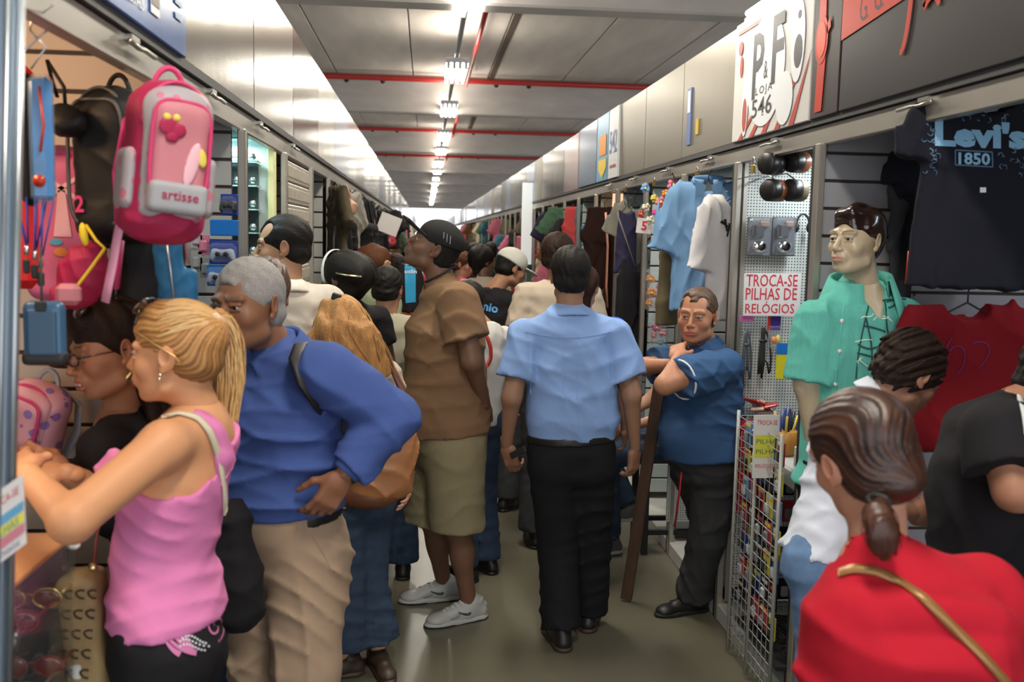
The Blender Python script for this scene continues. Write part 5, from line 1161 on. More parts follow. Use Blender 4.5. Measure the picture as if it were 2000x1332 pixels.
# --- teal shirt mannequin
J = PJ(1.80, 3.18, pelvis=(1660, 905, 3.2), waist=(1662, 815, 3.2), chest=(1668, 690, 3.2), neck=(1682, 560, 3.2), head=(1672, 470, 3.16), shL=(1766, 620, 3.22), shR=(1594, 630, 3.16), elL=(1796, 735, 3.26), elR=(1576, 750, 3.14), wrL=(1790, 860, 3.2), wrR=(1592, 880, 3.16), hipL=(1700, 940, 3.22), hipR=(1622, 940, 3.18), knL=(1692, 1130, 3.22), knR=(1612, 1130, 3.18), anL=(1680, 1290, 3.22), anR=(1600, 1290, 3.18))
feet(J, ('L', 0, -.5, -.85), ('R', 0, -.6, -.8))
C_TEAL = cloth('shirt_teal', (.11, .43, .36), var=(26, .16, (6, 6, .4)), wr=.7); M_MANQ = pm('mannequin_skin', (.5, .4, .3), .35, attr=True, spec=.5)
def manhair(D):
    P = [ell((0, -.017, .038), (.080, .103, .091), k=0), ell((0, .035, .088), (.058, .055, .028), k=.02), ell((0, -.05, -.02), (.064, .058, .05), k=.02)]
    P += [cut(ell((0, .115, -.034), (.074, .078, .096)), .006), plane((0, 0, -.055), (0, .5, -1), .01)]
    for sg in (-1, 1): P.append(cut(ell((sg * .085, .006, -.016), (.022, .024, .034)), .006))
    headobj(D, 'hair', P, .0032, pm('hair_gloss', (.022, .010, .007), .18, spec=.6, coat=.6), streaks(.004, (.1, -.9, -.25), 95, 8), 1)
r, D = figure(J, 'male shop mannequin with painted dark hair in a teal short-sleeved shirt', skin=(.50, .40, .27), skinm=M_MANQ, headM=HM((-.86, -.50, .03), (-.02, 0, 1)), hair=manhair, vox=.009, hvox=.0026, brow=(.06, .035, .02), lip=(.50, .26, .20), blush=.08, cat='mannequin', name='mannequin', hs=.94,
    tors=dict(crotch=(.15, .11), pelvis=(.165, .115), waist=(.160, .115), chest=(.178, .125), sh=(.155, .09)), hands=dict(L=None, R=dict(dir=(0, 0, -1), back=(-.8, 0, .1))),
    top=dict(mat=C_TEAL, name='shirt', sleeve=.95, ease=.016, hem=-.085, amp=.008, seed=41, vox=.0075, sr=(.066, .078), skirt=.022, vneck=.13, neck=.066, dirs=[(1, 0, .2), (-.9, 0, .5), (.4, 0, 1), (.8, .2, .2)], scale=1.5, collar=dict(r=.094, h=.050, gap=.50, drop=.16, lift=-.004)),
    bottom=dict(mat=C_BLK, length=2, kr=.082, ar=.08, amp=.006), shoes=dict(mat=M_SHOEB))
T = D['top']; C_PD = pm('print_dark_green', (.012, .06, .055), .8); C_PL = pm('print_pale', (.55, .72, .62), .8)
pol = []
for q in ([(1700, 582), (1692, 620), (1682, 650), (1674, 700), (1672, 740)], [(1728, 588), (1735, 610), (1724, 640), (1742, 660), (1740, 690)], [(1708, 590), (1728, 586), (1740, 584)], [(1735, 600), (1744, 606), (1752, 580), (1766, 590), (1768, 605)], [(1732, 590), (1748, 582), (1770, 584)], [(1692, 622), (1700, 660), (1708, 690), (1700, 720)], [(1686, 636), (1712, 640), (1730, 648)], [(1676, 672), (1700, 690), (1716, 678), (1740, 660)], [(1674, 690), (1690, 692), (1712, 700)], [(1752, 560), (1775, 566), (1790, 572)]): pol += ribbon(q, 3.4, 3, 12)
projpix(D, 'shirt_print', pol, C_PD, T, mx=5)
pol = []
for q in ([(1682, 622), (1690, 612), (1700, 626), (1706, 612)], [(1706, 626), (1716, 608), (1722, 632), (1736, 618)], [(1674, 716), (1676, 690), (1692, 700), (1672, 706)], [(1680, 704), (1690, 712), (1694, 716)], [(1716, 618), (1730, 614), (1742, 628)], [(1670, 668), (1690, 662), (1704, 664)]): pol += ribbon(q, 2.6, 2.2, 10)
projpix(D, 'shirt_print', pol, C_PL, T, mx=5)
seam(D, 'placket', upts([(1640, 600), (1630, 700), (1618, 880)], 3.0, 20), .005, C_TEAL, T, (-.5, -.85, 0))
bv = BVHTree.FromPolygons([tuple(v.co) for v in T.data.vertices], [tuple(p.vertices) for p in T.data.polygons])
for (x, y) in ((1644, 627), (1640, 686), (1632, 750), (1624, 820)):
    d = nrm(U(x, y, 1.) - V(0, 0, CAM_H)); h = bv.ray_cast(Vector(V(0, 0, CAM_H) - D['base']), Vector(d), 9)
    if h[0] is not None: MB().lathe([(.0075, -.001), (.0075, .003)], np.array(h[0]) - d * .003, frame(x=(1, 0, 0), z=-d), 12).build('button', pm('button_white', (.7, .7, .66), .2), T)
# --- woman in red, close foreground, seen from behind
J = PJ(1.60, 1.50, pelvis=(1830, 1560, 1.50), waist=(1812, 1400, 1.50), chest=(1800, 1240, 1.50), neck=(1715, 1082, 1.55), head=(1682, 888, 1.60), shL=(1668, 1222, 1.50), shR=(1915, 1170, 1.56), elL=(1640, 1420, 1.55), elR=(2010, 1400, 1.60), wrL=(1600, 1500, 1.75), wrR=(1990, 1500, 1.8), hipL=(1760, 1600, 1.50), hipR=(1890, 1600, 1.52))
for n in 'LR': h_ = J['hip' + n]; J['kn' + n] = V(h_[0], h_[1], .45); J['an' + n] = V(h_[0], h_[1] - .03, .08)
feet(J, ('L', 0, -.1, .95), ('R', 0, .1, .95))
C_RED = cloth('jumper_red', (.42, .010, .024), rough=.9)
def nape(D):
    P = [ell((0, -.017, .036), (.084, .104, .088), k=0), ell((0, -.045, -.035), (.074, .066, .060), k=.03), ell((0, -.085, -.055), (.040, .035, .03), k=.02)]
    P += [cut(ell((0, .115, -.035), (.078, .078, .09)), .01), plane((0, 0, -.078), (0, .55, -1), .01)]
    for sg in (-1, 1): P.append(cut(ell((sg * .088, .004, -.022), (.022, .026, .036)), .006))
    sw = swept(.0022, (0, -.11, -.062), (0, 1, .6), 34, 2)
    def hc(P_):
        p, r_ = sw.ph(P_[:, 0], P_[:, 1], P_[:, 2]); t = np.clip(.5 + .4 * np.sin(p * 22) + .3 * np.sin(p * 9 + 2), 0, 1)
        return (np.array([.020, .008, .006]) * (1 - t)[:, None] + np.array([.060, .022, .012]) * t[:, None])
    headobj(D, 'hair', P, .0032, pm('hair_auburn_attr', (.05, .02, .01), .42, attr=True, bump=(220, .3, .002)), sw, 1, hc)
    c = [U(1715, 985, 1.475), U(1712, 1010, 1.44), U(1730, 1050, 1.435), U(1728, 1088, 1.45)]
    sdfobj('ponytail', [loft([bez(c, t) for t in np.linspace(0, 1, 6)], [(.014, .013), (.022, .018), (.027, .02), (.028, .02), (.024, .018), (.012, .01)], [V(1, 0, 0)] * 6, k=.01)], .004, H_AUB, D['root'], D['base'], streaks(.003, (0, 0, 1), 170, 5))
    strands(D, 'ponytail_strands', H_AUB, None, lambda t: (bez(c, t), V(.016 + .016 * math.sin(t * PI), 0, 0), V(0, .02, 0)), 120, .0012, .004, 2, 8)
    MB().tube([U(1716, 978, 1.485) - D['base'] + V(.017 * math.cos(t), .0, .006 * math.sin(t)) + V(0, .016 * math.sin(t), 0) for t in np.linspace(0, 2 * PI, 12)], .005, 6).build('hair_tie', M_BLACK, D['root'])
r, D = figure(J, 'person in red long-sleeved jumper with short auburn ponytail, back turned in the foreground', skin=(.52, .27, .18), headM=HM((-.22, .95, -.28), (-.30, .15, 1)), hair=nape, fem=1, vox=.008, hvox=.003, hs=1.04, blush=.5, build=1.06, eyes=True,
    tors=dict(crotch=(.165, .13), pelvis=(.18, .135), waist=(.165, .125), chest=(.172, .125), sh=(.150, .095)),
    top=dict(mat=C_RED, name='jumper', long=True, sleeve=.9, ease=.014, hem=-.06, amp=.009, seed=51, vox=.0075, neck=.088, sr=(.078, .080), dirs=[(.7, 0, .6), (.3, 0, 1), (-.5, 0, .8)], scale=1.8),
    bottom=dict(mat=C_JEAN, length=2., waist=.05), shoes=dict(mat=M_SHOEB))
skinstrap(D, 'bag_strap', [(1640, 1122), (1668, 1112), (1710, 1116), (1760, 1140), (1810, 1175), (1860, 1225), (1915, 1280), (1960, 1330), (1990, 1370)], .0075, pm('strap_bronze', (.30, .15, .05), .35, .3), targets=[D['top']], off=.004)
# --- person with short dark hair bending, white shirt and jeans
J = PJ(1.66, 2.72, pelvis=(1612, 1075, 2.70), waist=(1632, 990, 2.72), chest=(1668, 870, 2.74), neck=(1722, 775, 2.76), head=(1776, 728, 2.72), shL=(1690, 820, 2.95), shR=(1675, 850, 2.55), elL=(1720, 960, 3.0), elR=(1700, 985, 2.50), wrL=(1790, 985, 2.95), wrR=(1780, 1000, 2.55), hipL=(1600, 1110, 2.80), hipR=(1600, 1110, 2.62), knL=(1600, 1310, 2.82), knR=(1610, 1310, 2.62))
for n in 'LR': h_ = J['kn' + n]; J['an' + n] = V(h_[0] - .02, h_[1], .08)
feet(J, ('L', 0, .95, .2), ('R', 0, .95, -.2))
r, D = figure(J, 'person with short dark curly hair, white shirt and jeans bending towards the stall', skin=(.36, .18, .115), headM=HM((.80, .18, -.50), (.30, 0, 1)), hair=short_hair(H_DBROWN, .016, -.070, side=-.016, rough=.009, vox=.004, seed=8, front=.045), vox=.010, hvox=.0028, brow=(.02, .01, .008), lip=(.28, .12, .10), build=.92, stubble=.25,
    top=dict(mat=cloth('shirt_white_cool', (.66, .70, .80)), sleeve=.7, ease=.016, hem=-.05, amp=.008, seed=61, vox=.009, skirt=.012, collar=dict(gap=.4)),
    bottom=dict(mat=cloth('jeans_light', (.13, .22, .38), var=(30, .3)), name='jeans', length=2, amp=.006, waist=.045, belt=pm('belt_denim', (.06, .10, .17), .7), buckle=None), shoes=dict(mat=M_SHOEB))
# --- person in black tee at the right edge
J = PJ(1.72, 2.25, pelvis=(1905, 1200, 2.25), waist=(1910, 1090, 2.25), chest=(1925, 930, 2.25), neck=(1985, 800, 2.25), head=(2075, 745, 2.25), shL=(1920, 850, 2.48), shR=(1950, 850, 2.05), elL=(1960, 1010, 2.55), elR=(1982, 960, 1.98), wrL=(2080, 1040, 2.5), wrR=(2110, 1000, 2.1), hipL=(1895, 1240, 2.35), hipR=(1900, 1240, 2.17))
for n in 'LR': h_ = J['hip' + n]; J['kn' + n] = V(h_[0] + .02, h_[1], .48); J['an' + n] = V(h_[0], h_[1], .08)
feet(J, ('L', 0, .95, .1), ('R', 0, .95, -.1))
r, D = figure(J, 'person in black tee with white shoulder piping leaning at the right edge', skin=(.36, .17, .10), headM=HM((.9, 0, -.35), (.3, 0, 1)), hair=short_hair(H_BLACK, .010), vox=.011, hvox=.005, build=1.06,
    top=dict(mat=C_BLK2, name='tee_shirt', sleeve=.62, ease=.016, hem=-.05, amp=.009, seed=71, sr=(.082, .088), skirt=.015, vox=.009), bottom=dict(mat=C_BLK, length=2), shoes=dict(mat=M_SHOEB))
skinstrap(D, 'piping', [(1975, 745), (1988, 770), (1996, 800), (2004, 850)], .006, C_PIPE, targets=[D['top']], off=.004)
# --- further crowd
def crowd(px, py, Y, h, head, label, skin, top, bottom, hair, hy=0., lean=0., face=None, dz=0, vox=.016, fem=0, sleeve=.5, long=False, build=1., topname='shirt', **k):
    """px,py where the head stands in the picture"""
    p = U(px, py, Y); J = skel((p[0], Y, 0), hy, h); dd = p[2] - J['head'][2]
    sc = p[2] / J['head'][2]
    for n in J:
        if n != 'h': J[n] = V(J[n][0] + (lean if n[:2] not in ('he',) else 0) * (1 if n[:2] in ('sh', 'ch', 'ne', 'el', 'wr', 'wa') else .7), J[n][1], J[n][2] * sc)
    J['h'] = h * min(1.02, max(.9, sc)); J['head'] = V(p[0], Y + (J['head'][1] - Y), p[2])
    return figure(J, label, skin=skin, headM=HM(face) if face is not None else None, hair=hair, vox=vox, hvox=.0065, fem=fem, build=build, eyes=False, hands=dict(L=dict(vox=.006), R=dict(vox=.006)),
        top=dict(mat=top, name=topname, sleeve=sleeve, long=long, hem=-.05, vox=vox * .8, amp=.008, seed=int(px)), bottom=dict(mat=bottom, length=2, vox=vox), shoes=dict(mat=M_SHOEB, vox=.012), **k)
sk1, sk2, sk3 = (.38, .19, .11), (.48, .26, .17), (.14, .07, .045)
HB = lambda m=H_BLACK, t=.012, sd=1: short_hair(m, t, -.06, vox=.007, seed=sd)
r, D = crowd(1092, 500, 5.5, 1.76, None, 'person in beige tee partly hidden behind the light blue shirt', sk1, C_TAN, C_GRY, HB(H_DBROWN, .016, 3), hy=-.1, face=(.5, .85, 0), sleeve=.65, build=1.12, topname='tee_shirt')
def lady(mat, ln=.16, th=.014):
    def fn(D):
        P = [ell((0, -.018, .038), (.080 + th * .5, .100 + th * .5, .086 + th * .5), k=0), cone((0, -.07, 0), (0, -.06, -ln), .068, .045, k=.04, sq=((0, 1, 0), .7)), cut(ell((0, .12, -.035), (.070, .075, .082)), .01)]
        headobj(D, 'hair', P, .006, mat, streaks(.005, (0, -.3, -1), 100, 3), 1)
    return fn
r, D = crowd(1140, 560, 4.85, 1.60, None, 'person with long brown hair and blue tank top, hidden behind the light blue shirt', sk2, cloth('tank_blue', (.03, .10, .55)), C_JEAN, lady(pm('hair_chestnut', (.040, .017, .010), .65, var=(60, .5), spec=.2, bump=(150, .7, .004)), .22), hy=-.2, face=(.4, .9, 0), fem=1, sleeve=.02, topname='tank_top')
r, D = crowd(1000, 524, 6.3, 1.72, None, 'person in black tee with blue lettering and white cap looking down', sk1, C_BLK2, C_GRY, HB(H_BLACK), hy=-.55, lean=-.11, face=(.85, .3, -.35), sleeve=.75, build=1.05, topname='tee_shirt')
cp = headobj(D, 'cap', [ell((0, -.017, .045), (.092, .112, .092), k=0), plane((0, 0, .018), (0, -.22, -1), .004)], .006, pm('cap_white', (.55, .54, .48), .8)); br = headobj(D, 'brim', [ell((0, .125, .025), (.068, .075, .010), Rx(-.12), k=.01)], .005, pm('cap_white', (0, 0, 0))); br.parent = cp
P, f = textmesh('gênio', 1., .03); P = P - (P.min(0) + P.max(0)) / 2; s_ = .17 / (P[:, 0].max() - P[:, 0].min()); c = (D['J']['chest'] + V(-.05, 0, .075)) - D['base']
bk = nrm(D['fs'] * -1); decal(P * s_, f, c + V(-.02, -.05, 0), (1, 0, -.18), (.18, 0, 1), D['top'].data, pm('print_blue', (.10, .35, .75), .6), D['top'], 'lettering', .004, .02, .4)
r, D = crowd(757, 566, 5.0, 1.58, None, 'person with short dark hair in a cream jacket, back turned on the left', sk1, C_CRM, C_JEAN, HB(H_BLACK, .012, 5), hy=.15, face=(.3, 1, -.2), long=True, sleeve=.9, build=1.1, topname='jacket')
r, D = crowd(733, 518, 5.9, 1.66, None, 'person with reddish brown hair and pale green collar behind the cream jacket', sk2, cloth('shirt_pale_green', (.30, .34, .22)), C_JEAN, lady(pm('hair_redbrown', (.085, .030, .011), .65, var=(60, .5), spec=.2, bump=(150, .7, .004)), .05), hy=-.9, face=(.95, -.2, -.1), long=True, sleeve=.9, fem=1)
r, D = crowd(768, 528, 7.2, 1.66, None, 'person in orange red top beyond the pale green collar', sk2, cloth('top_orange', (.45, .07, .03)), C_JEAN, HB(H_DBROWN, .014, 6), hy=.7, face=(-.8, .4, -.1), fem=1)
r, D = crowd(903, 516, 8.6, 1.66, None, 'person with cropped auburn hair and pink top in the mid distance', sk2, cloth('top_pink', (.62, .08, .16)), C_JEAN, HB(pm('hair_redbrown', (0, 0, 0)), .010, 7), hy=-.8, face=(.9, -.2, -.1), fem=1, vox=.02)
r, D = crowd(943, 510, 7.8, 1.68, None, 'person with dark hair and beige top right of the pink top', sk3, C_TAN, C_BLK, lady(H_BLACK, .08, .024), hy=.3, face=(.9, .5, 0), fem=1, vox=.02)
r, D = crowd(908, 590, 5.0, 1.50, None, 'person in white tee with red trim hidden behind the brown tee', sk1, cloth('tee_white', (.55, .53, .50)), C_JEAN, HB(H_BLACK), hy=.8, lean=.10, face=(-.9, .3, 0), sleeve=.7, topname='tee_shirt')
skinstrap(D, 'red_trim', [(942, 648), (952, 660), (958, 680), (958, 700), (950, 715)], .009, M_RED, targets=[D['top']], off=.004)
r, D = crowd(925, 498, 10.5, 1.70, None, 'person with black hair and dark jacket far down the aisle', sk3, C_BLK2, C_BLK, HB(H_BLACK, .02), hy=0, face=(0, 1, 0), vox=.022)
r, D = crowd(958, 492, 12.0, 1.72, None, 'person in dark green top far down the right of the aisle', sk1, cloth('top_green', (.05, .12, .06)), C_JEAN, HB(H_DBROWN), hy=0, face=(0, 1, 0), vox=.022)
r, D = crowd(800, 505, 9.5, 1.68, None, 'person in crimson top far down the left of the aisle', sk2, cloth('top_crimson', (.40, .03, .05)), C_JEAN, HB(H_BLACK), hy=.4, face=(-.5, .9, 0), vox=.022, fem=1)
r, D = crowd(905, 486, 15.0, 1.70, None, 'person in pale top far along the middle of the aisle', sk2, C_WHT, C_JEAN, HB(H_DBROWN), hy=0, face=(0, 1, 0), vox=.026)
r, D = crowd(872, 488, 14.0, 1.70, None, 'person in blue top far along the aisle left of the pale top', sk2, cloth('top_blue', (.06, .12, .3)), C_JEAN, HB(H_BLACK), hy=0, face=(0, 1, 0), vox=.026)
# seated person on a stool behind the plank
st = empty('stool', (U(1300, 1000, 5.45)[0], 5.45, 0), 'black wooden stool with cross bars behind the plank', 'stool'); sx = U(1300, 1000, 5.45)[0]
MB().box((0, 0, .56), (.19, .17, .018), bev=.006).build('seat', M_BLACK, st)
for x in (-1, 1):
    for y in (-1, 1): MB().box((x * .155, y * .14, .272), (.018, .018, .272), bev=.003).build('leg', M_BLACK, st)
for y in (-.14, .14): MB().box((0, y, .13), (.14, .012, .014)).build('cross_bar', M_BLACK, st)
for x in (-.155, .155): MB().box((x, 0, .18), (.012, .125, .014)).build('cross_bar', M_BLACK, st)
p = V(sx, 5.42, 0); J = dict(pelvis=p + V(.0, 0, .66), waist=p + V(.05, 0, .80), chest=p + V(.10, 0, .96), neck=p + V(.13, 0, 1.12), head=p + V(.13, 0, 1.25), shL=p + V(.11, -.18, 1.06), shR=p + V(.11, .18, 1.06), elL=p + V(-.03, -.22, .84), elR=p + V(-.08, .2, .84), wrL=p + V(-.28, -.14, .74), wrR=p + V(-.28, .1, .74), hipL=p + V(-.04, -.10, .64), hipR=p + V(-.04, .10, .64), knL=p + V(-.40, -.12, .58), knR=p + V(-.38, .12, .60), anL=p + V(-.36, -.10, .12), anR=p + V(-.22, .10, .22), h=1.66)
J['toeL'] = p + V(-.50, -.14, .03); J['toeR'] = p + V(-.34, .08, .16); J['anL'][2] = .085
r, D = figure(J, 'seated person in grey shirt and jeans, hidden behind the plank and navy polo', skin=(.42, .21, .13), headM=HM((-1, -.1, -.1)), hair=HB(H_BLACK), vox=.014, hvox=.006, eyes=False, base=(p[0], p[1], 0),
    top=dict(mat=cloth('tee_greyblue', (.20, .26, .32)), sleeve=.6, hem=-.03, vox=.012), bottom=dict(mat=C_JEAN, name='jeans', length=1.95, vox=.011, kr=.08, ar=.075), shoes=dict(mat=pm('shoe_grey', (.12, .12, .11), .6), sole=pm('trainer_sole', (0, 0, 0))))
# ------------------------------------------------------------------ goods: builders
M_WIRE = pm('wire_steel', (.5, .5, .5), .3, .9); M_PLAST = pm('clear_plastic', (.9, .95, 1.), .08, trans=.85, spec=.6); M_PLAST.node_tree.nodes['Principled BSDF'].inputs['Alpha'].default_value = .35
def FR(ang): return Rz(ang)
def hanger(root, base, o, fr, w=.2, mat=None):
    m = MB(); q = lambda x, y, z: o + fr @ V(x, y, z) - base
    m.tube([q(-w, 0, -.07), q(0, 0, .0), q(w, 0, -.07), q(-w, 0, -.07)], .004, 5)
    m.tube([q(0, 0, 0), q(0, 0, .04), q(.018, 0, .055), q(.022, 0, .075), q(0, 0, .095), q(-.02, 0, .08)], .0028, 5); m.build('hanger', mat or M_BLACK, root)
def garment(px, py, Y, label, mat, kind='tee', w=.5, h=.68, ang=0., cat='shirt', name='hanging_tee', sl=.20, seed=1, vox=.008, collar=None, group=None, dep=.035, amp=.010, neck=.075, o=None, spread=.5, hang=True, scale=1.3):
    o = U(px, py, Y) if o is None else V(*o); fr = FR(ang); root = empty(name, o, label, cat, group)
    if kind == 'trousers':
        P = [loft([V(0, 0, -.25), V(0, 0, 0)], [(w * .5, dep), (w * .42, dep * .8)], [V(1, 0, 0)] * 2, k=.02, flat=2)]
        for s in (-1, 1): P.append(cone((s * w * .25, 0, -.2), (s * w * .27, 0, -h), w * .24, w * .16, k=.02, flat=2, sq=((0, 1, 0), .35)))
    elif kind == 'dress':
        P = [loft([V(0, 0, -h), V(0, 0, -h * .5), V(0, 0, -.16), V(0, 0, -.03)], [(w * .62, dep * 1.4), (w * .5, dep * 1.1), (w * .4, dep), (w * .3, dep * .7)], [V(1, 0, 0)] * 4, k=.02, flat=1), cut(cone((0, 0, -.03), (0, 0, .1), neck, neck * 1.4), .01)]
    else:
        P = [loft([V(0, 0, -h), V(0, 0, -h * .55), V(0, 0, -.18), V(0, 0, -.05)], [(w * .5, dep * 1.15), (w * .47, dep), (w * .46, dep), (w * .34, dep * .7)], [V(1, 0, 0)] * 4, k=.01, flat=1)]
        for s in (-1, 1):
            if sl: P += [cone((s * .03, 0, -.03), (s * w * .42, 0, -.085), .03, .045, k=.03, sq=((0, 1, 0), .7)), cone((s * w * .40, 0, -.10), (s * (w * .40 + sl * spread), -.0, -.10 - sl * 1.0), .075, .085, k=.03, flat=2, sq=((0, 1, 0), .42))]
        P.append(cut(ell((0, -dep * .5, -.015), (neck, dep * 2.2, .055)), .006))
    g = sdfobj({'trousers': 'trouser_cloth', 'dress': 'dress_cloth'}.get(kind, 'shirt_cloth'), P, vox, mat, root, V(0, 0, 0), folds(amp, seed, scale, [(1, .2, .15), (-1, .1, .3), (.9, 0, -.2)]), fr, V(0, 0, 0))
    if collar:
        m = MB(); c = [fr @ V(neck * 1.05 * math.sin(a), -neck * .75 * math.cos(a) * .8, .012 - .03 * (1 + math.cos(a)) * .5) for a in np.linspace(.3, 2 * PI - .3, 20)]
        m.tube(c, .020, 6, flat=(.35, 1.)); cc = m.build('collar', collar, root)
        for s in (-1, 1): MB().prism([(0, 0), (s * .06, .03), (s * .045, -.05), (s * .012, -.045)][::s], .006, fr @ V(s * .012, -dep - .012, -.03), fr @ V(1, 0, 0), fr @ V(0, -.2, 1)).build('collar_flap', collar, root)
    if hang: hanger(root, V(0, 0, 0), V(0, 0, -.005), fr, w * .36)
    return root, g, o, fr
M_HOOK = pm('hook_steel', (.5, .5, .5), .3, .9)
def backpack(o, fr, w, h, d, label, main, panel=None, pocket=None, trim=None, strap=None, vox=.006, name='backpack', seed=0, side=None):
    o = V(*o); root = empty(name, o, label, 'backpack'); Z = V(0, 0, 0); m3 = frame(y=(0, 1, 0), z=(0, 0, 1))
    def B(nm, pr, mat, par=None, ds=None, vx=vox): return sdfobj(nm, pr, vx, mat, par or root, Z, ds, fr, Z)
    B('bag_body', [rbox((0, 0, -h * .52), (w / 2, d / 2, h * .44), min(d * .42, .05), k=.02), ell((0, 0, -h * .18), (w * .44, d * .46, h * .18), k=.04), ell((0, -d * .02, -h * .90), (w * .5, d * .55, h * .12), k=.03)], main, None, folds(.004, seed, .8))
    if panel: B('front_panel', [rbox((0, -d * .40, -h * .50), (w * .43, d * .18, h * .40), .03, k=.02), ell((0, -d * .38, -h * .2), (w * .38, d * .18, h * .15), k=.03)], panel)
    if pocket: B('front_pocket', [rbox((0, -d * .58, -h * .46), (w * .36, d * .14, h * .30), .022), ell((0, -d * .56, -h * .24), (w * .33, d * .14, h * .1), k=.02)], pocket)
    if side:
        for s in (-1, 1): B('side_pocket', [rbox((s * w * .52, -d * .05, -h * .64), (w * .08, d * .34, h * .20), .02)], side)
    if trim:
        for yy, ww, hh, z0 in ((-.60, .37, .31, -.46),) if pocket else ((-.45, .44, .40, -.5),):
            m = MB(); pts = [fr @ V(ww * w * math.copysign(abs(math.cos(a)) ** .45, math.cos(a)), d * (yy - .05), h * z0 + hh * h * math.copysign(abs(math.sin(a)) ** .5, math.sin(a))) for a in np.linspace(0, 2 * PI, 36)]
            m.tube(pts, .0045, 5, cap=False); m.build('piping', trim, root)
        MB().tube([fr @ V(w * .44 * math.cos(a), -d * .36, -h * .30 + h * .28 * math.sin(a)) for a in np.linspace(0, PI, 20)], .004, 5).build('zip_line', trim, root)
    sm = strap or main
    MB().tube([fr @ V(.03 * math.cos(a), d * .2, -.02 + .05 * math.sin(a)) for a in np.linspace(0, PI, 12)], .006, 6).build('grab_handle', sm, root)
    for s in (-1, 1):
        m = MB(); m.tube([fr @ V(*p) for p in [(s * w * .15, d * .5, -h * .08), (s * w * .35, d * .8, -h * .25), (s * w * .42, d * .85, -h * .6), (s * w * .4, d * .55, -h * .95)]], .020, 6, flat=(1, .25)); m.build('shoulder_strap', sm, root)
    return root
def strip(pix, w, mat, label, name, cat, th=.3, group=None, kids=None):
    b = U(*pix[0]); pts = [U(*p) - b for p in pix]
    if len(pts) > 2: pts = [bez(pts, t) for t in np.linspace(0, 1, 12)]
    o = MB().tube(pts, w, 6, flat=(1, th)).build(name, mat); o.location = [float(a) for a in b]; tag(o, label, cat, group); return o
def facing(Y): return (V(1, 0, 0), V(0, 0, 1))
def flatshape(name, polys, mat, parent, o, u, v, th=.0012, off=.0):
    m = MB(); n = nrm(np.cross(u, v))
    for p in polys:
        a = sum(p[i][0] * p[(i + 1) % len(p)][1] - p[(i + 1) % len(p)][0] * p[i][1] for i in range(len(p)))
        m.prism(p if a > 0 else p[::-1], th, V(*o) + n * off, u, v)
    return m.build(name, mat, parent)
def rect(x0, y0, x1, y1): return [(x0, y0), (x1, y0), (x1, y1), (x0, y1)]
def ellp(cx, cy, rx, ry, n=16, a0=0, a1=2 * PI): return [(cx + rx * math.cos(a), cy + ry * math.sin(a)) for a in np.linspace(a0, a1, n, endpoint=(a1 - a0 < 6.2))]
# ------------------------------------------------------------------ shop signs
def signboard(side, y0, y1, mat, label, th=.03):
    X = XL if side < 0 else XR; s = side
    ob = MB().b2((X - s * .010, y0 + .004, ZS0), (X + s * .028, y1 - .004, ZS1), bev=.003).build('shop_sign', mat, label=label, cat='sign')
    # frame on its face: u runs to the reader's right, v up
    if s > 0: return ob, V(X - .0115, y1, ZS0), V(0, -1, 0), V(0, 0, 1), y1 - y0
    return ob, V(X + .0115, y0, ZS0), V(0, 1, 0), V(0, 0, 1), y1 - y0
SH = ZS1 - ZS0
# blue sign, left
ob, o, u, v, W = signboard(-1, 1.60, 2.68, pm('sign_blue', (.045, .14, .42), .22, var=(2, .5, (1, 1.5, 3))), 'blue shop sign with white lettering at the top left')
M_SW = pm('sign_white', (.72, .74, .76), .35); M_SD = pm('sign_dark', (.03, .03, .035), .35); M_SR = pm('sign_red', (.55, .045, .02), .3); M_SRD = pm('sign_brownred', (.40, .05, .03), .35)
lettering('RELÓGIOS E BOLSAS', 1, M_SW, o + u * .42 + v * .052, u, v, ob, w=.54, h=.036)
for i in range(3): flatshape('small_print', [rect(.96, .15 - i * .035, 1.03, .165 - i * .035)], pm('sign_paleblue', (.35, .48, .66), .4), ob, o, u, v, .001, .0005)
for x0, z0 in ((.74, .045), (.88, .16)): flatshape('picture_frame', [rect(x0, z0, x0 + .075, z0 + .26)], M_SW, ob, o, u, v, .001, .0004); flatshape('picture', [rect(x0 + .006, z0 + .02, x0 + .069, z0 + .25)], pm('sign_brown', (.14, .10, .07), .4), ob, o, u, v, .001, .0016)
# right: P & F loja 546
ob, o, u, v, W = signboard(1, 3.52, 4.43, pm('sign_offwhite', (.60, .58, .55), .35), 'white shop sign with black letters, number 546 and red stripes')
k = W
st_ = []
for i in range(5): x = .10 + i * .17; st_.append([(x * k, 0), ((x + .06) * k, 0), ((x + .30) * k, .5 * SH * (.5 + i * .12)), ((x + .27) * k, .5 * SH * (.5 + i * .12))])
st_ = [[(min(a, k - .002), min(b, SH)) for a, b in p] for p in st_]
flatshape('red_stripes', st_, M_SRD, ob, o, u, v, .001, .0004)['kind'] = 'stuff'
flatshape('red_band', [rect(.05 * k, .90 * SH, .42 * k, .93 * SH)], M_SRD, ob, o, u, v, .001, .0004)
blob = ellp(.46 * k, .50 * SH, .25 * k, .44 * SH, 28); flatshape('white_patch', [blob], pm('sign_white', (0, 0, 0)), ob, o, u, v, .0012, .0014)
lettering('P', 1, M_SD, o + u * .37 * k + v * .56 * SH, u, v, ob, w=.15 * k, h=.52 * SH, bold=.02, off=.0035)
lettering('F', 1, M_SD, o + u * .62 * k + v * .62 * SH, u, v, ob, w=.14 * k, h=.52 * SH, bold=.02, off=.0035)
lettering('&', 1, M_SD, o + u * .475 * k + v * .50 * SH, u, v, ob, w=.05 * k, h=.14 * SH, off=.0035)
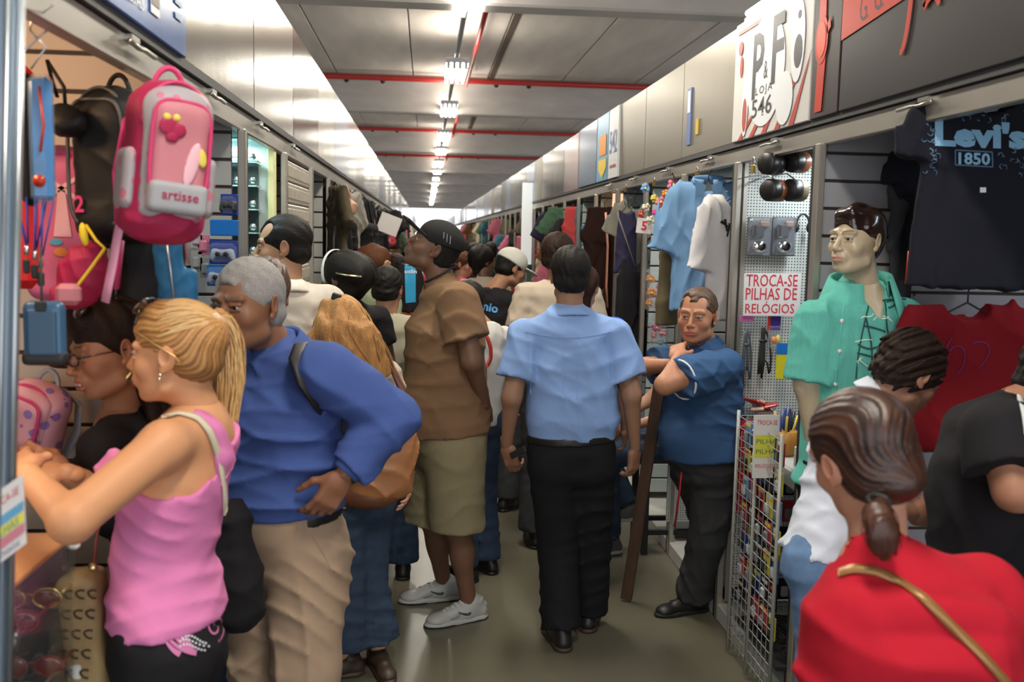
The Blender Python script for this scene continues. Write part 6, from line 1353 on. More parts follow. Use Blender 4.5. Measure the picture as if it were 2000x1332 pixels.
lettering('LOJA', 1, M_SD, o + u * .46 * k + v * .345 * SH, u, v, ob, w=.22 * k, h=.08 * SH, off=.0035, spacing=1.3)
lettering('546', 1, M_SD, o + u * .44 * k + v * .22 * SH, u, v, ob, w=.27 * k, h=.15 * SH, bold=.01, off=.0035)
# icons: phone / sandal / bottle like shapes of that sign
flatshape('icon', [ellp(.85 * k, .60 * SH, .075 * k, .30 * SH, 20)], M_SW, ob, o, u, v, .001, .0020); flatshape('icon_outline', [ellp(.86 * k, .52 * SH, .045 * k, .12 * SH, 14)], M_SD, ob, o, u, v, .001, .0032)
flatshape('icon_dot', [ellp(.86 * k, .78 * SH, .018 * k, .03 * SH, 10)], M_SD, ob, o, u, v, .001, .0032)
flatshape('icon', [ellp(.20 * k, .28 * SH, .045 * k, .26 * SH, 16)], M_SW, ob, o, u, v, .001, .0020); flatshape('icon_fill', [ellp(.20 * k, .20 * SH, .03 * k, .14 * SH, 14)], M_SRD, ob, o, u, v, .001, .0032)
flatshape('icon', [ellp(.10 * k, .78 * SH, .03 * k, .06 * SH, 12), ellp(.12 * k, .62 * SH, .02 * k, .09 * SH, 12)], M_SRD, ob, o, u, v, .001, .0020)['kind'] = 'stuff'
flatshape('icon', [ellp(.72 * k, .22 * SH, .10 * k, .20 * SH, 18)], M_SW, ob, o, u, v, .001, .0020)
# black panel with the red wrist watch
ob, o, u, v, W = signboard(1, 3.27, 3.515, pm('sign_charcoal', (.035, .026, .024), .35), 'narrow charcoal sign panel with an orange red wrist watch picture')
flatshape('watch_strap', [[(.05, .02), (.11, .02), (.125, .20), (.10, .5), (.05, .5), (.055, .22)]], M_SR, ob, o, u, v, .001, .0005)
flatshape('watch_face', [ellp(.085, .27, .055, .085, 22)], M_SR, ob, o, u, v, .001, .0018); flatshape('watch_dial', [ellp(.085, .27, .038, .062, 22)], pm('sign_redlight', (.75, .10, .05), .3), ob, o, u, v, .001, .003)
flatshape('watch_crown', [[(.13, .28), (.16, .30), (.15, .34), (.125, .31)]], M_SR, ob, o, u, v, .001, .0018)
lettering('546', 1, pm('sign_grey', (.4, .4, .4), .4), o + u * .20 + v * .46, -v, u, ob, w=.08, h=.03)
# big black sign with red script
ob, o, u, v, W = signboard(1, 2.0, 3.265, pm('sign_black', (.022, .018, .018), .35), 'large black shop sign with red band and red script at the top right')
flatshape('red_band', [[(0, .235), (.75, .30), (.75, .42), (0, .375)]], M_SR, ob, o, u, v, .001, .0005)
for i in range(3): lettering('G', 1, M_SD, o + u * (.16 + i * .10) + v * (.31 + i * .012), u, v, ob, w=.05, h=.09, off=.002); lettering('.', 1, M_SD, o + u * (.195 + i * .10) + v * (.275 + i * .012), u, v, ob, w=.01, h=.012, off=.002)
m = []
for q, a, b in (([(.40, .50), (.36, .28), (.42, .20), (.47, .42)], .035, .03), ([(.47, .45), (.50, .3), (.46, .10), (.43, .12)], .030, .018), ([(.62, .48), (.57, .28), (.56, .24), (.555, .22)], .02, .012), ([(.555, .22), (.60, .26), (.62, .24), (.64, .21)], .022, .016), ([(.36, .42), (.5, .46), (.7, .48), (.9, .50)], .05, .03)): m += ribbon(q, a, b, 12)
o_ = flatshape('red_script', m, M_SR, ob, o, u, v, .001, .0022); o_['kind'] = 'stuff'
# 542 panel and blue panel further down
ob, o, u, v, W = signboard(1, 7.12, 7.50, M_SW, 'white sign panel with the blue number 542')
lettering('542', 1, pm('sign_blue2', (.03, .09, .35), .3), o + u * .19 + v * .27, u, v, ob, w=.28, h=.17, bold=.01)
flatshape('small_print', [rect(.08, .08, .30, .10)], M_SRD, ob, o, u, v, .001, .0005)
ob, o, u, v, W = signboard(1, 7.51, 8.02, pm('sign_sky', (.10, .28, .42), .3), 'sky blue sign panel with orange and yellow block')
flatshape('orange_block', [rect(.12, .20, .42, .36)], pm('sign_orange', (.65, .25, .02), .4), ob, o, u, v, .001, .0005); flatshape('yellow_block', [rect(.10, .10, .44, .17), [(.1, .1), (.44, .1), (.27, .02)]], pm('sign_yellow', (.7, .5, .03), .4), ob, o, u, v, .001, .0005)['kind'] = 'stuff'
ob, o, u, v, W = signboard(1, 8.04, 8.96, pm('sign_bluegrey', (.13, .19, .27), .2, .4), 'glossy blue grey sign panel beyond the sky blue sign')
# long fluorescent fixture on top of the white sign
sl = MB().b2((XR + .02, 3.62, ZS1 + .0), (XR + .10, 4.42, ZS1 + .035), bev=.004).build('sign_lamp', M_LAMPH, label='fluorescent strip lamp lying on top of the white 546 sign', cat='lamp')
MB().tube([(XR + .03, 3.64, ZS1 + .052), (XR + .03, 4.40, ZS1 + .052)], .014, 8).build('tube', pm('lamp_tube', (0, 0, 0)), sl)
area('sign_lamp_light', (XR - .03, 4.0, ZS1 + .09), .05, .8, (1, .95, .85), (0, -.4, 0), sy=.75)
# round price tag sticker panel
ob = MB().b2((XR - .004, 5.18, 2.30), (XR + .001, 5.25, 2.60)).build('sticker', pm('sticker_blue', (.10, .16, .36), .4), label='small vertical blue and white sticker on the plain steel fascia', cat='sticker')
MB().b2((XR - .006, 5.19, 2.47), (XR - .0045, 5.24, 2.585)).build('paper_label', M_SW, ob)
MB().b2((XR - .004, 5.03, 2.34), (XR + .001, 5.07, 2.42)).build('sticker', pm('sticker_yellow', (.55, .38, .05), .5), label='tiny yellow sticker beside the blue and white one', cat='sticker')
# ------------------------------------------------------------------ left bag stall
PK = lambda n, c, r=.5: cloth('fab_' + n, c, r, wr=.4)
M_PINKF, M_CRIM, M_HOT, M_LGREY = PK('pink', (.52, .19, .22)), PK('crimson', (.36, .02, .07)), PK('hot_pink', (.58, .05, .16)), PK('light_grey', (.33, .33, .35))
def floral(name, base, dots, sc=26):
    if name in MATS: return MATS[name]
    m = pm(name, base, .6); nt = m.node_tree; N = nt.nodes; L = nt.links; b = N['Principled BSDF']; tc = N.new('ShaderNodeTexCoord'); vo = N.new('ShaderNodeTexVoronoi'); vo.inputs['Scale'].default_value = sc; L.new(tc.outputs['Object'], vo.inputs['Vector'])
    lt = N.new('ShaderNodeMath'); lt.operation = 'LESS_THAN'; lt.inputs[1].default_value = .34; L.new(vo.outputs['Distance'], lt.inputs[0]); mx = N.new('ShaderNodeMix'); mx.data_type = 'RGBA'; mx.inputs[6].default_value = (*base, 1); mx.inputs[7].default_value = (*dots, 1); L.new(lt.outputs[0], mx.inputs[0]); L.new(mx.outputs[2], b.inputs['Base Color']); return m
M_FLG = floral('fab_floral_grey', (.33, .30, .32), (.50, .14, .20), 34); M_FLP = floral('fab_floral_pink', (.66, .30, .34), (.25, .14, .36), 30)
fr = Rz(.55) @ Ry(.10)
bp = backpack(U(338, 160, 2.02), fr, .150, .315, .13, 'large pink and grey school backpack with strawberry print hanging from the header', M_CRIM, M_FLG, M_PINKF, M_HOT, M_HOT, vox=.005, side=M_FLG, seed=3)
# lower grey field, script and fruit on the pocket
q = lambda x, y, z: fr @ V(x, y, z)
sdfobj('grey_base_panel', [rbox((0, -.083, -.232), (.056, .022, .030), .012)], .004, M_LGREY, bp, V(0, 0, 0), None, fr, V(0, 0, 0))
P, f = textmesh('artisse', 1., .01); P = P - (P.min(0) + P.max(0)) / 2; s_ = .07 / (P[:, 0].max() - P[:, 0].min()); u, v = q(1, 0, 0), q(0, 0, 1)
obj('lettering', rawmesh('lettering', np.array([q(0, -.1065, -.228) + u * a[0] * s_ + v * a[1] * s_ for a in P]), f, M_CRIM), bp)
for cx, cz, rr, mt in ((-.030, -.10, .020, M_CRIM), (-.012, -.105, .017, M_CRIM), (-.022, -.118, .014, M_CRIM), (-.034, -.083, .009, pm('print_yellow', (.7, .55, .08), .5)), (-.016, -.082, .009, pm('print_yellow', (0, 0, 0)))):
    sdfobj('fruit_print', [ell((cx, -.0955, cz), (rr, .004, rr * .9))], .003, mt, bp, V(0, 0, 0), None, fr, V(0, 0, 0))
sdfobj('petal_print', [ell((.020, -.096, -.165), (.014, .004, .045), Ry(.2))], .003, pm('print_pale_pink', (.75, .42, .48), .5), bp, V(0, 0, 0), None, fr, V(0, 0, 0))
sdfobj('petal_print', [ell((.038, -.0955, -.150), (.010, .004, .020), Ry(-.2))], .003, pm('print_yellow', (0, 0, 0)), bp, V(0, 0, 0), None, fr, V(0, 0, 0))
bp2 = backpack(U(218, 170, 2.28), Rz(-.35), .16, .34, .12, 'plain black backpack with a small pink emblem hanging behind the pink one', PK('black', (.012, .012, .013)), None, None, pm('trim_darkgrey', (.05, .05, .05), .5), vox=.006, seed=5)
P, f = textmesh('2', 1., .02); P = P - (P.min(0) + P.max(0)) / 2
obj('emblem', rawmesh('emblem', np.array([Rz(-.35) @ V(-.035 + a[0] * .05, -.072, -.26 + a[1] * .05) for a in P]), f, M_HOT), bp2)
# black pouch with strap
b0 = U(128, 215, 2.2); r = empty('pouch', b0, 'small black waist pouch hanging between the long plastic pack and the black backpack', 'bag')
sdfobj('bag_body', [ell((0, 0, -.02), (.042, .03, .032), Ry(.4), k=.02), ell((.005, -.01, -.03), (.034, .03, .022), k=.02)], .005, PK('black', (0, 0, 0)), r, V(0, 0, 0), folds(.003, 3, .6))
MB().tube([U(92, 118, 2.2) - b0, U(100, 150, 2.2) - b0, U(112, 190, 2.2) - b0], .010, 6, flat=(1, .3)).build('strap', PK('black', (0, 0, 0)), r)
MB().tube([U(92, 118, 2.2) - b0, U(125, 170, 2.18) - b0, U(128, 215, 2.2) - b0], .004, 6).build('strap', PK('black', (0, 0, 0)), r)
# long plastic pack, blue with red
b0 = U(78, 150, 1.95); r = empty('plastic_pack', b0, 'tall glossy blue and red plastic wrapped pencil case hanging at the left', 'packet')
hh = .232
MB().box((0, 0, -hh / 2), (.021, .012, hh / 2), bev=.01).build('case', pm('case_blue', (.04, .20, .48), .25, var=(14, .5)), r)
MB().tube([(.003, -.013, -.02), (.010, -.0135, -.09), (.002, -.0135, -.14)], .007, 6, flat=(1, .3)).build('red_print', pm('case_red', (.55, .05, .02), .3), r); MB().lathe([(.012, 0), (.012, .002)], (-.002, -.0125, -.195), Rx(PI / 2), 16).build('red_emblem', pm('case_red', (0, 0, 0)), r)
MB().box((0, 0, -hh / 2), (.0235, .0145, hh / 2 + .006), bev=.012).build('wrapper', M_PLAST, r)
MB().box((-.034, .03, -hh / 2 - .0), (.014, .02, hh / 2 + .01), bev=.012).build('black_case', PK('black', (0, 0, 0)), r)
# wire hangers
for (pts, lab) in (([(105, 8, 1.75), (62, 42, 1.78), (58, 58, 1.8), (70, 72, 1.8), (90, 92, 1.8), (60, 135, 1.8)], 'bent silver wire hook hanging from the header at top left'), ([(96, 56, 1.82), (74, 74, 1.82), (42, 106, 1.82), (36, 140, 1.82)], 'second bent wire hook crossing the first at top left')):
    b0 = U(*pts[0]); o_ = MB().tube([U(*p) - b0 for p in pts], .0018, 6).build('wire_hook', M_WIRE, label=lab, cat='hook'); o_.location = [float(a) for a in b0]
# big pink case with windmill print
b0 = U(118, 300, 2.36); r = empty('wheeled_case', b0, 'tall pink school trolley case with pale windmill and fish print', 'backpack'); wv_ = .080
sdfobj('bag_body', [rbox((0, 0, -.17), (wv_, .04, .17), .035), ell((0, 0, -.03), (wv_ * .9, .04, .05), k=.02)], .006, PK('pink_mid', (.60, .14, .26)), r, V(0, 0, 0))
pale = pm('print_pale_pink', (0, 0, 0)); m = []
for a in (.6, -.6, 2.55, 3.75):
    m += ribbon([(0, .06), (.045 * math.cos(a), .06 + .045 * math.sin(a))], .010, .008, 3)
m += [[(-.014, .0), (.014, .0), (.008, .055), (-.008, .055)], [(-.02, -.05), (.02, -.05), (.014, 0), (-.014, 0)]]
flatshape('windmill_print', m, pale, r, V(.015, -.0415, -.14), V(1, 0, 0), V(0, 0, 1), .0012)['kind'] = 'stuff'
flatshape('orange_fish', [ellp(.01, -.085, .016, .010, 12)], pm('print_orange', (.75, .25, .06), .5), r, V(0, -.0415, -.14), V(1, 0, 0), V(0, 0, 1), .0014); flatshape('blue_fish', [ellp(.0, -.062, .015, .008, 12)], pm('print_teal', (.10, .35, .5), .5), r, V(0, -.0415, -.14), V(1, 0, 0), V(0, 0, 1), .0014)
MB().tube([(-wv_ * .9, -.035, -.30), (-wv_ * .95, -.035, -.1), (-wv_ * .4, -.035, -.005), (wv_ * .4, -.035, -.005), (wv_ * .95, -.035, -.1), (wv_ * .95, -.035, -.30)], .004, 5).build('piping', M_HOT, r)
# red case behind the lanyards
r = MB().box((0, 0, 0), (.035, .02, .11), bev=.02).build('red_case', PK('red', (.50, .02, .02)), label='red case at the far left behind the blue lanyards', cat='case'); r.location = [float(a) for a in U(44, 465, 2.2)]
r = MB().box((0, 0, 0), (.03, .02, .08), bev=.02).build('red_case', PK('red', (0, 0, 0)), label='red and navy case at the far left above the lanyards', cat='case'); r.location = [float(a) for a in U(42, 200, 2.25)]
LANB = pm('lanyard_blue', (.02, .07, .36), .5)
for (x0, x1, y1, w_, lab) in ((30, 52, 520, .006, 'bright blue lanyard nearest the left post'), (70, 68, 530, .006, 'navy blue lanyard in the middle of the three'), (84, 80, 545, .005, 'dark blue lanyard right of the other two')):
    o_ = strip([(x0, 385, 1.95), (x1, y1 - 40, 1.95)], w_, LANB, lab, 'lanyard', 'lanyard', group='blue lanyards'); b0 = U(x0, 385, 1.95)
    MB().tube([U(x1, y1 - 40, 1.95) - b0, U(x1, y1 - 22, 1.95) - b0], .0045, 6).build('metal_clip', M_WIRE, o_); MB().box(U(x1, y1, 1.95) - b0, (.006, .005, .014), bev=.003).build('plastic_clip', M_BLACK, o_)
    MB().tube([U(x0 + 22, 385, 1.96) - b0, U(x1 + 3, y1 - 45, 1.96) - b0], w_ * .9, 6, flat=(1, .25)).build('band', LANB, o_)
# crimson bag with yellow handles
b0 = U(158, 470, 2.18); r = empty('toy_bag', b0, 'crimson bag with yellow cord and yellow handle below the black backpack', 'bag')
sdfobj('bag_body', [ell((.004, 0, -.075), (.052, .035, .072), Ry(.35), k=.02), rbox((-.035, -.02, -.12), (.022, .02, .02), .012, k=.01)], .005, M_CRIM, r, V(0, 0, 0), folds(.006, 6, .6))
YEL = pm('cord_yellow', (.75, .55, .02), .5); sdfobj('yellow_handle', [ell(U(164, 458, 2.15) - b0, (.009, .01, .026), Ry(-.15))], .003, YEL, r, V(0, 0, 0))
MB().tube([U(*p) - b0 for p in [(168, 440, 2.15), (188, 470, 2.13), (205, 485, 2.12), (180, 520, 2.11), (150, 560, 2.1), (128, 590, 2.1)]], .0035, 6).build('yellow_cord', YEL, r)
o_ = MB().box((0, 0, 0), (.024, .016, .022), bev=.010).build('pink_purse', PK('pink', (0, 0, 0)), label='little pink purse tied with a yellow cord above the blue pouch', cat='purse'); o_.location = [float(a) for a in U(134, 575, 2.05)]
# straps of the pink backpack
strip([(252, 380, 2.0), (232, 420, 1.98), (236, 440, 1.98), (205, 590, 1.98)], .014, PK('pink_pale', (.70, .30, .42)), 'long pale pink strap hanging from the pink backpack', 'bag_strap', 'strap')
o_ = MB().box((0, 0, 0), (.012, .008, .010), Ry(.3), bev=.004).build('strap_buckle', PK('pink_pale', (0, 0, 0)), label='pale pink strap knot under the pink backpack', cat='buckle'); o_.location = [float(a) for a in U(238, 400, 1.985)]
strip([(238, 470, 2.1), (228, 565, 2.1)], .014, M_HOT, 'hot pink strap beside the long pale pink one', 'bag_strap', 'strap')
strip([(358, 440, 2.1), (368, 515, 2.12)], .007, M_PINKF, 'short pink strap under the right corner of the pink backpack', 'bag_strap', 'strap')
# black and blue backpacks in the middle
backpack(U(290, 430, 2.40), Rz(.2), .16, .30, .11, 'black backpack low behind the pale pink strap', PK('black', (0, 0, 0)), PK('black', (0, 0, 0)), None, pm('trim_darkgrey', (0, 0, 0)), vox=.007, seed=8)
b0 = U(332, 455, 2.25); r = empty('side_bag', b0, 'teal blue shoulder bag with a zip below the pink backpack', 'bag'); TB = PK('teal_blue', (.02, .12, .26))
sdfobj('bag_body', [rbox((.0, 0, -.09), (.030, .02, .09), .018, Ry(-.12), k=.02), rbox((.035, .01, -.13), (.02, .02, .05), .012)], .005, TB, r, V(0, 0, 0), folds(.004, 9, .6)); MB().tube([(-.004, -.022, -.0), (.006, -.024, -.08), (.014, -.022, -.17)], .0025, 5).build('zip', pm('zip_silver', (.5, .55, .6), .3, .6), r)
# blue hard pouch hanging near the dark haired woman
b0 = U(86, 585, 1.92); r = empty('camera_pouch', b0, 'blue hard camera pouch hanging on a black cord at the left', 'pouch')
sdfobj('case', [rbox((0, 0, -.062), (.039, .016, .060), .016, k=.01)], .004, pm('pouch_blue', (.035, .10, .19), .35), r, V(0, 0, 0)); sdfobj('front_ridge', [rbox((0, -.014, -.062), (.028, .006, .045), .005)], .003, pm('pouch_blue_dark', (.03, .075, .14), .5), r, V(0, 0, 0))
sdfobj('base', [rbox((0, .0, -.112), (.041, .018, .014), .010)], .004, M_BLACK, r, V(0, 0, 0)); MB().tube([(0, -.01, .10), (0, -.012, .0), (0, -.016, -.014)], .0025, 5).build('cord', M_BLACK, r); MB().box((0, -.017, -.012), (.010, .004, .010), bev=.002).build('loop', M_BLACK, r)
# floral pink bag behind her
b0 = U(84, 748, 2.42); fr2 = Rz(-.3) @ Ry(.28); r = backpack(b0, fr2, .15, .20, .10, 'pink school bag with purple flowers and magenta piping behind the hands', M_FLP, M_FLP, M_FLP, M_HOT, M_LGREY, vox=.006, seed=2)
# black handbag / stock filling the lower part of the stall
for i, (x, y, Y_, w_, h_, mt, lab) in enumerate([(250, 640, 2.48, .10, .13, 'black', 'black bag low behind the sunglasses on the dark hair'), (160, 640, 2.45, .08, .10, 'brown', 'dark brown bag behind the blue pouch')]):
    mt_ = PK(mt, (.04, .02, .012)) if mt == 'brown' else PK('black', (0, 0, 0)); r = empty('handbag', U(x, y, Y_), lab, 'bag')
    sdfobj('bag_body', [rbox((0, 0, 0), (w_, .04, h_), .03)], .008, mt_, r, V(0, 0, 0), folds(.006, i, .8)); MB().tube([(-w_ * .5, -.03, h_), (-w_ * .4, -.03, h_ + .07), (w_ * .4, -.03, h_ + .07), (w_ * .5, -.03, h_)], .006, 6).build('handle', mt_, r)
# game pad packs
PB = pm('pack_blue', (.015, .16, .52), .3); PB2 = pm('pack_navy', (.02, .05, .28), .3); PG = pm('pad_grey', (.35, .40, .48), .35)
def gamepack(px, py, Y, w, h, mat, label, pad=None):
    b0 = U(px, py, Y); r = empty('game_pad_pack', b0, label, 'packet', 'game pad packs')
    MB().box((0, 0, 0), (w, .004, h), bev=.003).build('card', mat, r)
    if pad:
        sdfobj('game_pad', [rbox((0, -.018, 0), (w * .5, .010, h * .26), .009, k=.01), cone((-w * .55, -.018, 0), (-w * .72, -.022, -h * .45), .013, .009, k=.008), cone((w * .55, -.018, 0), (w * .72, -.022, -h * .45), .013, .009, k=.008)], .0035, pad, r, V(0, 0, 0))
        for s in (-1, 1): MB().lathe([(.007, 0), (.008, .010), (.006, .012)], (s * w * .28, -.026, -h * .12), Rx(PI / 2), 10).build('thumb_stick', M_BLACK, r)
        MB().box((0, -.018, 0), (w * .95, .018, h * .8), bev=.012).build('blister', M_PLAST, r)
gamepack(448, 400, 3.3, .028, .035, PB2, 'navy game pad pack hanging highest beside the pink backpack', M_BLACK)
gamepack(438, 445, 3.25, .045, .026, PB, 'bright blue game pad pack with printed header')
gamepack(437, 493, 3.2, .045, .038, PB2, 'dark blue game pad pack with a silver pad', PG)
gamepack(432, 538, 3.2, .045, .034, PB, 'bright blue game pad pack lowest of the column', PG)
for i, (x, y) in enumerate(((385, 465), (398, 478), (385, 510), (402, 522))):
    r = MB().box((0, 0, 0), (.020, .005, .035), bev=.002).box((0, -.010, -.004), (.013, .008, .02), bev=.006).build('blister_card', pm('card_%d' % i, [(.5, .42, .45), (.6, .2, .3), (.30, .30, .28), (.25, .27, .25)][i], .4), label='small blister card %s of the four left of the game pads' % ['first', 'second', 'third', 'last'][i], cat='packet', kind=None); r.location = [float(a) for a in U(x, y, 3.45)]
# dark shelving under the left stalls, so that the crowd stands before something solid
MB().b2((XL - .95, 2.05, .09), (XL - .45, 2.52, .80), bev=.01).build('counter_or_shade_board', M_DARK, label='dark counter of the left bag stall', cat='counter')
# ------------------------------------------------------------------ watch stall
wc = MB().b2((XL - .62, 4.44, .09), (XL - .05, 4.50, 2.3)).build('display_cabinet', pm('cabinet_white', (.62, .72, .72), .4), label='white lit cabinet of watches beside the white shirt', cat='cabinet')
MB().b2((XL - .050, 4.36, .09), (XL - .020, 4.42, 2.3), bev=.004).build('cream_column', pm('column_cream', (.66, .60, .30), .5), wc)
for k_ in range(7):
    z = 1.58 + k_ * .10; MB().b2((XL - .62, 4.28, z), (XL - .085, 4.42, z + .006)).build('shelf', pm('glass_shelf', (.35, .5, .5), .1, coat=.5), wc)
me = MB().lathe([(.0, -.014), (.011, -.012), (.014, .0), (.011, .013), (.005, .016)], n=10).mesh('watch', pm('watch_silver', (.60, .66, .66), .2, .7)); me_b = MB().lathe([(.0145, -.006), (.015, .003)], n=10).mesh('watch_band', pm('watch_dark', (.10, .13, .14), .3))
WN = 0
for k_ in range(6):
    for j in range(8):
        o_ = obj('wrist_watch', me, None, label='silver wrist watch on the %s shelf of the lit white cabinet, %s from the left' % (['lowest', 'second', 'third', 'fourth', 'fifth', 'top'][k_], ['first'] [0] if j == 0 else ORD[j]), cat='watch', group='watches in the lit cabinet'); o_.location = (XL - .108 - (7 - j) * .032, 4.33, 1.608 + k_ * .10); b_ = obj('watch_band', me_b, o_)
dk = MB().b2((XL - .60, 4.425, 1.70), (XL - .10, 4.438, 2.1)).build('backing', pm('cabinet_dark', (.06, .10, .10), .4), wc)
bm = MB().lathe([(.010 + .002 * (i % 2), i * .008) for i in range(24)], n=8).mesh('bracelet', pm('chain_silver', (.6, .64, .64), .25, .8))
for j in range(7): o_ = obj('chain_bracelet', bm, None, label='silver chain bracelet hanging in the white cabinet, %s from the left' % ('first' if j == 0 else ORD[j]), cat='bracelet', group='bracelets in the lit cabinet'); o_.location = (XL - .105 - (6 - j) * .026, 4.30, 1.385)
# ------------------------------------------------------------------ right: clothes stall
C_NAVYB = cloth('tee_black_navy', (.010, .011, .018), wr=.6)
r, g, o, fr = garment(1940, 176, 2.72, 'huge black tee with pale blue jeans brand print hanging at the upper right', C_NAVYB, w=.41, h=.565, ang=-.12, sl=.10, spread=.2, seed=4, dep=.04, vox=.008, amp=.008)
M_PB = pm('print_ice', (.20, .42, .62), .6); M_PBD = pm('print_iced', (.06, .13, .22), .6)
def onplane(px, py, Y): return U(px, py, Y)
T = g
class _D: pass
def DD(root, base): return dict(base=V(*base), root=root)
def gproj(base, name, polys, mat, T, off=.004, mx=8):
    return projpix(dict(base=V(*base)), name, polys, mat, T, off, mx)
def gtext(base, txt, cx, cy, wpx, hpx, mat, T, slant=0., name='lettering', bold=.02, off=.004):
    P, f = textmesh(txt, 1., bold); P = P - (P.min(0) + P.max(0)) / 2; e = P.max(0) * 2; sx = wpx / e[0]; sy = hpx / e[1]
    Q = [V(cx + a[0] * sx, cy - a[1] * sy + slant * a[0] * sx) for a in P]
    bv = BVHTree.FromPolygons([tuple(v.co) for v in T.data.vertices], [tuple(p.vertices) for p in T.data.polygons]); cpos = V(0, 0, CAM_H) - V(*base)
    W, tr = subdiv2d(Q, f, 9); out = []; ok = []
    for q in W:
        d = nrm(U(q[0], q[1], 1.) - V(0, 0, CAM_H)); h = bv.ray_cast(Vector(cpos), Vector(d), 12); ok.append(h[0] is not None); out.append(np.array(h[0]) - d * off if h[0] is not None else V(0, 0, 0))
    tr = [t for t in tr if all(ok[i] for i in t)]
    return obj(name, rawmesh(name, out, tr, mat), T)
gtext(o, "Levi's", 1915, 263, 178, 52, M_PB, T, .04, bold=.05)
gtext(o, '1850', 1903, 310, 62, 24, M_PB, T, .03, bold=.03)
pol = []
for (a, b_) in (((1866, 293), (1938, 297)), ((1938, 297), (1939, 326)), ((1939, 326), (1866, 322)), ((1866, 322), (1866, 293))): pol += ribbon([a, b_], 2.6, 2.6, 3)
rr = random.Random(5)
for i in range(64):
    side = rr.random()
    x, y = (rr.uniform(1808, 1830), rr.uniform(222, 335)) if side < .35 else ((rr.uniform(1830, 2000), rr.uniform(212, 236)) if side < .7 else (rr.uniform(1945, 2010), rr.uniform(292, 340)))
    a = rr.uniform(0, 6.28); l = rr.uniform(4, 13); pol += ribbon([(x, y), (x + l * math.cos(a), y + l * math.sin(a)), (x + l * math.cos(a + 1.2), y + l * math.sin(a + 1.2))], rr.uniform(1.5, 4), 1, 5)
o_ = gproj(o, 'splatter_print', pol, M_PBD, T); o_['kind'] = 'stuff'
P_ = gproj(o, 'woven_label', [[(1914, 366), (1926, 366), (1926, 376), (1914, 376)]], M_SW, T)
# long black tee edge and dark trousers hanging behind the mannequin
garment(1778, 258, 3.40, 'dark grey trousers hanging behind the mannequin head', cloth('grey_dark', (.045, .045, .05)), kind='trousers', w=.15, h=.62, ang=.5, cat='trousers', name='hanging_trousers', hang=False)
garment(1860, 240, 3.36, 'plain black top hanging between the mannequin and the printed black tee', C_NAVYB, w=.30, h=.56, ang=.2, sl=.14, cat='shirt', seed=9)
r, g, o, fr = garment(1890, 588, 3.05, 'dark red tee with faint purple print hanging below the black tee', cloth('tee_darkred', (.22, .008, .014)), w=.36, h=.50, ang=-.10, sl=.18, seed=7)
gproj(o, 'faint_print', sum([ribbon(q, 3, 2, 10) for q in ([(1850, 690), (1880, 650), (1900, 700), (1870, 730)], [(1860, 660), (1840, 680), (1850, 720)], [(1900, 670), (1930, 660), (1950, 680), (1910, 720)])], []), pm('print_plum', (.16, .01, .10), .7), g)
strip([(1774, 490, 2.95), (1768, 555, 2.95)], .004, M_RED, 'thin red cord hanging behind the mannequin shoulder', 'cord', 'cord')
# ------------------------------------------------------------------ pegboard stall
bl = pm('leather_black', (.014, .012, .012), .4); br_ = pm('leather_cognac', (.22, .07, .03), .35); ol = pm('leather_olive', (.16, .12, .07), .45)
for i, (x, y, m1, lab) in enumerate(((1508, 320, bl, 'black rolled leather case, upper left of the four on the pegboard'), (1556, 316, br_, 'cognac and black rolled leather case, upper right of the four on the pegboard'), (1512, 372, br_, 'black and cognac rolled leather case, lower left of the four on the pegboard'), (1552, 372, ol, 'olive and black rolled leather case, lower right of the four on the pegboard'))):
    b0 = U(x, y, 3.95); r = empty('leather_case', b0, lab, 'case', 'rolled leather cases'); fr = Rz(.5)
    MB().lathe([(.040, -.045), (.046, -.035), (.046, .0), (.044, .004)], (0, 0, 0), fr @ Ry(PI / 2), 18).build('case_body', bl, r)
    MB().lathe([(.044, .002), (.046, .006), (.045, .040), (.037, .05)], (0, 0, 0), fr @ Ry(PI / 2), 18).build('case_end', m1, r)
    MB().tube([fr @ V(0, 0, .044), V(.0, .1, .075), V(0, .40, .075)], .003, 6).build('peg_hook', M_WIRE, r)
b0 = U(1492, 296, 4.28); r = empty('padlock', V(XR - .03, 4.05, ZS0 - .09), 'brass padlock hanging from the header above the leather cases', 'padlock')
MB().box((0, 0, -.052), (.006, .022, .018), bev=.004).build('lock_body', pm('brass', (.60, .42, .08), .3, .8), r); MB().tube([(0, .016 * math.cos(a), -.036 + .034 * math.sin(a)) for a in np.linspace(0, PI, 12)], .0035, 6).build('shackle', M_WIRE, r)
for i, y in enumerate((4.95, 5.9, 6.75)):
    r = empty('padlock', V(XR - .02, y, ZS0 - .08), 'small dull brass padlock on the right header, %s beyond the bright one' % ORD[i], 'padlock')
    MB().box((0, 0, -.03), (.007, .02, .02), bev=.004).build('lock_body', pm('brass_dull', (.20, .13, .05), .45, .6), r); MB().tube([(0, .014 * math.cos(a), -.012 + .02 * math.sin(a)) for a in np.linspace(0, PI, 10)], .003, 6).build('shackle', M_WIRE, r)
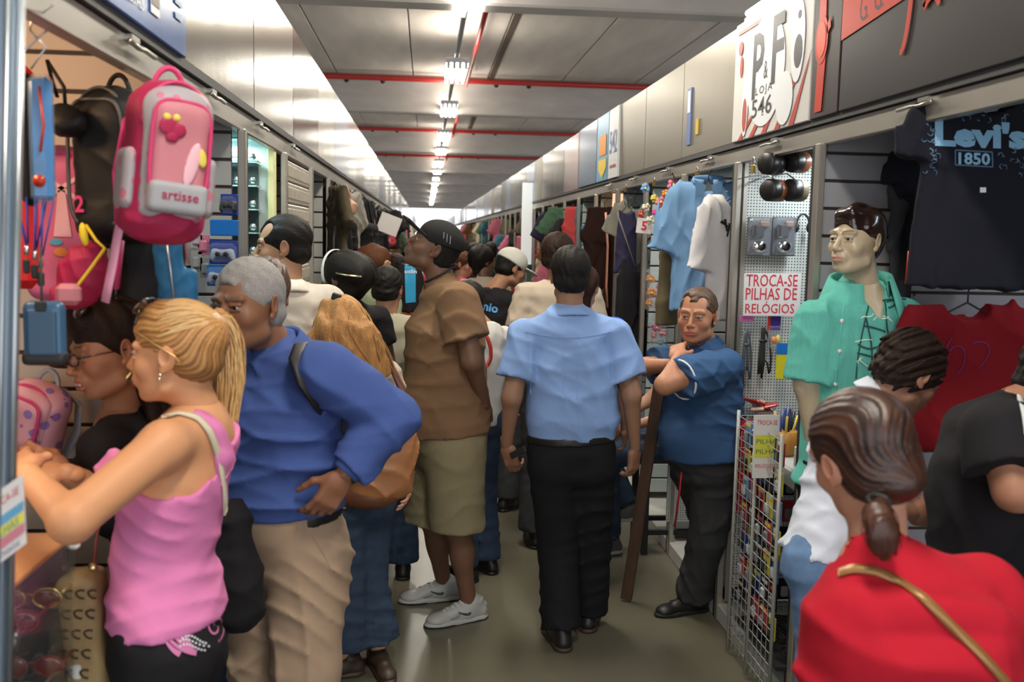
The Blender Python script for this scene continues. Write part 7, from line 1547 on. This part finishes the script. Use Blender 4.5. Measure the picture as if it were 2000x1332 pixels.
for x, lab in ((1482, 'left'), (1530, 'right')):
    b0 = U(x, 462, 4.30); r = empty('blister_pack', b0, 'grey blister pack with chrome part above the red lettered sign, %s of the pair' % lab, 'packet')
    MB().box((0, 0, 0), (.056, .004, .088), bev=.003).build('card', pm('card_grey', (.10, .10, .11), .4, var=(25, .5)), r)
    MB().ball((0, -.016, -.045), (.036, .018, .028), n=14).build('chrome_part', pm('chrome', (.7, .72, .75), .1, 1.), r)
    MB().box((-.01, -.014, .025), (.03, .010, .03), Rz(.3), bev=.006).build('gadget', pm('gadget_dark', (.05, .045, .05), .3), r); MB().box((.02, -.014, .055), (.02, .010, .014), bev=.006).build('gadget', pm('gadget_brown', (.25, .14, .10), .4), r)
    MB().box((0, -.014, 0), (.052, .014, .083), bev=.012).build('blister', M_PLAST, r)
b0 = U(1568, 440, 4.3); r = empty('headset', b0, 'black headset hanging right of the blister packs', 'headphones'); MB().tube([(.03 * math.cos(a), 0, .05 * math.sin(a)) for a in np.linspace(0, PI, 12)], .005, 6).build('head_band', M_BLACK, r)
for s in (-1, 1): MB().ball((s * .03, 0, -.01), (.012, .02, .024)).build('ear_cup', M_BLACK, r)
# hand written sign TROCASE PILHAS DE RELOGIOS
b0 = U(1508, 575, 4.22); sg = MB().box((0, 0, 0), (.130, .002, .095), Ry(-.012)).build('paper_sign', pm('paper_white', (.66, .62, .60), .7), label='white paper sign with red handwritten capitals TROCASE PILHAS DE RELOGIOS', cat='sign'); sg.location = [float(a) for a in b0]
MR = pm('marker_red', (.55, .03, .05), .6)
for t, z, w_ in (('TROCA-SE', .062, .235), ('PILHAS DE', .002, .235), ('RELÓGIOS', -.058, .225)): lettering(t, 1, MR, V(-.004 if w_ > .23 else -.008, -.0025, z), (1, 0, .012), (0, 0, 1), sg, w=w_, h=.054, bold=.006, off=.0004)
m = pm('tag_magenta', (.60, .14, .40), .5); o_ = MB().box((0, 0, 0), (.032, .003, .014), bev=.002).build('hang_tag', m, label='magenta tag under the red lettered sign', cat='tag'); o_.location = [float(a) for a in U(1458, 622, 4.25)]
# bundles of cables and tools on the pegboard
def cablebunch(px, py, Y, h, w_, mat, label, n=7, seed=0):
    rr = random.Random(seed); b0 = U(px, py, Y); r = empty('cable_bundle', b0, label, 'cable')
    for i in range(n):
        x0 = rr.uniform(-.2, .2) * w_; x1 = rr.uniform(-1, 1) * w_; pts = [bez([V(x0, 0, 0), V(x1, -.02, -h * .3), V(x1 * 1.2, -.02, -h * rr.uniform(.7, 1.1)), V(x1 * .3, -.01, -h * rr.uniform(.6, 1))], t) for t in np.linspace(0, 1, 10)]
        MB().tube(pts, .0045, 6).build('cable', mat, r)
    MB().tube([V(-w_ * .35, -.012, -h * .25), V(w_ * .35, -.012, -h * .25)], .008, 6).build('cable_tie', mat, r)
cablebunch(1458, 645, 4.28, .26, .030, pm('cable_grey', (.05, .06, .07), .5), 'grey cable bundle hanging under the magenta tag', 9, 2)
cablebunch(1490, 640, 4.28, .24, .045, M_BLACK, 'black cable bundle hanging in the middle of the pegboard', 9, 3)
b0 = U(1512, 640, 4.26); r = empty('toy_blister', b0, 'narrow blister with purple card and yellow toy right of the cables', 'packet'); MB().box((0, 0, .02), (.028, .004, .032)).build('card', pm('card_purple', (.06, .03, .25), .4), r); MB().box((-.026, -.002, .02), (.006, .004, .032)).build('red_edge', M_SR, r); MB().ball((-.004, -.016, -.055), (.015, .012, .018)).build('toy', pm('toy_orange', (.65, .22, .04), .4), r); MB().ball((.014, -.016, -.05), (.013, .012, .02)).build('toy', pm('toy_yellow', (.7, .55, .15), .4), r); MB().box((0, -.014, -.04), (.03, .012, .05), bev=.008).build('blister', M_PLAST, r)
o_ = MB().box((0, 0, 0), (.024, .004, .08)).build('yellow_pack', pm('pack_yellow', (.62, .55, .02), .4), label='tall yellow pack with blue top beside the teal shirt', cat='packet'); o_.location = [float(a) for a in U(1526, 705, 4.2)]; MB().box((0, -.001, .055), (.0242, .0042, .025)).build('blue_top', pm('pack_blue', (0, 0, 0)), o_)
# counter with cups, red bags and charger boxes
cx = U(1500, 800, 4.0)
o_ = MB().b2((XR + .02, 3.50, .84), (XR + .42, 4.30, .92), bev=.01).build('counter_or_shade_board', pm('counter_white', (.42, .43, .42), .5), label='white counter board in front of the pegboard', cat='counter')
b0 = V(XR + .085, 3.84, .92); r = empty('pen_cup', b0, 'orange cup crammed with dark blue pens and small tools beside the teal shirt', 'cup'); MB().lathe([(.045, 0), (.05, .01), (.055, .10), (.050, .10)], n=18).build('cup', pm('cup_orange', (.45, .20, .03), .5), r)
rr = random.Random(3)
for i in range(14):
    a = rr.uniform(0, 6.28); q_ = rr.uniform(0, .03); MB().tube([V(q_ * math.cos(a), q_ * math.sin(a), .05), V(q_ * 2.2 * math.cos(a), q_ * 2.2 * math.sin(a), rr.uniform(.15, .20))], .005, 6).build('pen', pm(['pen_navy', 'pen_blue', 'pen_yellow', 'pen_black'][i % 4], [(.02, .03, .12), (.03, .08, .35), (.6, .45, .05), (.015, .015, .015)][i % 4], .35), r)
RP = pm('foil_red', (.40, .02, .02), .25, .2)
for (x, y, Y_, w_, h_, lab) in ((1470, 800, 4.25, .085, .045, 'crumpled red and cream packets lying on the counter behind the wire rack'),): 
    r = empty('packet_heap', U(x, y, Y_), lab, 'packets')
    for i in range(6): MB().box((rr.uniform(-.07, .07), rr.uniform(-.05, .05), rr.uniform(-.02, .04)), (.045, .03, .006), Rz(rr.uniform(0, 3)) @ Rx(rr.uniform(-.4, .4)), bev=.004).build('packet', RP if i % 2 else pm('foil_cream', (.55, .38, .30), .3), r)
b0 = U(1466, 915, 4.18); r = empty('red_sack', b0, 'tall red printed bag standing behind the wire rack', 'bag'); sdfobj('bag_body', [rbox((0, 0, -.0), (.062, .04, .22), .03)], .008, RP, r, V(0, 0, 0), folds(.008, 7, .9)); flatshape('white_ring', ribbon([(.035 * math.cos(a), -.06 + .035 * math.sin(a)) for a in (0, 1.2, 2.4)], .005, .005, 8) + ribbon([(.035 * math.cos(a), -.06 + .035 * math.sin(a)) for a in (2.6, 3.9, 5.4)], .005, .005, 8), M_SW, r, V(0, -.046, 0), V(1, 0, 0), V(0, 0, 1))['kind'] = 'stuff'
for i in range(3):
    b0 = V(XR + .06 + .045 * i, 3.60 - .02 * i, .965); r = MB().box((0, 0, 0), (.020, .014, .04), bev=.003).build('charger_box', pm('box_white', (.55, .54, .48), .5), label='white charger carton %s of three in the row below the pen cup' % ['left', 'middle', 'right'][i], cat='box'); r.location = [float(a) for a in b0]; MB().box((0, -.0145, .0), (.008, .001, .02)).build('window_print', pm('print_black', (.03, .03, .035), .4), r)
# ------------------------------------------------------------------ wire rack with blister packs along the aisle
WR = pm('wire_white', (.36, .36, .33), .4, .2)
y0, y1, x_ = 3.47, 3.98, XR - .065
rk = empty('wire_rack', (x_, 3.7, .02), 'white wire grid rack of blister packs along the right stall edge', 'rack'); L0 = V(x_, 3.7, .02)
for y in (y0, 3.74, y1): MB().tube([V(x_, y, .02) - L0, V(x_, y, 1.08) - L0], .008, 8).build('upright', WR, rk)
for y in (y1,): MB().tube([V(x_ + .28, y, .02) - L0, V(x_ + .28, y, 1.08) - L0], .008, 8).build('upright', WR, rk)
for i in range(22):
    z = .08 + i * .0465
    MB().tube([V(x_, y0, z) - L0, V(x_, y1, z) - L0, V(x_ + .28, y1, z) - L0], .0019, 5).build('cross_wire', WR, rk)
for i in range(11): y = y0 + i * .05; MB().tube([V(x_ - .003, y, .06) - L0, V(x_ - .003, y, 1.0) - L0], .0014, 4).build('upright_wire', WR, rk)
for i in range(5): x = x_ + .05 + i * .048; MB().tube([V(x, y1, .06) - L0, V(x, y1, 1.0) - L0], .0014, 4).build('upright_wire', WR, rk)
CC = [((.02, .07, .30), 'navy'), ((.10, .22, .42), 'blue'), ((.45, .45, .44), 'white'), ((.40, .03, .04), 'red'), ((.015, .015, .02), 'black'), ((.55, .48, .05), 'yellow'), ((.25, .12, .06), 'brown')]
rr = random.Random(11); rown = ['top', 'second', 'third', 'fourth', 'fifth', 'sixth', 'seventh', 'lowest']
for row in range(7):
    z = .99 - row * .115
    for c in range(5):
        y = 3.93 - c * .095; k_ = (row * 3 + c * 2 + rr.randrange(3)) % 7
        b0 = V(x_ + .03, y, z); r = empty('blister_card', b0, '%s blister card on the wire rack, %s row, %s column from the far end' % (CC[k_][1], rown[row], ORD[c] if c else 'first'), 'packet', 'blister cards on the wire rack')
        MB().box((0, 0, 0), (.003, .034, .046), bev=.001).build('card', pm('card_' + CC[k_][1], CC[k_][0], .35), r)
        MB().box((-.010, 0, -.012), (.008, .016, .022), bev=.006).build('gadget', pm(['gad_grey', 'gad_black', 'gad_silver'][(row + c) % 3], [(.2, .2, .22), (.02, .02, .02), (.5, .5, .5)][(row + c) % 3], .3), r)
        MB().box((-.0035, 0, .036), (.001, .03, .007)).build('header_print', pm(['hp_yellow', 'hp_white', 'hp_red'][(row * 2 + c) % 3], [(.65, .5, .05), (.6, .6, .6), (.5, .04, .04)][(row * 2 + c) % 3], .4), r)
    for c in range(3):
        x = x_ + .06 + c * .085; k_ = (row + c * 3 + 1) % 7
        r = MB().box((0, 0, 0), (.034, .003, .046), bev=.001).build('blister_card', pm('card_' + CC[k_][1], (0, 0, 0)), label='%s blister card on the rack end, %s row, %s from the aisle' % (CC[k_][1], rown[row], ORD[c] if c else 'first'), cat='packet', group='blister cards on the wire rack'); r.location = [float(a) for a in (x, y1 - .02, z)]
        MB().box((0, -.010, -.01), (.016, .008, .024), bev=.006).build('gadget', pm('gad_grey', (0, 0, 0)), r)
# paper notice on the rack
b0 = U(1496, 872, 3.62); nt_ = MB().box((0, 0, 0), (.052, .0015, .125), Ry(-.02)).build('paper_sign', pm('paper_white', (0, 0, 0)), label='narrow laminated notice with yellow block clipped to the wire rack', cat='sign'); nt_.location = [float(a) for a in b0]
MB().box((0, -.0018, -.0), (.046, .0006, .045)).build('yellow_block', pm('hl_yellow', (.62, .58, .06), .5), nt_)
for t, z, mt in (('TROCA-SE', .095, MR), ('PILHA', .02, pm('print_green', (.04, .16, .08), .5)), ('PILHA', -.02, pm('print_green', (0, 0, 0))), ('RELÓGIOS', -.075, MR)): lettering(t, 1, mt, V(0, -.0026, z), (1, 0, 0), (0, 0, 1), nt_, w=.080, h=.018, off=.0004)
# shelf with sunglasses at the foot of the rack
shf = MB().b2((x_ + .02, 3.46, .16), (x_ + .30, 3.96, .18), bev=.003).build('low_shelf', M_BLACK, label='low black shelf of sunglasses at the foot of the wire rack', cat='shelf')
def shades(o, ang, label, mat, group, lens=(.02, .02, .025)):
    r = empty('sunglasses', o, label, 'sunglasses', group, rz=ang); lm = pm('lens_%02d' % int(lens[0] * 100), lens, .06, coat=1.)
    for s in (-1, 1):
        MB().tube([(s * .034 + .027 * math.cos(a), -.002, .020 * math.sin(a)) for a in np.linspace(0, 2 * PI, 14)], .003, 5, cap=False).build('rim', mat, r); MB().ball((s * .034, 0, 0), (.026, .004, .019), n=12).build('lens', lm, r); MB().tube([(s * .062, 0, .01), (s * .066, .05, .01), (s * .062, .12, -.012)], .003, 5).build('arm', mat, r)
    MB().tube([(-.01, -.001, .006), (0, -.003, .009), (.01, -.001, .006)], .0025, 5).build('bridge', mat, r)
    return r
sh0 = shades((x_ + .10, 3.50, .205), -1.2, 'x', M_BLACK, 'sunglasses on the low shelf')
pl = ['at the near end', 'second along', 'third along', 'fourth along', 'at the far end']
for i in range(5):
    r = sh0 if i == 0 else copy_tree(sh0, None, (x_ + .10 + .05 * (i % 2), 3.50 + i * .10, .205), -1.2); r['label'] = 'black sunglasses on the low shelf by the floor, %s' % pl[i]
# ------------------------------------------------------------------ further right stalls
C_SKY = cloth('polo_sky', (.15, .28, .46), wr=.5); C_OLV = cloth('olive', (.11, .085, .045), wr=.5)
garment(1384, 352, 4.86, 'light blue polo shirt hanging open on a black hanger', C_SKY, w=.34, h=.66, ang=-.25, sl=.26, seed=3, collar=C_SKY, dep=.05, amp=.012, vox=.008, spread=.25)
r, g, o, fr = garment(1432, 382, 4.66, 'white tee with small black print hanging behind the frame post', cloth('tee_white2', (.60, .57, .57), wr=.5), w=.30, h=.60, ang=.4, sl=.26, seed=6, dep=.05, vox=.008, spread=.2)
gproj(o, 'chest_print', sum([ribbon(q, 6, 3, 6) for q in ([(1408, 432), (1424, 444)], [(1416, 428), (1420, 452)], [(1426, 436), (1420, 462)])], []), M_BLACK, g)
garment(1312, 372, 5.02, 'olive brown garment edge hanging left of the light blue polo', C_OLV, kind='dress', w=.14, h=.70, ang=.9, cat='garment', name='hanging_garment', seed=2)
# toy flowers, price sign and packets
def flower(px, py, Y, s, col, label):
    b0 = U(px, py, Y); r = empty('hair_flower', b0, label, 'hair flower', 'fabric flowers on the right row'); rr = random.Random(int(px + py))
    for i in range(6):
        a = i * PI / 3 + rr.uniform(0, .5); MB().ball((s * .55 * math.cos(a), -.2 * s * (i % 2), s * .55 * math.sin(a)), (s * .45, s * .22, s * .38), Ry(-a), 8, 0, 5).build('petal', pm('flower_%s' % col[1], col[0], .6), r)
    MB().ball((0, -s * .35, 0), s * .28, n=8, m=5).build('flower_centre', pm('flower_centre', (.7, .6, .1), .6), r)
FC = dict(pink=((.75, .20, .32), 'pink'), hot=((.65, .05, .28), 'hot pink'), orange=((.75, .24, .02), 'orange'), blue=((.15, .32, .62), 'blue'), yellow=((.65, .58, .12), 'yellow'), white=((.6, .62, .55), 'white'), red=((.55, .05, .06), 'red'))
for i, (x, y, s, c) in enumerate([(1314, 362, .038, 'pink'), (1260, 368, .030, 'blue'), (1278, 388, .026, 'yellow'), (1262, 405, .028, 'white'), (1290, 395, .036, 'pink'), (1300, 378, .026, 'orange'), (1302, 402, .030, 'orange'), (1282, 416, .030, 'hot'), (1252, 418, .022, 'red'), (1270, 430, .028, 'white'), (1284, 446, .026, 'hot'), (1296, 430, .022, 'pink'), (1270, 545, .032, 'orange'), (1272, 572, .036, 'orange'), (1288, 560, .026, 'hot'), (1268, 592, .028, 'orange'), (1290, 585, .024, 'red'), (1282, 640, .030, 'hot'), (1294, 650, .028, 'pink'), (1276, 655, .024, 'pink'), (1290, 668, .022, 'blue')]):
    flower(x, y, 5.62 if y < 500 else 6.05, s, FC[c], uniq('%s fabric flower %s' % (FC[c][1], 'in the cluster by the number five sign' if y < 500 else ('in the clear pack below the five' if y < 620 else 'in the lowest clear pack'))))
for (x, y, w_, h_, lab) in ((1278, 565, .065, .13, 'clear bag of orange flowers hanging below the price sign'), (1285, 655, .06, .09, 'clear bag of pink flowers hanging at the bottom of the toy stall')):
    o_ = MB().box((0, 0, 0), (w_, .035, h_), bev=.02).build('clear_bag', M_PLAST, label=lab, cat='packet'); o_.location = [float(a) for a in U(x, y, 6.0)]
b0 = U(1258, 441, 5.7); o_ = MB().box((0, 0, 0), (.045, .002, .045), Ry(.08)).build('price_sign', pm('paper_white', (0, 0, 0)), label='square white price sign with a red number five', cat='sign'); o_.location = [float(a) for a in b0]; lettering('5', 1, MR, V(0, -.0025, 0), (1, 0, -.08), (.08, 0, 1), o_, w=.032, h=.055, bold=.03)
# striped tops, jackets, leggings
C_PURP = cloth('top_purple', (.035, .03, .07), wr=.5); C_GRT = cloth('top_grey', (.24, .23, .19), wr=.5)
garment(1226, 398, 6.5, 'purple and grey striped top hanging slanted beside the flowers', C_PURP, w=.16, h=.46, ang=.3, sl=.0, seed=5)
garment(1240, 392, 6.75, 'olive grey top hanging behind the purple one', C_GRT, w=.22, h=.52, ang=-.5, sl=.14, seed=6)
strip([(1205, 415, 6.3), (1240, 520, 6.3)], .012, C_GRT, 'grey stripe sash over the purple top', 'sash', 'garment')
garment(1236, 500, 6.35, 'long black coat hanging under the striped tops', C_BLK2, kind='dress', w=.26, h=.70, ang=.5, cat='garment', name='hanging_garment', seed=8, hang=False)
C_BRW = cloth('brown_dark', (.030, .012, .010), wr=.5)
r, g, o, fr = garment(1180, 405, 7.4, 'dark brown sports trousers with salmon side stripe hanging in the right row', C_BRW, kind='trousers', w=.30, h=1.0, ang=-.2, cat='trousers', name='hanging_trousers', seed=3)
MB().tube([U(1183, 415, 7.28) - o, U(1187, 480, 7.27) - o, U(1184, 560, 7.25) - o, U(1186, 600, 7.25) - o], .038, 6, flat=(1, .15)).build('side_stripe', pm('stripe_salmon', (.70, .32, .22), .6), r)
lb = MB().b2((XR + .06, 7.62, 1.86), (XR + .36, 7.64, 2.14)).build('lit_panel', pm('panel_lit', (1, .62, .38), .6, emis=1.1), label='warm lit panel glowing behind the hanger in the right row', cat='panel')
garment(1090, 420, 10.6, 'orange and red patterned dress hanging beyond the beige tee', floral('fab_batik', (.50, .10, .02), (.08, .02, .02), 22), kind='dress', w=.36, h=1.05, ang=-.5, cat='dress', name='hanging_dress', seed=4)
garment(1082, 415, 11.2, 'dark purple top hanging above the patterned dress', C_PURP, w=.34, h=.5, ang=.4, seed=2)
garment(1118, 425, 9.6, 'black jacket hanging right of the patterned dress', C_BLK2, w=.30, h=.6, ang=.3, seed=9)
wp = MB().box(U(1029, 437, 13.0), (.07, .02, .54)).build('perforated_panel', pm('panel_glow', (.80, .84, .84), .4, emis=.35), label='white perforated display panel with added glow jutting into the aisle far right', cat='panel')  # brightness put into the panel's material as a faint glow
# rows of hanging goods further down: one prototype of each, copied
proto_c = [cloth('row_%d' % i, c, wr=.3) for i, c in enumerate([(.015, .014, .016), (.10, .08, .05), (.35, .04, .04), (.05, .10, .06), (.5, .42, .30), (.04, .12, .16), (.45, .12, .18), (.30, .28, .24), (.16, .07, .03), (.55, .5, .45)])]
cname = ['black', 'olive', 'red', 'dark green', 'sand', 'petrol', 'pink', 'grey', 'brown', 'cream']
def proto_mesh(kind, seed):
    if kind == 'tee':
        P = [loft([V(0, 0, -.55), V(0, 0, -.2), V(0, 0, -.05)], [(.22, .04), (.20, .035), (.15, .03)], [V(1, 0, 0)] * 3, k=.01, flat=1)]
        for s in (-1, 1): P.append(cone((s * .16, 0, -.10), (s * .27, 0, -.30), .07, .075, k=.03, flat=2, sq=((0, 1, 0), .45)))
    elif kind == 'bag':
        P = [rbox((0, 0, -.38), (.14, .06, .13), .05, k=.02), ell((0, 0, -.46), (.15, .07, .07), k=.04)]
    else: P = [loft([V(0, 0, -.8), V(0, 0, -.4), V(0, 0, -.05)], [(.20, .05), (.15, .04), (.12, .03)], [V(1, 0, 0)] * 3, k=.01, flat=1)]
    Vt, Q = isosurface(P, .018, folds(.012, seed, 1.2)); return smooth_np(Vt, Q, 1), Q
PM = {k: proto_mesh(k, i) for i, k in enumerate(('tee', 'bag', 'long'))}
rr = random.Random(21); hb_ = MB().tube([(-.10, 0, -.02), (0, 0, .03), (.10, 0, -.02)], .006, 5).tube([(0, 0, .03), (0, 0, .09)], .004, 5)
hb_m = MB().tube([(-.10, 0, -.32), (-.06, 0, -.06), (0, 0, 0), (.06, 0, -.06), (.10, 0, -.32)], .010, 6).mesh('handle', M_BLACK); hg_m = MB().tube([(-.14, 0, -.07), (0, 0, .0), (.14, 0, -.07)], .006, 5).mesh('hanger', M_BLACK)
cache = {}
seenL = set()
for side in (-1, 1):
    y = 6.3 if side < 0 else 9.3
    i = 0
    while y < 40:
        kind = rr.choice(['bag', 'bag', 'bag', 'long', 'tee'] if side < 0 else ['tee', 'long', 'tee', 'bag']); c = rr.choice([0, 0, 1, 8, 0, 7, 4, 2] if side < 0 and y < 9.5 else list(range(10)))
        if (kind, c) not in cache: cache[kind, c] = rawmesh('goods', PM[kind][0], PM[kind][1], proto_c[c], smooth=True)
        nm = {'tee': 'hanging_tee', 'bag': 'hanging_bag', 'long': 'hanging_garment'}[kind]
        X = (XL + rr.uniform(-.02, .10)) if side < 0 else (XR + rr.uniform(.02, .2)); z = 2.12 - rr.choice([0, .0, .30, .55])
        lab = '%s %s hanging %s, %s row, stall %s beyond the front' % (cname[c], {'tee': 'top', 'bag': 'bag', 'long': 'garment'}[kind], 'high' if z > 2 else ('midway' if z > 1.7 else 'low'), 'left' if side < 0 else 'right', ['one', 'two', 'three', 'four', 'five', 'six', 'seven', 'eight', 'nine', 'ten', 'eleven', 'twelve'][min(11, int((y - 6) / 2.9))])
        r = empty(nm, (X, y, z), uniq(lab), {'tee': 'shirt', 'bag': 'bag', 'long': 'garment'}[kind], 'goods hanging along the %s row' % ('left' if side < 0 else 'right'), rz=rr.uniform(-.7, .7) + (PI / 2 if rr.random() < .3 else 0))
        obj({'tee': 'shirt_cloth', 'bag': 'bag_body', 'long': 'cloth'}[kind], cache[kind, c], r); obj('handle' if kind == 'bag' else 'hanger', hb_m if kind == 'bag' else hg_m, r)
        y += rr.uniform(.14, .30) * (1 + (y - 6) / 14); i += 1
for i, (x, y, s) in enumerate(((676, 405, .05), (640, 400, .035))):
    b0 = U(x, y, 6.9); r = empty('handbag', b0, ['pale peach handbag hanging highest in the left row', 'grey peach handbag left of the pale peach one'][i], 'handbag'); sdfobj('bag_body', [ell((0, 0, 0), (s * 1.5, .05, s * 1.3), Ry(.3), k=.02)], .01, PK('peach', (.62, .36, .24)), r, V(0, 0, 0), folds(.01, i)); MB().tube([(-.05, 0, .03), (0, 0, .16), (.05, 0, .03)], .008, 6).build('handle', PK('peach', (0, 0, 0)), r)
# black and blue tee hanging in the left row, tilted white card
r, g, o, fr = garment(798, 498, 6.3, 'black sleeveless tee with bright blue panel hanging beyond the cream jacket', C_BLK2, w=.22, h=.36, ang=.1, sl=.0, seed=8)
gproj(o, 'blue_panel', [[(790, 516), (812, 516), (812, 590), (792, 592)]], pm('panel_blue2', (.02, .30, .55), .6), g, mx=6); gtext(o, 'oslin', 802, 530, 24, 8, M_SW, g, off=.008)
o_ = MB().box((0, 0, 0), (.10, .004, .09), Ry(.35)).build('white_card', pm('paper_white', (0, 0, 0)), label='plain white card hanging tilted near the end of the left fascia', cat='sign'); o_.location = [float(a) for a in U(760, 438, 9.3)]
# ------------------------------------------------------------------ acrylic display case of sunglasses, lower left
ACR = pm('acrylic', (.75, .85, .82), .05, trans=.95); ACR.node_tree.nodes['Principled BSDF'].inputs['Alpha'].default_value = .22
def px2(x, y, Y): return U(x, y, Y)
A0 = U(15, 1098, 1.60); A1 = U(92, 1055, 1.95); A2 = U(178, 1050, 2.02)
zt = A1[2] - .0; dc = empty('display_case', (A1[0], 1.8, .1), 'clear acrylic display case full of sunglasses at the lower left', 'display case'); O = V(A1[0], 1.8, .1)
xa = XL + .045; xb = XL - .35; ya, yb = 1.49, 1.98; ztop = U(92, 1050, yb)[2]
xa = -.70
def bb(lo, hi, nm, mt, bev=0.): return MB().b2(V(*lo) - O, V(*hi) - O, bev=bev).build(nm, mt, dc)
bb((xa - .004, ya, .15), (xa, yb, ztop), 'acrylic_side', ACR); bb((xb, yb - .004, .15), (xa, yb, ztop), 'acrylic_back', ACR); bb((xb, ya, ztop - .0), (xa, yb, ztop + .010), 'top_plate', pm('tan_top', (.42, .19, .08), .35), .002)
for z in (ztop - .14, ztop - .28, ztop - .42, ztop - .56): bb((xb, ya, z), (xa - .004, yb - .004, z + .005), 'glass_shelf', ACR)
for z in (ztop - .005, ztop - .28, ztop - .56):
    for y in (ya + .10, yb - .004): MB().box(V(xa, y, z) - O, (.012, .010, .018), bev=.006).build('white_clip', pm('clip_white', (.62, .62, .58), .4), dc)
LC = [((.02, .015, .01), 'dark'), ((.12, .04, .015), 'amber'), ((.20, .03, .03), 'red tinted'), ((.10, .10, .11), 'silver')]
protoS = [shades((0, 0, 0), 0, 'x', [M_BLACK, pm('frame_gold', (.55, .40, .15), .25, .8), pm('frame_red', (.3, .03, .03), .3), M_WIRE][i], 'sunglasses in the acrylic case', LC[i][0]) for i in range(4)]; usedS = [0] * 4
rown2 = ['top', 'second', 'third', 'lowest']; n_ = 0
for sI in range(4):
    for c in range(4):
        for dd in range(3):
            k_ = (sI * 5 + c * 3 + dd) % 4; loc = (xa - .07 - .12 * dd, ya + .09 + .115 * c, ztop - .14 * (sI + 1) + .035); lab = '%s sunglasses in the acrylic case, %s shelf, %s row, %s from the aisle' % (LC[k_][1], rown2[sI], ['near', 'second', 'third', 'far'][c], ['first', 'second', 'third'][dd])
            if usedS[k_] == 0: r = protoS[k_]; r.location = loc; r.rotation_euler = (0, 0, .35); usedS[k_] = 1
            else: r = copy_tree(protoS[k_], None, loc, .35 + .3 * ((n_ * 7) % 3 - 1))
            r['label'] = lab; n_ += 1
MB().b2((-1.9, 2.03, .09), (-.74, 2.06, ztop - .03)).build('counter_or_shade_board', M_DARK, label='dark board added as shade behind the acrylic sunglasses case', cat='counter')  # dark board added so the view through the case falls into shade
area('case_fill_light', (-.85, 1.72, ztop + .25), .08, .6, (1, .85, .65), sy=.3)  # fill light added to brighten the sunglasses case
# notice at the left edge
b0 = U(8, 1012, 1.44); hw, hh_ = .032, .058; sg = empty('notice', b0, 'white printed notice with cyan, yellow and pink bands at the left edge', 'sign')
u_ = nrm(U(44, 925, 1.44) - U(-10, 962, 1.44)); v_ = nrm(U(44, 925, 1.44) - U(50, 1070, 1.44)); c0 = U(16, 1013, 1.44) - b0; cor = [U(-40, 985, 1.44), U(44, 926, 1.44), U(51, 1062, 1.44), U(-40, 1130, 1.44)]
m = MB(); A = [c - b0 for c in cor]; m.add([*A, *[a + V(0, .003, 0) for a in A]], [(0, 1, 2, 3)[::-1], (4, 5, 6, 7), (0, 1, 5, 4), (1, 2, 6, 5), (2, 3, 7, 6), (3, 0, 4, 7)]); m.build('paper', pm('paper_white', (0, 0, 0)), sg)
ux = nrm(cor[1] - cor[0]); vy = nrm(cor[1] - cor[2]); 
def at_(s, t): return (cor[0] * (1 - s) + cor[1] * s) * (1 - t) + (cor[3] * (1 - s) + cor[2] * s) * t - b0 - V(0, .0015, 0)
def band(t0, t1, mt): 
    q = [at_(.0, t0), at_(.99, t0), at_(.99, t1), at_(.0, t1)]; m = MB(); m.add([*q], [(0, 3, 2, 1)]); m.build('colour_band', mt, sg)
band(.37, .50, pm('band_cyan', (.10, .32, .50), .5)); band(.52, .66, pm('band_yellow', (.70, .62, .05), .5)); band(.68, .82, pm('band_pink', (.55, .18, .22), .5))
for t, s0, tt, mt, w_, h_ in (('TROCA-SE', .55, .17, MR, .055, .012), ('PILHAS', .60, .59, pm('print_teal2', (.05, .25, .28), .5), .045, .012), ('RELÓGIOS', .55, .90, pm('print_navy', (.05, .07, .18), .5), .054, .009)):
    lettering(t, 1, mt, at_(s0, tt) - V(0, .001, 0), ux, vy, sg, w=w_, h=h_, off=.0004)
# monogram handbag of the dark haired woman
b0 = U(185, 1170, 2.02); r = empty('handbag', b0, 'tan monogram handbag with reddish strap between the display case and the pink tank top', 'handbag')
sdfobj('bag_body', [rbox((-.012, 0, -.09), (.040, .05, .15), .02, Ry(-.10))], .006, pm('bag_tan', (.30, .20, .085), .7, bump=(500, .4, .002)), r, V(0, 0, 0), folds(.003, 3))
pol = []
for i in range(3):
    for j in range(6): cx_, cz_ = -.034 + i * .024 - .005 * j, .03 - j * .042; pol += ribbon([(cx_ + .010 * math.cos(a), cz_ + .012 * math.sin(a)) for a in (.6, 1.6, 2.8)], .004, .004, 6) + ribbon([(cx_ + .010 * math.cos(a), cz_ + .012 * math.sin(a)) for a in (2.8, 4.2, 5.5)], .004, .004, 6)
flatshape('monogram', pol, pm('monogram_brown', (.05, .025, .012), .7), r, V(0, -.0525, -.0), V(1, 0, 0), V(0, 0, 1))['kind'] = 'stuff'
MB().tube([(.0, 0, .06), (.005, .0, .12), (.008, .03, .17), (.03, .10, .20)], .006, 6, flat=(1, .4)).build('strap', pm('strap_red_brown', (.25, .05, .02), .4), r)
MB().ball((0, -.005, .07), .010).build('strap_ring', pm('earring_gold', (0, 0, 0)), r)
o_ = MB().box((0, 0, 0), (.011, .004, .003), Rz(.4), bev=.002).build('litter', pm('litter_cream', (.6, .55, .42), .7), label='tiny pale scrap of litter lying on the floor near the right edge', cat='litter'); p = U(1453, 1281, 4.0); k_ = CAM_H / (CAM_H - p[2]); o_.location = (p[0] * k_, p[1] * k_, .003)
